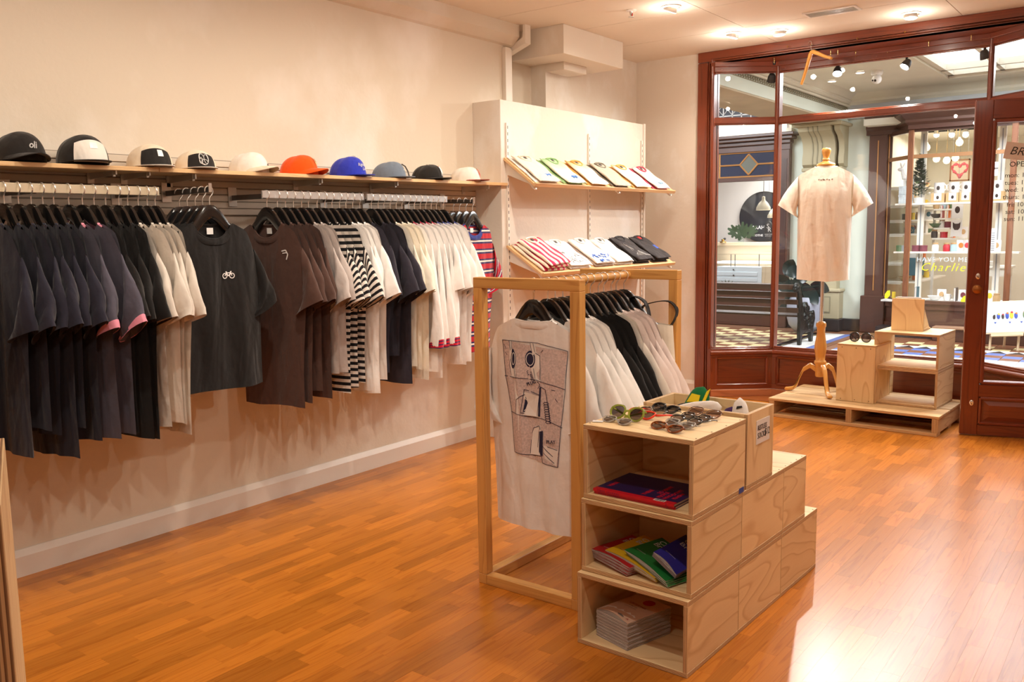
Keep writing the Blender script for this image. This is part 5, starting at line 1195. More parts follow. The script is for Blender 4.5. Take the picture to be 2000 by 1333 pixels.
for x, y, rz, lab in ((-1.52, 2.47, .4, 'left'), (-1.285, 2.565, .15, 'right')):
    b = MB(); b.box(-.018, .018, -.012, .012, 0, .0006, T=Rz(rz)); o = b.build('price_tag', M_WHITE, None, loc=(x, y, TOPZ+.0005)); tag(o, f'small white paper price tag lying {lab} of centre among the sunglasses', 'tag')
sunglasses('round black sunglasses on the tall box in the shop window', (-1.80, 6.53, PZ+.4155), -.1, blkf, LENS, rx=.033, rz_=.033, rim=.004, tilt=.12, group='window sunglasses')
# ------------------------------------------------------------------ socks
def sock(label, p, rot, m, ln=.16, w=.035, mark=None):
    r = thing('sock', label, 'sock', p, 0, 'socks in the plywood box', rot)
    def fn(u, v):
        a = 2*PI*u; e = math.sqrt(max(0, 1-max(0, (v-.72)/.28)**2)) if v > .72 else 1
        return (w*math.cos(a)*max(.06, e)*(1+.1*math.sin(5*v)), .014*math.sin(a)*max(.06, e), v*ln-.02)
    b = MB(); b.grid(fn, 18, 12, closeu=True); n = len(b.v); b.face(list(range(n-18, n))); b.face(list(range(18))); b.build('sock_body', m, r, smooth=70)
    if mark:
        for (mm, x, z, sx, sz, sh) in mark:
            b = MB(); b.prism([(x-sx, z-sz), (x+sx, z-sz*.6+sh), (x+sx*.8, z+sz), (x-sx*.7, z+sz*.7)], -.0165, -.0125, 1); b.build('knit_mark', mm, r)
    return r
SW = cloth('sock_white', sr(234, 228, 224)); YEL = mat('sock_yellow', sr(236, 206, 20), .8); GRN = cloth('sock_green', sr(20, 104, 58)); PUR = cloth('sock_purple', sr(66, 40, 84))
def sb(u, al, z): return crate_local(u, .425+al, 2*H1+.002+z)
sock('green and yellow sock standing at the left of the socks box', sb(.29, .13, .165), (-.25, .30, -.1), GRN, .175, .045, ((YEL, -.012, .10, .022, .022, .01), (YEL, .028, .11, .006, .05, .0), (YEL, .0, .06, .016, .008, 0)))
sock('white sock lying across the front of the socks box', sb(.27, .07, .225), (0, 1.30, -.25), SW, .19, .030, ((YEL, .0, .09, .010, .012, 0), (YEL, .012, .13, .008, .01, 0)))
sock('dark purple sock standing in the middle of the socks box', sb(.155, .13, .12), (-.1, .25, .1), PUR, .155, .03)
sock('white sock with a black mark standing at the right of the socks box', sb(.065, .10, .11), (-.1, -.12, -.2), SW, .205, .036, ((M_INK, .006, .150, .012, .006, .004), (YEL, -.005, .085, .010, .005, 0), (YEL, .012, .085, .007, .005, 0)))
sock('black sock lying at the back left of the socks box', sb(.345, .09, .20), (0, 1.1, .3), C('sock_black', 24, 22, 24), .11, .026)
# ------------------------------------------------------------------ the arcade outside
ACREAM = mat('arcade_cream_paint', sr(214, 208, 190), .7, var=.03); AWALL = mat('arcade_white_wall', sr(212, 220, 208), .7, var=.03); STONE = mat('arcade_stone', sr(176, 166, 136), .7, var=.06); STONED = mat('arcade_stone_dark', sr(140, 134, 110), .7)
DKWOOD = wood('dark_shopfront_wood', sr(84, 54, 44), sr(52, 32, 28), rings=4, rough=.4, amt=.35, coat=.2); GILT = mat('gilt_bead', sr(196, 140, 84), .35, .4); BLKTILE = mat('black_plinth', sr(46, 44, 46), .4)
YO = 11.9
TT = {'brown': mat('tile_brown', sr(122, 78, 54), .35, var=.1), 'cream': mat('tile_cream', sr(216, 200, 150), .35), 'blue': mat('tile_blue', sr(92, 112, 172), .35), 'white': mat('tile_white', sr(226, 226, 222), .35), 'black': mat('tile_black', sr(40, 40, 44), .35)}
b = MB(); b.box(-8.5, 3.5, 7.06, 16, -.06, -.006); af = struct('floor_arcade', b, mat('tile_bed', sr(130, 90, 66), .6))
tp = {}
def tile(kind, col, x, y, sx, sy):
    key = (kind, col, round(sx, 3), round(sy, 3))
    if key not in tp:
        b = MB(); g = .003
        if kind == 'sq': b.box(g, sx-g, g, sy-g, -.006, 0)
        else: b.prism([(g, g), (sx-g, g), (sx/2, sy-g)] if kind == 'up' else [(g, sy-g), (sx-g, sy-g), (sx/2, g)], -.006, 0, 2)
        tp[key] = b.mesh('tile', TT[col], bevel=.001)
    return key, (x, y)
cand = []
ts = .185
def add(kind, col, x, y, sx, sy): cand.append((kind, col, x, y, sx, sy))
x = -6.4; ix = 0
while x < .3:
    y = 8.0; iy = 0
    while y < 11.42:
        left = x < -3.75; band = -3.75 <= x < -3.19
        if left: add('sq', 'cream' if (ix+iy) % 2 else 'brown', x, y, ts, ts)
        elif not band:
            r_ = int((11.0-y)/ts)          # rows counted from the far side
            if y > 11.0: add('sq', 'brown', x, y, ts, ts)
            elif r_ < 2: add('sq', 'cream' if (ix+r_) % 2 else 'brown', x, y, ts, ts)
            elif r_ == 2:
                add('up', 'black', x, y, ts, ts); add('down', 'white', x+ts/2, y, ts, ts)
            elif r_ < 6: add('sq', 'blue' if (ix+r_) % 2 else 'brown', x, y, ts, ts)
            elif r_ < 8: add('sq', 'white', x, y, ts, ts)
            else: add('sq', 'cream' if (ix+r_) % 2 else 'brown', x, y, ts, ts)
        y += ts; iy += 1
    x += ts; ix += 1
for k in range(14):
    y = 8.0+k*.25
    add('sq', 'blue', -3.75, y, .09, .25); add('sq', 'white', -3.66, y, .30, .25); add('sq', 'blue', -3.36, y, .09, .25); add('sq', 'brown', -3.27, y, .09, .25)
def tseen(c):
    v = Vector((c[2]+c[4]/2, c[3]+c[5]/2, -CAMZ)); z = v.dot(_f); px = 1000+FPX*v.dot(_r2)/z; py = 666.5-FPX*v.dot(_u2)/z
    if 1400 < px < 1512 and py < 690 or 1512 <= px < 1885 and py < 716 or 1915 < px < 2010 and py < 745: return z
    return None
rk2 = sorted([c for c in cand if tseen(c)], key=tseen)
for c in rk2[:290]:
    key, (x, y) = tile(*c); o = bpy.data.objects.new('tile', tp[key]); COL.objects.link(o); o.parent = af; o.location = (x, y, 0); o['kind'] = 'structure'
rest = MB(); S5 = set(map(tuple, rk2[:290]))
ck = list(TT)
for c in cand:
    if tuple(c) not in S5 and c[0] == 'sq' and -30 < at(0, 0, 2, 0).x*0+1: rest.box(c[2]+.003, c[2]+c[4]-.003, c[3]+.003, c[3]+c[5]-.003, -.006, 0, m=ck.index(c[1]))
o = part(rest, 'tiles', list(TT.values()), af, clean=False); o['kind'] = 'stuff'
# opposite wall, plinth, pilaster with scrolled corbel, beam with key frieze, ceiling
def pxb(x0, y0, x1, y1, Y, dep=.05):
    """box whose front face fills the pixel rectangle on the plane y=Y, going back by dep"""
    a = at(x0, y0, 1, Y); c = at(x1, y1, 1, Y); return (a.x, c.x, Y, Y+dep, c.z, a.z)
b = MB(); b.box(-4.30, -3.05, YO+.05, YO+.25, 0, 3.2); struct('wall_arcade', b, AWALL)
b = MB(); b.box(-4.28, -3.06, YO+.0, YO+.05, 0, .16); struct('baseboard_arcade', b, BLKTILE, bevel=.006)
b = MB(); b.box(-8.5, 3.5, 16, 16.2, 0, 4); struct('wall_hall', b, ACREAM)
ps = thing('pilaster', 'beige stone pilaster with fluted scroll corbel on the arcade wall', 'pilaster', (-3.80, YO-.1, 0))
def pbx(name, m, *boxes, **kw):
    b = MB()
    for q in boxes: b.box(*q)
    return part(b, name, m, ps, **kw)
pbx('shaft', STONE, (-4.03, -3.58, YO-.10, YO+.048, .55, 2.10), bevel=.006)
pbx('panel', STONED, (-3.95, -3.66, YO-.106, YO-.099, .70, 1.95)); pbx('inset', STONE, (-3.935, -3.675, YO-.109, YO-.105, .715, 1.935))
pbx('pedestal', STONE, (-4.08, -3.53, YO-.14, YO+.048, .16, .52), (-4.10, -3.51, YO-.16, YO+.048, .52, .56), bevel=.008)
pbx('pedestal_panel', STONED, (-3.97, -3.64, YO-.145, YO-.139, .24, .46)); pbx('pedestal_inset', STONE, (-3.955, -3.655, YO-.148, YO-.144, .255, .445))
pbx('plinth', BLKTILE, (-4.10, -3.51, YO-.17, YO+.048, 0, .16), bevel=.006); pbx('necking', STONE, (-4.07, -3.54, YO-.15, YO+.048, 2.10, 2.15), bevel=.01)
sc = [(YO+.048, 2.15), (YO-.10, 2.15), (YO-.15, 2.19), (YO-.155, 2.26), (YO-.13, 2.36), (YO-.15, 2.46), (YO-.22, 2.54), (YO-.34, 2.60), (YO-.36, 2.66), (YO+.048, 2.66)]
b = MB(); b.prism(sc, -4.06, -3.64, 0); part(b, 'corbel', STONE, ps, smooth=30)
b = MB(); b.prism([(min(q[0]+.02, YO+.048), q[1]) for q in sc], -3.60, -3.53, 0); part(b, 'side_scroll', STONE, ps, smooth=30)
b = MB()
for x in (-3.93, -3.87, -3.81): b.prism([(q[0]-.006 if q[0] < YO else q[0], q[1]) for q in sc], x, x+.012, 0)
part(b, 'flutes', STONED, ps)
pbx('abacus', STONE, (-4.12, -3.48, YO-.42, YO+.048, 2.66, 2.70), bevel=.01)
bm = thing('ceiling_beam', 'cream arcade ceiling beam with Greek key frieze above the corbel', 'beam', (-3.85, 9.8, 2.70))
b = MB(); b.box(-4.15, -3.545, 7.2, YO+.05, 2.703, 3.0); part(b, 'soffit', mat('beam_plaster', sr(188, 172, 146), .8, var=.08, vscale=3), bm)
b = MB(); b.box(-3.546, -3.535, 7.2, YO+.05, 2.72, 2.99); part(b, 'face_board', AWALL, bm)
b = MB()
y = 7.6
while y < 11.85:
    z = 2.845
    for q in ((0, .062, 0, .008), (0, .008, 0, .052), (0, .046, .044, .052), (.038, .046, .018, .052), (.018, .046, .018, .026)): b.box(-3.536, -3.527, y+q[0], y+q[1], z+q[2], z+q[3])
    y += .062
o = part(b, 'key_frieze', STONED, bm); o['kind'] = 'stuff'
b = MB(); b.box(-3.54, -3.50, 7.2, YO, 2.90, 2.925); b.box(-3.54, -3.47, 7.2, YO, 2.96, 2.99); part(b, 'moulding', ACREAM, bm, bevel=.008)
b = MB(); b.box(-3.54, 3.5, 7.1, YO+.1, 3.05, 3.15)
b2 = MB(); ox0, ox1, oy0, oy1 = -2.25, .8, 8.0, 11.35
b = MB(); b.box(-3.54, ox0, 7.1, YO+.1, 3.05, 3.12); b.box(ox1, 3.5, 7.1, YO+.1, 3.05, 3.12); b.box(ox0, ox1, 7.1, oy0, 3.05, 3.12); b.box(ox0, ox1, oy1, YO+.1, 3.05, 3.12); struct('ceiling_arcade', b, ACREAM)
b = MB(); b.strip([(0, 2.92), (.05, 2.95), (.05, 2.98), (.14, 3.05), (0, 3.05)], [(-3.53, 7.2), (-3.53, YO-.02), (3.0, YO-.02)]); struct('trim_arcade_cornice', b, ACREAM)
b = MB(); b.box(-3.54, 3.5, YO-.02, YO+.1, 2.75, 3.05); struct('wall_arcade_frieze', b, mat('frieze_grey', sr(176, 180, 182), .7))
SKY = emit('skylight_glass', (.86, .93, 1.0), 2.6)
b = MB(); b.box(ox0-.1, ox1+.1, oy0-.1, oy1+.1, 3.16, 3.18); sk = struct('window_skylight', b, SKY)
for a in ((ox0, ox1, oy0, oy0+.06), (ox0, ox1, oy1-.06, oy1), (ox0, ox0+.06, oy0, oy1), (ox1-.06, ox1, oy0, oy1), (ox0, ox1, 10.9, 10.95), (ox0, ox1, 9.5, 9.55), (-1.72, -1.67, oy0, oy1), (-.5, -.45, oy0, oy1)):
    b = MB(); b.box(*a, 3.08, 3.15); o = part(b, 'glazing_bar', ACREAM, sk); o['kind'] = 'structure'
for k, (px, py) in enumerate(((1567, 157), (1625, 158), (1693, 197), (1680, 141))):
    p = at(px, py, 2, 3.045); y = min(p.y, 11.4)
    r = thing('arcade_downlight', ORD[k] + ' small round downlight from the left in the arcade ceiling', 'downlight', (p.x, y, 3.035), group='arcade ceiling downlights')
    b = MB(); b.lathe([(.045, .0145), (.058, .012), (.055, .004), (.045, .0)], 18); b.build('trim_ring', M_WHITE, r, smooth=50); b = MB(); b.lathe([(.0001, .006), (.045, .006)], 18); b.build('lens', emit('arcade_bulb', (1, .97, .9), 12), r)
p = at(1713, 138, 2, 3.05); cc = thing('security_camera', 'white dome security camera under the arcade ceiling', 'security camera', (p.x, min(p.y, 11.3), 2.90), -.3)
b = MB(); b.lathe([(.0001, .15), (.062, .15), (.062, .12), (.05, .10), (.0001, .10)], 18); b.build('mount', M_WHITE, cc, smooth=50)
b = MB(); b.ball((0, 0, .06), .052, 16); b.build('eyeball', M_WHITE, cc, smooth=60); b = MB(); b.lathe([(.0001, 0), (.014, 0)], 10, T=Tr(.012, -.048, .04) @ Rx(PI/2+.3)); b.lathe([(.0001, 0), (.010, 0)], 10, T=Tr(-.018, -.048, .045) @ Rx(PI/2+.3)); b.build('lenses', M_BLACK, cc)
# iron lattice and lit cornice high over the jewellery shop
lt = thing('iron_lattice', 'white iron lattice grille against the dark above the left shopfront', 'grille', (-4.9, YO+.02, 2.86))
for k in range(14):
    x = -6.2+k*.135
    b = MB(); b.box(x, x+.014, YO+.0, YO+.02, 2.86, 3.25); part(b, 'upright', M_WHITE, lt)
    b = MB(); b.tube([(x, YO+.01, 2.95), (x+.135, YO+.01, 3.10)], .006, 5); b.tube([(x+.135, YO+.01, 2.95), (x, YO+.01, 3.10)], .006, 5); part(b, 'diagonal', M_WHITE, lt)
for z in (2.87, 2.93, 3.11, 3.2): b = MB(); b.box(-6.2, -4.15, YO, YO+.02, z, z+.014); part(b, 'rail', M_WHITE, lt)
b = MB(); b.box(-8, -4.1, YO+.25, YO+.3, 2.8, 4.0); struct('wall_hall_upper', b, mat('night_blue_glass', sr(56, 60, 78), .3))
# ------------------------------------------------------------------ left shopfront (jeweller)
js = thing('jewellery_shopfront', 'dark timber shopfront with gilt diamond transom behind the bench', 'shopfront', (-5.0, YO, 0))
def jp(name, m, *boxes, **kw):
    b = MB()
    for q in boxes: b.box(*q)
    return part(b, name, m, js, **kw)
jp('cornice', DKWOOD, (-6.6, -4.18, YO-.16, YO+.1, 2.60, 2.645), (-6.6, -4.21, YO-.12, YO+.1, 2.555, 2.60), (-6.6, -4.25, YO-.07, YO+.1, 2.50, 2.555), bevel=.01)
jp('fascia', DKWOOD, (-6.6, -4.27, YO-.03, YO+.1, 2.42, 2.50), bevel=.004); jp('pilaster', DKWOOD, (-4.40, -4.27, YO-.05, YO+.1, 0, 2.42), bevel=.006)
jp('pilaster_panel', mat('dark_panel', sr(62, 38, 34), .4), (-4.37, -4.30, YO-.056, YO-.049, .6, 2.3))
jp('transom_rail', DKWOOD, (-6.6, -4.40, YO-.03, YO+.08, 2.02, 2.075), bevel=.004); jp('stall_riser', DKWOOD, (-6.6, -4.40, YO-.03, YO+.1, 0, .58), bevel=.006); jp('stall_sill', DKWOOD, (-6.6, -4.40, YO-.08, YO+.1, .57, .60), bevel=.006)
jp('cornice_light', emit('white_strip', (1, 1, 1), 5), (-6.6, -4.32, YO-.13, YO-.05, 2.70, 2.765)); jp('light_cove', ACREAM, (-6.6, -4.25, YO-.10, YO+.1, 2.765, 2.85), (-6.6, -4.25, YO-.05, YO+.1, 2.645, 2.70))
tz0, tz1, tx0, tx1 = 2.085, 2.415, -5.29, -4.44
b = MB(); b.box(tx0, tx1, YO+.005, YO+.012, tz0, tz1); part(b, 'transom_pane', mat('dark_transom_glass', sr(52, 58, 76), .05, coat=1), js)
mx_, mz_ = -4.86, 2.25
b = MB()
for (p0, p1) in (((tx0, tz0), (tx1, tz0)), ((tx0, tz1), (tx1, tz1)), ((tx0, tz0), (tx0, tz1)), ((tx0, mz_), (mx_-.13, mz_)), ((mx_+.13, mz_), (tx1, mz_)), ((mx_-.13, mz_), (mx_, mz_+.14)), ((mx_, mz_+.14), (mx_+.13, mz_)), ((mx_+.13, mz_), (mx_, mz_-.14)), ((mx_, mz_-.14), (mx_-.13, mz_))): b.tube([(p0[0], YO, p0[1]), (p1[0], YO, p1[1])], .012, 6)
part(b, 'gilt_glazing_bars', GILT, js)
b = MB(); b.prism([(mx_-.12, mz_), (mx_, mz_+.13), (mx_+.12, mz_), (mx_, mz_-.13)], YO+.0, YO+.004, 1); part(b, 'diamond_pane', mat('grey_diamond_glass', sr(110, 112, 104), .1), js)
b = MB(); b.box(-6.6, -4.40, YO+.02, YO+.026, .60, 2.02); part(b, 'pane', M_PANE, js)
b = MB(); b.box(-7.2, -4.3, 14.6, 14.8, 0, 3); struct('wall_jeweller_back', b, mat('jeweller_wall', sr(214, 206, 198), .8)); b = MB(); b.box(-4.34, -4.28, YO+.1, 14.6, 0, 2.8); struct('wall_jeweller_side', b, mat('jeweller_wall', (1, 1, 1)))
b = MB(); b.box(-7.2, -4.3, YO+.1, 14.7, 2.78, 2.85); struct('ceiling_jeweller', b, M_WHITE)
YI = 13.2
LWOOD = wood('pale_counter_wood', sr(226, 206, 174), sr(200, 176, 140), rings=3)
bc = thing('back_counter', 'pale wooden counter top along the wall inside the left shop', 'counter', tuple(at(1455, 510, 1, YI+.35)))
q = pxb(1396, 474, 1560, 480, YI+.42, .4); b = MB(); b.box(*q); part(b, 'top', LWOOD, bc, bevel=.003); q = pxb(1396, 480, 1560, 498, YI+.44, .36); b = MB(); b.box(*q[:4], 0, q[5]); part(b, 'body', LWOOD, bc)
dc = thing('display_cabinet', 'white drawer cabinet with lit glass case on top inside left shop', 'cabinet', tuple(at(1455, 563, 1, YI)))
q = pxb(1396, 521, 1486, 600, YI, .4); b = MB(); b.box(q[0], q[1], q[2], q[3], 0.0, q[5]); part(b, 'body', mat('cabinet_white', sr(214, 224, 228), .5), dc, bevel=.003)
for py in (531, 542, 567):
    q2 = pxb(1398, py, 1479, py+ (9 if py < 560 else 22), YI-.012, .012); b = MB(); b.box(*q2); dw = part(b, 'drawer', mat('cabinet_white', (1, 1, 1)), dc, bevel=.003)
    p = at(1433, py-4+(0 if py < 560 else -8), 1, YI-.012); b = MB(); b.ball((p.x, p.y-.01, p.z), .014, 8); part(b, 'knob', M_DARKMET, dc)
q = pxb(1486, 521, 1560, 600, YI+.02, .38); b = MB(); b.box(q[0], q[1], q[2], q[3], 0, q[5]); part(b, 'end_unit', LWOOD, dc)
q = pxb(1396, 505, 1560, 522, YI, .4); b = MB(); b.box(q[0], q[1], q[2]+.01, q[3]-.01, q[5]-.08, q[5]-.05+.0); part(b, 'case_bed', emit('lit_bed', (1, 1, 1), 1.2), dc)
q = pxb(1396, 497, 1560, 521, YI, .4); b = MB(); b.box(q[0], q[1], q[2]-.004, q[2], q[4], q[5]); b.box(q[0], q[1], q[2], q[3], q[5]-.004, q[5]); part(b, 'glass_case', M_PANE, dc)
for px in (1427, 1435, 1482): a = pxb(px, 497, px+1.2, 521, YI-.006, .004); b = MB(); b.box(*a); part(b, 'case_post', M_CHROME, dc)
mr = thing('round_mirror', 'large round dark mirror on the wall of the left shop', 'mirror', tuple(at(1492, 425, 1, 14.55)))
p = at(1492, 424, 1, 14.55); R0 = abs(at(1492, 374, 1, 14.55).z-p.z)
b = MB(); b.lathe([(.0001, -.02), (R0, -.02), (R0, .02)], 40, T=Tr(p) @ RXT); part(b, 'mirror_glass', mat('smoked_mirror', sr(50, 52, 58), .12, .3, var=.3, vscale=3), mr)
for s_, px, py, sz in (('SARAH', 1464, 448, .085), ('ROTHE', 1472, 462, .05)): q = at(px, py, 1, 14.49); text_mesh(s_, sz, M_WHITE, 'lettering', mr, Tr(q-mr.location) @ RXT, bold=.001)
ov = thing('oval_sign', 'black oval sign with a thin white monogram inside the left shop', 'sign', tuple(at(1500, 460, 1, 13.0)))
p = at(1500, 449, 1, 13.0); hx = abs(at(1508.5, 449, 1, 13).x-p.x); hz_ = abs(at(1500, 432, 1, 13).z-p.z)
b = MB(); b.prism([(p.x+hx*math.cos(a), p.z+hz_*math.sin(a)) for a in [2*PI*k/28 for k in range(28)]], 13.0, 13.03, 1); part(b, 'board', M_BLKMAT, ov); b = MB(); b.tube([(p.x, 13.015, p.z+hz_), (p.x, 13.015, 2.779)], .002, 5); part(b, 'cord', M_BLKMAT, ov)
for s_, px, py, sz in (('S', 1497, 446, .095), ('R', 1499, 453, .095), ('SARAH ROTHE', 1493.5, 459, .022), ('JEWELLERY', 1494.5, 462, .018)): q = at(px, py, 1, 12.99); text_mesh(s_, sz, M_WHITE, 'lettering', ov, Tr(q-ov.location) @ RXT)
def pendant(px, py, label, Y, s=1.0):
    p = at(px, py, 1, Y); r = thing('pendant_lamp', label, 'pendant lamp', p)
    b = MB(); b.lathe([(.16*s, -.10*s), (.155*s, -.04*s), (.10*s, .06*s), (.04*s, .12*s), (.035*s, .20*s), (.0001, .21*s)], 24); b.build('shade', mat('lamp_shade_beige', sr(216, 204, 176), .5), r, smooth=60)
    b = MB(); b.lathe([(.0001, -.08*s), (.15*s, -.085*s)], 20); b.build('diffuser', emit('lamp_glow', (1, .95, .85), 6), r); b = MB(); b.tube([(0, 0, .2*s), (0, 0, 2.779-p.z)], .005, 6); b.build('cord', M_BLKMAT, r)
pendant(1491, 402, 'beige dome pendant lamp in front of the round mirror', 12.7, .66); pendant(1513, 417, 'second beige pendant lamp, half behind the window mullion', 13.1, .66)
LEAF = mat('leaf_green', sr(60, 78, 52), .5, var=.25, vscale=6); LEAFD = mat('rubber_leaf', sr(34, 48, 46), .25, var=.2)
def monstera(b, c, ang, L, w, tilt=0):
    pts = []
    n = 22
    for k in range(n+1):
        t = k/n; a = -PI*.86+2*PI*.86*t; r = 1+.15*math.cos(a)
        cut = .55 if k % 3 == 1 and 2 < k < n-2 else 1
        pts.append((math.cos(a)*L*.5*r*cut, math.sin(a)*w*.5*r*(cut if cut == 1 else .7)))
    T = Tr(c) @ Ry(-ang) @ Rx(tilt); k0 = len(b.v); b.v.append(tuple(T @ Vector((0, 0, 0))))
    for x, z in pts: b.v.append(tuple(T @ Vector((x, -.02*abs(z)/w, z))))
    for k in range(n): b.face([k0, k0+1+k, k0+2+k])
va = thing('vase_of_leaves', 'glass vase with large monstera leaves on the left shop counter', 'plant', tuple(at(1447, 474, 1, YI+.45)))
p = va.location.copy(); b = MB(); b.lathe([(.0001, 0), (.045, 0), (.05, .02), (.04, .12), (.042, .15)], 16, c=tuple(p)); part(b, 'vase', glass('vase_glass', (.9, .95, .93)), va, smooth=60)
for dx, dz, a, L in ((-.10, .17, 2.6, .25), (.03, .18, 1.5, .27), (.15, .17, .6, .26), (.0, .11, 2.0, .18)):
    b = MB(); monstera(b, p+Vector((dx, 0, dz)), a, L, .21); part(b, 'leaf', LEAF, va); b = MB(); b.tube([p+Vector((0, 0, .05)), p+Vector((dx*.5, 0, dz*.6)), p+Vector((dx, 0, dz))], .004, 5); part(b, 'stalk', LEAF, va)
fp = thing('frond_plant', 'green palm fronds at the foot of the left shop cabinet', 'plant', tuple(at(1420, 566, 1, 12.6)))
p = fp.location.copy(); b = MB(); b.lathe([(.0001, 0), (.10, 0), (.13, p.z*.9), (.12, p.z), (.0001, p.z-.02)], 18, c=(p.x, p.y, 0)); part(b, 'pot', mat('grey_glazed_pot', sr(150, 154, 168), .35), fp, smooth=50)
for k in range(7):
    a = .35+k*.35; e = p+Vector((.16*math.cos(a)*1.2, 0, .14*math.sin(a)+.02)); d = (e-p)
    b = MB(); n = Vector((-d.z, 0, d.x)).normalized()*.018; m_ = p.lerp(e, .5); q = len(b.v); b.v += [tuple(p), tuple(m_+n), tuple(e), tuple(m_-n), tuple(m_+Vector((0, -.01, 0)))]; b.face([q, q+1, q+4]); b.face([q+1, q+2, q+4]); b.face([q+2, q+3, q+4]); b.face([q+3, q, q+4]); part(b, 'frond', LEAF, fp)
sm = thing('brass_ornament', 'small dark brass ornament on the left shop counter', 'ornament', tuple(at(1412, 474, 1, YI+.4)))
p = sm.location.copy(); b = MB(); b.lathe([(.0001, 0), (.05, 0), (.055, .015), (.02, .025), (.03, .05), (.0001, .06)], 12, c=tuple(p)); part(b, 'base', M_BRASS, sm, smooth=50); b = MB(); b.ball((p.x+.03, p.y, p.z+.06), .022, 10); part(b, 'finial', M_BLACK, sm)
# ------------------------------------------------------------------ bench and potted plant
BX0, BX1, BY = -6.0, -3.50, 10.16
bn = thing('iron_bench', 'dark slatted bench with ornate cast-iron end in the arcade', 'bench', (-4.6, BY+.25, 0))
M_IRON = mat('cast_iron', sr(40, 44, 42), .3, .6, bump=.8, bscale=45); M_BSLAT = mat('bench_slat', sr(70, 54, 44), .35)
def bench_end(x, name='cast_iron_end'):
    out = [(0, .0), (.06, 0), (.075, .14), (.13, .16), (.36, .16), (.40, .0), (.46, 0), (.47, .22), (.52, .34), (.50, .44), (.42, .47), (.36, .44), (.30, .45), (.28, .55), (.22, .62), (.14, .62), (.10, .56), (.06, .62), (.02, .76), (-.03, .88), (-.10, .93), (-.17, .90), (-.19, .83), (-.15, .79), (-.11, .82), (-.07, .76), (-.03, .56), (.0, .36), (-.01, .2)]
    b = MB(); b.prism([(BY+y, z*.80) for y, z in out], x-.02, x+.02, 0); o = part(b, name, M_IRON, bn, bevel=.006)
    b = MB()
    for cy, cz, r in ((.17, .43, .055), (.24, .40, .05), (.14, .33, .055), (.25, .28, .06), (.36, .30, .06), (.40, .24, .04), (.30, .20, .05), (-.12, .68, .035), (.42, .34, .04)):
        b.tube([(x+.022, BY+cy+(r*(1-k/26))*math.cos(k*.6), cz+(r*(1-k/26))*math.sin(k*.6)) for k in range(24)], .009, 5)
    part(b, 'scrollwork', M_IRON, bn, smooth=60)
bench_end(BX1); bench_end(BX0)
for y, z in ((-.135, .70), (-.085, .61), (-.045, .52), (-.02, .42)):
    b = MB(); b.box(BX0, BX1, BY+y-.012, BY+y+.012, z-.038, z+.022); part(b, 'back_slat', M_BSLAT, bn, bevel=.004)
for y in (.04, .12, .20, .28, .36): b = MB(); b.box(BX0, BX1, BY+y-.03, BY+y+.03, .33, .355); part(b, 'seat_slat', M_BSLAT, bn, bevel=.004)
pp = thing('potted_rubber_plant', 'dark-leaved rubber plant in a round grey pot behind the bench', 'plant', tuple(at(1575, 655, 1, 11.35)))
p = pp.location.copy(); p.z = 0; pp.location = p; WLOC[pp.name] = p.copy()
PC = at(1572, 600, 1, 11.35)
b = MB(); b.lathe([(.0001, .02), (.12, .02), (.20, .12), (.235, .26), (.225, .40), (.19, .48), (.175, .48), (.0001, .44)], 28, c=(PC.x, 11.35, 0)); part(b, 'pot', mat('grey_glazed_pot', sr(150, 154, 168), .35), pp, smooth=60)
rl = random.Random(9)
for (px, py, L, a) in ((1530, 553, .30, 2.4), (1520, 562, .26, 2.9), (1543, 560, .34, .2), (1556, 548, .30, 1.2), (1570, 566, .34, -.5), (1582, 575, .34, -.9), (1592, 583, .30, -1.1), (1560, 582, .30, -1.4), (1548, 575, .30, -2.2), (1576, 590, .30, -1.3), (1601, 562, .26, -.3), (1541, 523, .24, 1.1), (1548, 530, .2, .4), (1535, 600, .26, -2.6), (1590, 596, .24, -1.3), (1566, 540, .24, .9)):
    c = at(px, py, 1, 11.3+rl.uniform(-.15, .1)); T = Tr(c) @ Ry(-a) @ Rx(rl.uniform(-.5, .5)); b = MB(); n = 10; k0 = 0
    for k in range(n+1):
        t = k/n; w_ = .085*math.sin(PI*t)**.7; x = (t-.5)*L
        b.v += [tuple(T @ Vector((x, .03*math.sin(PI*t), w_))), tuple(T @ Vector((x, .0+.045*math.sin(PI*t), 0))), tuple(T @ Vector((x, .03*math.sin(PI*t), -w_)))]
    for k in range(n):
        for j in range(2): b.face([3*k+j, 3*k+j+1, 3*k+4+j, 3*k+3+j])
    part(b, 'leaf', LEAFD, pp, smooth=70)
for e in ((1545, 545), (1575, 565), (1560, 560)):
    q = at(*e, 1, 11.32); b = MB(); b.tube([(PC.x, 11.35, .45), (PC.x*.5+q.x*.5, 11.34, .8*q.z), tuple(q)], .010, 6); part(b, 'stem', mat('plant_stem', sr(90, 74, 50), .7), pp)
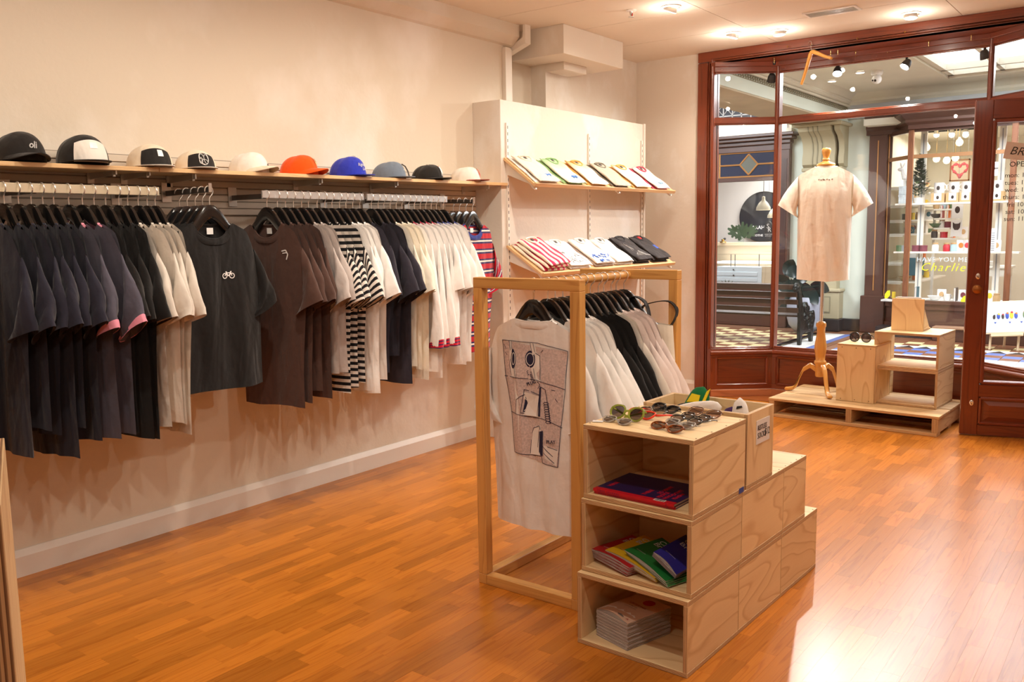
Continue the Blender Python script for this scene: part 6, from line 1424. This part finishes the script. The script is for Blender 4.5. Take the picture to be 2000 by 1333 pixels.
# ------------------------------------------------------------------ right shopfront (gift shop): bay of dark timber with gilt beads
YB = 11.5
P0 = Vector((-3.02, YO+.02)); P1 = Vector((at(1774, 420, 1, YB).x, YB)); P2_ = Vector((at(1972, 460, 1, YB).x, YB)); P3 = Vector((P2_.x+.35, YO+.02))
gs = thing('gift_shopfront', 'dark timber bay shopfront with gilt beading of the gift shop opposite', 'shopfront', (-2.0, YO, 0))
def gp(name, m, *boxes, **kw):
    b = MB()
    for q in boxes: b.box(*q)
    return part(b, name, m, gs, **kw)
zb0, zb1, zt_, ztop = .43, .47, 2.20, 2.52
b = MB(); b.strip([(-.02, 2.52), (.06, 2.52), (.06, 2.56), (.10, 2.60), (.10, 2.63), (.18, 2.69), (.18, 2.74), (-.02, 2.74)], [(-3.30, YO+.02), (P3.x+1, YO+.02)][::1], tone=.3); 
b = MB(); b.strip([(-.03, 2.52), (.05, 2.52), (.05, 2.57), (.09, 2.60), (.09, 2.63), (.16, 2.69), (.16, 2.745), (-.03, 2.745)], [(-3.28, YO), (P1.x-.20, YO), (P1.x, YB), (P2_.x, YB), (P3.x, YO), (P3.x+1.2, YO)]); part(b, 'cornice', DKWOOD, gs)
gp('pilaster', DKWOOD, (-3.24, -3.02, YO-.05, YO+.1, 0, 2.52), bevel=.006); gp('pilaster_base', DKWOOD, (-3.28, -2.98, YO-.08, YO+.1, 0, .48), bevel=.008); gp('plinth', BLKTILE, (-3.0, P3.x+1, YB+.02, YO+.1, 0, .12)); gp('pilaster_bead', GILT, (-3.135, -3.122, YO-.058, YO-.049, .55, 2.45)); gp('pilaster', DKWOOD, (P3.x, P3.x+.5, YO-.05, YO+.1, 0, 2.52), bevel=.006)
def gfacet(P, Q, names):
    L = (Q-P).length; d = (Q-P)/L; T = Tr(P.x, P.y, 0) @ Rz(math.atan2(d.y, d.x))
    def g(name, m, *bx):
        b = MB()
        for q in bx: b.box(*q, T=T)
        return part(b, name, m, gs)
    g('stall_riser', DKWOOD, (0, L, .0, .04, .10, zb0), (.0, L, -.02, .0, .10, .16), (0, L, -.02, .0, .36, zb0)); g('sill', DKWOOD, (-.02, L+.02, -.05, .04, zb0, zb1)); g('head', DKWOOD, (0, L, -.01, .04, ztop-.03, ztop+.02))
    g('transom', mat('gilt_timber', sr(150, 108, 72), .4), (0, L, -.01, .03, zt_-.022, zt_+.022)); g('pane', M_PANE, (.01, L-.01, .008, .014, zb1, ztop-.03))
    g('gilt_bead', GILT, (.02, .032, -.014, -.002, zb1, ztop), (L-.032, L-.02, -.014, -.002, zb1, ztop)); g('post', DKWOOD, (-.0, .02, -.012, .04, zb1, ztop), (L-.02, L, -.012, .04, zb1, ztop))
    return T
gfacet(P0, P1, 0); TM = gfacet(P1, P2_, 1); gfacet(P2_, P3, 2)
for P in (P1, P2_): gp('mullion', wood('brown_mullion', sr(126, 78, 50), sr(90, 52, 34)), (P.x-.03, P.x+.03, P.y-.025, P.y+.03, zb0, ztop), bevel=.004)
gp('step', DKWOOD, (-2.3, P3.x, YB-.16, YB+.02, .0, .15), bevel=.006); gp('step_top', mat('worn_step', sr(150, 116, 90), .6), (-2.3, P3.x, YB-.19, YB+.02, .15, .175), bevel=.004)
SHW = mat('gift_shop_wall', sr(224, 220, 204), .8); SHF = mat('gift_shop_floor', sr(170, 130, 90), .5)
b = MB(); b.box(-3.25, .8, 14.6, 14.75, 0, 2.7); struct('wall_gift_back', b, SHW); b = MB(); b.box(-3.25, -3.13, YO+.1, 14.6, 0, 2.7); struct('wall_gift_left', b, SHW); b = MB(); b.box(.7, .85, YO, 14.6, 0, 2.7); struct('wall_gift_right', b, SHW)
b = MB(); b.box(-3.25, .8, YO-.3, 14.7, 2.62, 2.7); struct('ceiling_gift', b, SHW); b = MB(); b.box(-3.13, .7, YB+.03, 14.6, -.01, .0); struct('floor_gift', b, SHF)
gp('window_bed', mat('white_bed', sr(226, 228, 226), .5), (-2.95, P3.x-.1, YB+.04, YO+.15, zb1-.03, zb1-.01))
TW = [Vector((P1.x, YB-.004)), None]
GT = mat('grey_window_lettering', sr(196, 206, 212), .6); YT = mat('yellow_window_lettering', sr(214, 214, 30), .6)
for s_, px, py, sz, m_, kw in (('HAVE YOU MET', 1790, 511, .078, GT, dict(spacing=1.15)), ('Charlie?', 1796, 529, .14, YT, dict(shear=.35, spacing=1.2, bold=-.0008))):
    q = at(px, py, 1, YB-.006); o = text_mesh(s_, sz, m_, 'window_lettering', gs, Tr(q-gs.location) @ RXT, **kw)
for px, py in ((1733, 575), (1882, 586)):
    q = at(px, py, 1, YB-.006); b = MB(); b.prism([(q.x-.03, q.z-.05), (q.x+.0, q.z-.055), (q.x+.035, q.z-.01), (q.x+.03, q.z+.05), (q.x-.0, q.z+.045), (q.x-.03, q.z+.0)], YB-.007, YB-.006, 1); part(b, 'leaf_sticker', YT, gs)
# --- stock of the gift shop
def item(name, label, cat, px, py, Y, group=None): return thing(name, label, cat, tuple(at(px, py, 1, Y)), 0, group)
PAL = dict(wh=M_WHITE, red=mat('gift_red', sr(196, 48, 60), .5), teal=mat('gift_teal', sr(30, 92, 110), .5), kraft=mat('kraft_card', sr(206, 170, 120), .8), blue=mat('gift_pale_blue', sr(170, 206, 214), .6), plum=mat('gift_plum', sr(120, 50, 66), .6), grn=mat('gift_green', sr(90, 120, 80), .6), tan=mat('gift_tan', sr(196, 160, 112), .6), dk=mat('gift_dark', sr(60, 50, 46), .5), glassy=glass('jar_glass', (.9, .93, .92)), org=mat('gift_orange', sr(226, 120, 50), .6), grey=mat('gift_grey', sr(150, 154, 158), .6), yel=mat('gift_yellow', sr(232, 200, 60), .6))
SHV = mat('white_shelf', sr(232, 228, 216), .5)
def shelf(px0, px1, py, Y, dep, label, t=.022, sup=True):
    a, c = at(px0, py, 1, Y), at(px1, py, 1, Y); r = thing('display_shelf', label, 'shelf', ((a.x+c.x)/2, Y+dep/2, (a.z+c.z)/2-t), group='gift shop shelves')
    b = MB(); b.box(a.x, c.x, Y, Y+dep, (a.z+c.z)/2-t, (a.z+c.z)/2); part(b, 'board', SHV, r, bevel=.002)
    return (a.z+c.z)/2
YS = 11.72
z1 = shelf(1748, 1990, 395, YS, .16, 'white window shelf of mugs in the gift shop'); z2 = shelf(1745, 1990, 492, YS, .18, 'white window shelf of jars and pouches in the gift shop')
for px, nm in ((1806, 'left'), (1960, 'right')):
    a = at(px, 262, 1, YS+.22); c = at(px, 585, 1, YS+.22); r = thing('shelf_post', f'white slotted shelf post, {nm} of the gift shop window', 'post', (a.x, YS+.22, .3)); b = MB(); b.box(a.x-.035, a.x+.035, YS+.20, YS+.24, .45, 2.55); part(b, 'post', SHV, r); b = MB(); b.box(a.x-.008, a.x+.006, YS+.198, YS+.2005, .5, 2.5); part(b, 'slot_strip', PAL['grey'], r)
def mug(px, k, hand):
    p = at(px, 378, 1, YS+.05); z = z1+.115; r = thing('mug', f'{ORD[k]} white mug from the left on the gift shop window shelf', 'mug', (p.x, YS+.08, z), group='mugs on kraft boxes')
    b = MB(); b.lathe([(.0001, .003), (.056, .0), (.058, .01), (.058, .125), (.053, .125), (.053, .012), (.0001, .012)], 20); b.build('mug_body', M_WHITE, r, smooth=50)
    b = MB(); b.tube([(hand*(.056+.032*math.sin(PI*t/8)), 0, .025+.08*t/8) for t in range(9)], .008, 6); b.build('handle', M_WHITE, r, smooth=60)
    b = MB(); b.ball((0, -.057, .06), .02, 8, sy=.2, sz=1.4); b.build('printed_figure', PAL['dk'], r)
    r2 = thing('mug_box', f'{ORD[k]} kraft mug box from the left on the gift shop window shelf', 'box', (p.x, YS+.08, z1+.001), group='kraft mug boxes'); b = MB(); b.box(-.075, .075, -.07, .07, 0, .112); b.build('carton', PAL['kraft'], r2, bevel=.002); b = MB(); b.box(-.042, .042, -.0715, -.07, .02, .112); lb = b.build('label', M_WHITE, r2); b = MB(); b.ball((0, -.072, .06), .016, 8, sy=.15, sz=1.4); b.build('printed_figure', PAL['dk'], r2)
for k, (px, h) in enumerate(((1833, 1), (1862, -1), (1887, -1), (1920, 1), (1948, -1))): mug(px, k, h)
# tree, deer on patterned boxes
p = at(1792, 397, 1, YS+.06); tr_ = thing('small_christmas_tree', 'small bushy Christmas tree in the gift shop window', 'tree', (p.x, YS+.12, z1))
b = MB(); b.lathe([(.0001, 0), (.05, 0), (.06, .07), (.0001, .07)], 14); b.build('pot', M_WHITE, tr_); rt = random.Random(2)
b = MB()
for k in range(900):
    t = rt.random()**.8; a = rt.random()*2*PI; r_ = .135*(1-t)*rt.uniform(.6, 1.05)+.01; c = Vector((r_*math.cos(a), r_*math.sin(a)*.8, .09+.50*t)); d = Vector((math.cos(a), math.sin(a), rt.uniform(-.2, .7)))*.036; n = d.cross(Vector((0, 0, 1))).normalized()*.014
    q = len(b.v); b.v += [tuple(c-d*.5), tuple(c+n), tuple(c+d), tuple(c-n)]; b.face([q, q+1, q+2, q+3])
o = b.build('needles', mat('fir_needles', sr(66, 88, 62), .7, var=.3, vscale=20), tr_); o['kind'] = 'stuff'
for k in range(9): t = k/9; a = k*2.4; b = MB(); b.ball((.12*(1-t)*math.cos(a), -.11*(1-t)*abs(math.sin(a)), .12+.44*t), .012, 8); b.build('bauble', M_WHITE, tr_)
gb = []
for k, (py, lab) in enumerate(((397, 'lower'), (383, 'upper'))):
    p = at(1768, 397, 1, YS+.06); r = thing('gift_box', f'{lab} pale gift box with bird print under the white deer', 'box', (p.x, YS+.09, z1+.001+k*.108)); b = MB(); b.box(-.075, .075, -.06, .06, 0, .106); b.build('carton', mat('bird_print', sr(206, 216, 222), .6, var=.25, vscale=22), r, bevel=.003); b = MB(); b.box(-.078, .078, -.063, .063, .08, .107); b.build('lid', mat('bird_print', (1, 1, 1)), r, bevel=.003)
p = at(1768, 397, 1, YS+.06); de = thing('deer_figurine', 'glossy white deer figurine on patterned boxes in the gift shop', 'figurine', (p.x, YS+.09, z1+.218)); T = None
b = MB(); b.ball((.03, 0, .085), .045, 14, sx=1.5, sz=.8); b.tube([(-.02, 0, .09), (-.05, 0, .16), (-.055, 0, .20)], [.035, .022, .02], 10); b.ball((-.075, 0, .205), .026, 10, sx=1.5); 
for x in (-.02, .075):
    for y in (-.02, .02): b.tube([(x, y, .08), (x, y, 0)], [.014, .010], 7)
for sg in (-1, 1): b.tube([(-.06, sg*.012, .225), (-.058+sg*.012, sg*.03, .26), (-.055+sg*.018, sg*.035, .29)], [.007, .012, .003], 6)
b.build('figurine_body', M_WHITE, de, smooth=70)
# framed heart picture, wall shelves with small stock
def picture(px0, py0, px1, py1, Y, label, mf, mi):
    q = pxb(px0, py0, px1, py1, Y, .02); r = thing('framed_picture', label, 'picture', ((q[0]+q[1])/2, Y, q[4])); w = .016
    b = MB(); b.box(q[0], q[1], Y+.006, Y+.012, q[4], q[5]); part(b, 'print', mi, r)
    for x in (q[0]+.03, q[1]-.03): b = MB(); b.tube([(x, Y+.012, q[5]-.005), (x, Y+.012, 2.618)], .0015, 4); part(b, 'wire', PAL['grey'], r)
    for a in ((q[0], q[1], q[4], q[4]+w), (q[0], q[1], q[5]-w, q[5]), (q[0], q[0]+w, q[4], q[5]), (q[1]-w, q[1], q[4], q[5])): b = MB(); b.box(a[0], a[1], Y, Y+.02, a[2], a[3]); part(b, 'frame', mf, r)
    return r, q
r, q = picture(1856, 312, 1893, 353, 12.9, 'framed picture of a pink floral heart in the gift shop', mat('frame_brown', sr(150, 106, 70), .5), mat('picture_paper', sr(222, 206, 180), .7))
b = MB(); cx, cz = (q[0]+q[1])/2, (q[4]+q[5])/2+.01
for k in range(34):
    t = 2*PI*k/34; x = 16*math.sin(t)**3; z = 13*math.cos(t)-5*math.cos(2*t)-2*math.cos(3*t)-math.cos(4*t); b.ball((cx+x*.0058, 12.905, cz+z*.0058), .011+.005*(k % 3), 7, sy=.2)
o = part(b, 'heart_flowers', mat('heart_pink', sr(220, 100, 110), .7, var=.4, vscale=30), r); o['kind'] = 'stuff'
gr = random.Random(21); cols = ['wh', 'red', 'teal', 'kraft', 'tan', 'grn', 'dk', 'plum', 'org', 'grey', 'blue', 'yel']
NOUN = {'jar': 'jar', 'book': 'book', 'bowl': 'bowl', 'card': 'card', 'tin': 'tin', 'candle': 'candle', 'cup': 'cup'}
CN = dict(wh='white', red='red', teal='teal', kraft='kraft', tan='tan', grn='green', dk='dark', plum='plum', org='orange', grey='grey', blue='pale blue', yel='yellow')
def stock(kind, c, x, y, z, where):
    m = PAL[c]; r = thing(kind, f'small {CN[c]} {NOUN[kind]} {where}', NOUN[kind], (x, y, z), 0, 'gift shop stock')
    if kind == 'jar':
        b = MB(); b.lathe([(.0001, 0), (.036, 0), (.040, .01), (.040, .07), (.030, .085), (.030, .09)], 16); b.build('jar_body', m, r, smooth=50); b = MB(); b.lathe([(.033, .088), (.033, .105), (.0001, .105)], 16); b.build('lid', PAL['tan'], r)
    elif kind == 'book': b = MB(); b.box(-.012, .012, -.07, .07, 0, .16); b.build('cover', m, r, bevel=.001); b = MB(); b.box(-.009, .009, -.071, .068, .003, .1585); b.build('pages', PAPER, r)
    elif kind == 'bowl': b = MB(); b.lathe([(.0001, .004), (.03, 0), (.055, .02), (.085, .055), (.081, .056), (.05, .026), (.0001, .01)], 20); b.build('bowl_body', m, r, smooth=60)
    elif kind == 'card': b = MB(); b.box(-.05, .05, 0, .0015, 0, .14, T=Rx(-.15)); b.build('card_front', M_WHITE, r); b = MB(); b.ball((0, -.006+.009, .075), .028, 10, sy=.08, sz=1.2); b.build('printed_motif', m, r)
    elif kind == 'tin': b = MB(); b.lathe([(.0001, 0), (.045, 0), (.045, .06), (.047, .06), (.047, .075), (.0001, .077)], 18); b.build('tin_body', m, r, smooth=40)
    elif kind == 'candle': b = MB(); b.lathe([(.0001, 0), (.022, 0), (.022, .09), (.0001, .092)], 14); b.build('wax', m, r, smooth=40); b = MB(); b.tube([(0, 0, .09), (0, 0, .10)], .0015, 4); b.build('wick', M_BLACK, r)
    else: b = MB(); b.lathe([(.0001, .003), (.03, 0), (.04, .03), (.044, .08), (.040, .08), (.036, .03), (.0001, .008)], 18); b.build('cup_body', m, r, smooth=50); b = MB(); b.tube([(.042+.02*math.sin(PI*t/6), 0, .02+.045*t/6) for t in range(7)], .004, 5); b.build('handle', m, r)
    return r
# left wall shelves receding into the shop (along x = -3.1)
XL = -3.12
ROWS = [(368, 'top'), (402, 'second'), (430, 'third'), (456, 'fourth'), (510, 'fifth'), (545, 'lowest')]
for py, nm in ROWS:
    z = at(1760, py, 1, 12.7).z; r = thing('wall_shelf', f'{nm} pale shelf on the left wall of the gift shop', 'shelf', (XL+.13, 13.0, z-.02), group='gift shop side shelves')
    b = MB(); b.box(XL, XL+.45, 12.15, 13.9, z-.022, z); part(b, 'board', SHV, r, bevel=.002)
    b = MB(); b.box(XL, XL+.03, 12.16, 12.19, z-.10, z-.022); b.box(XL, XL+.25, 12.16, 12.19, z-.04, z-.022); part(b, 'bracket', SHV, r)
    kinds = ['jar', 'card', 'book', 'bowl', 'tin', 'candle', 'cup']
    for k in range(5):
        kd = kinds[(k+ROWS.index((py, nm))*2) % 7]; stock(kd, cols[(k*5+ROWS.index((py, nm))*3) % 12], XL+.30+gr.uniform(-.05, .06), 12.28+k*.22, z+.0005, f'{ORD[k]} from the front, {nm} left wall shelf of gift shop')
# right interior shelf tower: one upright with four short boards
q0 = at(1823, 440, 1, 12.53); un = thing('shelf_tower', 'white upright with four short shelves right of the post in the gift shop', 'shelf', (q0.x, 12.53, 0))
b = MB(); b.box(q0.x, q0.x+.03, 12.50, 12.53, 0, 1.75); part(b, 'upright', SHV, un)
for py, x0, x1, nm in ((408, 1824, 1862, 'top'), (426, 1824, 1868, 'second'), (445, 1823, 1855, 'third'), (465, 1820, 1884, 'fourth')):
    a, c = at(x0, py, 1, 12.35), at(x1, py, 1, 12.35); z = (a.z+c.z)/2; b = MB(); b.box(a.x, c.x, 12.35, 12.53, z-.022, z); part(b, 'board', SHV, un, bevel=.002)
    a, c = at(x0+4, py, 1, 12.42), at(x1-4, py, 1, 12.42); n = 3 if x1-x0 < 40 else 4
    for k in range(n):
        kd = (['cup', 'cup', 'jar'], ['bowl', 'book', 'book', 'card'], ['bowl', 'jar', 'tin'], ['jar', 'tin', 'book', 'card'])[('top', 'second', 'third', 'fourth').index(nm)][k]
        stock(kd, cols[(k*7+len(nm)) % 12], a.x+(c.x-a.x)*k/(n-1), 12.44, z+.0005, f'{ORD[k]} from left, {nm} short shelf of gift shop')
# on the lower window shelf and the window bed
for k, (kd, c, px) in enumerate((('tin', 'grn', 1757), ('tin', 'grey', 1766), ('tin', 'plum', 1788), ('tin', 'plum', 1803), ('jar', 'wh', 1826), ('jar', 'red', 1848), ('jar', 'glassy' if False else 'blue', 1862), ('card', 'org', 1876), ('card', 'red', 1888), ('bowl', 'wh', 1927), ('card', 'tan', 1945))):
    p = at(px, 490, 1, YS+.08); stock(kd, c, p.x, YS+.09, z2+.0005, f'{ORD[k]} from left, lower window shelf of gift shop')
for k, (kd, c, px) in enumerate((('candle', 'yel', 1745), ('book', 'teal', 1790), ('bowl', 'wh', 1825), ('card', 'tan', 1838), ('cup', 'wh', 1850), ('book', 'dk', 1866), ('card', 'plum', 1880), ('card', 'yel', 1932), ('jar', 'tan', 1946))):
    p = at(px, 590, 1, YB+.2); stock(kd, c, p.x, YB+.2, zb1-.009, f'{ORD[k]} from left, on gift shop window bed')
for px, py, c, lab in ((1868, 445, 'wh', 'white card with a black cat face'), (1870, 410, 'wh', 'white card with a grey animal')):
    p = at(px, py, 1, 12.3); r = thing('greeting_card', lab + ' hanging in the gift shop window', 'card', p); b = MB(); b.box(-.065, .065, 0, .003, -.11, .10); b.build('card_front', M_WHITE, r); b = MB(); b.tube([(0, .0015, .10), (0, .0015, 2.618-p.z)], .001, 4); b.build('thread', PAL['grey'], r)
    b = MB()
    if 'cat' in lab: b.prism([(-.04, .0), (-.045, .07), (-.02, .05), (.02, .05), (.045, .07), (.04, 0), (.02, -.03), (-.02, -.03)], -.002, 0, 1)
    else: b.ball((0, 0, 0), .03, 10, sy=.1, sz=1.5)
    b.build('printed_face', PAL['dk'], r)
# teal trunk, notice, hanging bulbs and track lights
p = at(1782, 538, 1, 12.2); r = thing('teal_trunk', 'teal box on the gift shop shelf behind the mullion', 'box', (p.x, 12.2, p.z)); b = MB(); b.box(-.10, .12, -.08, .08, 0, .22); b.build('trunk_body', PAL['teal'], r, bevel=.006); b = MB(); b.box(-.103, .123, -.083, .083, .17, .223); b.build('lid', PAL['teal'], r, bevel=.006)
p = at(1930, 470, 1, YB+.05); r = thing('window_notice', 'white printed notice taped inside the gift shop window', 'notice', (p.x, YB+.05, p.z)); b = MB(); b.box(-.085, .085, 0, .002, -.14, .14); b.build('sheet', M_WHITE, r); b = MB()
for k in range(3):
    for j in range(9): b.box(-.068+k*.05, -.034+k*.05, -.001, 0, -.12+j*.025, -.108+j*.025)
o = b.build('print_lines', PAL['grey'], r); o['kind'] = 'stuff'
for k, (px, py) in enumerate(((1810, 288), (1829, 310), (1849, 313), (1866, 308), (1874, 278))):
    p = at(px, py, 1, 12.6); r = thing('pendant_bulb', f'{ORD[k]} glowing pendant bulb from the left in the gift shop', 'pendant lamp', p, 0, 'gift shop pendant bulbs'); b = MB(); b.lathe([(.0001, -.05), (.03, -.04), (.045, -.01), (.04, .02), (.015, .05), (.015, .065), (.0001, .066)], 14); b.build('globe', emit('pendant_glow', (1, .85, .6), 2.2), r, smooth=60); b = MB(); b.tube([(0, 0, .06), (0, 0, 2.615-p.z)], .003, 5); b.build('cord', M_BRASS, r)
for k, (px, py) in enumerate(((1829, 262), (1859, 262), (1886, 262))):
    p = at(px, py, 1, 12.9); r = thing('track_light', f'{ORD[k]} lit track light from the left in the gift shop', 'spotlight', (p.x, 12.9, p.z), 0, 'gift shop track lights'); b = MB(); b.box(-.10, .10, -.012, .012, 2.60-p.z, 2.62-p.z); b.build('track', M_BLKMAT, r); b = MB(); b.tube([(0, 0, 2.6-p.z), (0, 0, .05)], .010, 6); b.lathe([(.0001, .06), (.03, .06), (.036, -.02)], 14); b.build('head', M_STEEL, r, smooth=50); b = MB(); b.ball((0, 0, -.01), .036, 12); b.build('bulb', emit('track_glow', (1, .92, .78), 14), r)
# lantern sign seen through the door, table behind
p = at(1944, 330, 1, 12.3); r = thing('lantern_sign', 'round white glowing lantern sign with dark band in the gift shop', 'lantern', p); b = MB(); b.lathe([(.0001, -.085), (.06, -.075), (.10, -.035), (.11, 0), (.10, .035), (.06, .075), (.0001, .085)], 20); b.build('lantern_body', emit('lantern_glow', (1, .98, .95), 3), r, smooth=60); b = MB(); b.lathe([(.112, -.012), (.113, 0), (.112, .012)], 20); b.build('band', PAL['grey'], r); b = MB(); b.tube([(0, 0, .08), (0, 0, 2.61-p.z)], .004, 5); b.build('cord', M_BLKMAT, r)
p = at(1935, 520, 1, 12.3); r = thing('display_table', 'white painted display table inside the gift shop seen through the door', 'table', (p.x, 12.5, 0)); zt0 = p.z
b = MB(); b.box(-.25, .22, -.2, .2, zt0-.03, zt0); b.build('table_top', SHV, r, bevel=.004); b = MB(); b.box(-.22, .19, -.17, .17, zt0-.13, zt0-.03); b.build('apron', SHV, r)
for x in (-.21, .16):
    for y in (-.15, .13): b = MB(); b.box(x, x+.03, y, y+.03, 0, zt0-.13); b.build('leg', SHV, r)
stock('bowl', 'wh', p.x-.02, 12.42, zt0+.0005, 'on the table seen through the door glass')
# easel board with painted birds
ez = at(1965, 668, 2, .12); eb = thing('easel_board', 'white signboard with a row of colourful birds on a low easel', 'signboard', (-1.10, 10.9, .0), .20, None)
c = at(1968, 620, 1, 10.9); eb.location = (c.x, 10.9, 0); WLOC[eb.name] = Vector(eb.location); zc = c.z
EW, EH = .52, .36; TE = Tr(0, 0, zc) @ Ry(-.07) @ Rx(-.22)
b = MB(); b.box(-EW/2, EW/2, 0, .04, -EH/2, EH/2, T=TE); b.build('board', LWOOD, eb, bevel=.003); b = MB(); b.box(-EW/2+.015, EW/2-.012, -.003, 0, -EH/2+.015, EH/2-.012, T=TE); b.build('poster', mat('poster_white', sr(192, 200, 206), .5), eb)
BC = [('dk', .028, .05), ('blue2', .034, .065), ('dk', .028, .06), ('blue2', .036, .075), ('yel', .038, .085), ('blue2', .034, .07), ('wh2', .03, .075), ('grn', .04, .085)]
PAL['blue2'] = mat('bird_blue', sr(50, 80, 170), .6); PAL['wh2'] = mat('bird_white', sr(236, 236, 236), .6)
for k, (c_, w_, h_) in enumerate(BC):
    x = -.13+k*.042; b = MB(); b.ball((0, 0, 0), 1, 10, sx=w_/2, sy=.003, sz=h_/2, T=Rz(0)); 
    for i, v in enumerate(b.v): b.v[i] = tuple(TE @ Vector((v[0]+x, v[1]-.004, v[2]-.02+h_/2)))
    b.build('bird', PAL[c_], eb, smooth=60)
    b = MB(); b.ball((0, 0, 0), 1, 8, sx=w_/3, sy=.003, sz=w_/3)
    for i, v in enumerate(b.v): b.v[i] = tuple(TE @ Vector((v[0]+x+.004, v[1]-.006, v[2]-.02+h_*.86)))
    b.build('bird_head', PAL[('dk', 'yel', 'red', 'org', 'red', 'org', 'wh2', 'red')[k]], eb, smooth=60)
b = MB()
for x in (-.12, .02, .13): b.prism([(x-.012, -.05), (x+.012, -.05), (x, -.07)], -.0045, -.003, 1, T=TE)
b.build('bunting', PAL['blue2'], eb)
b = MB(); b.box(-.17, .14, -.05, .045, -EH/2-.03, -EH/2, T=TE); b.build('ledge', LWOOD, eb)
zl = zc-EH/2-.02
for x in (-.15, .12): b = MB(); b.tube([(x, -.02+.04, zl), (x-.01, -.08+.06, 0.001)], .013, 6); b.build('leg', LWOOD, eb)
b = MB(); b.tube([(0, .05, zc+.12), (0, .30, .001)], .012, 6); b.build('rear_leg', LWOOD, eb)
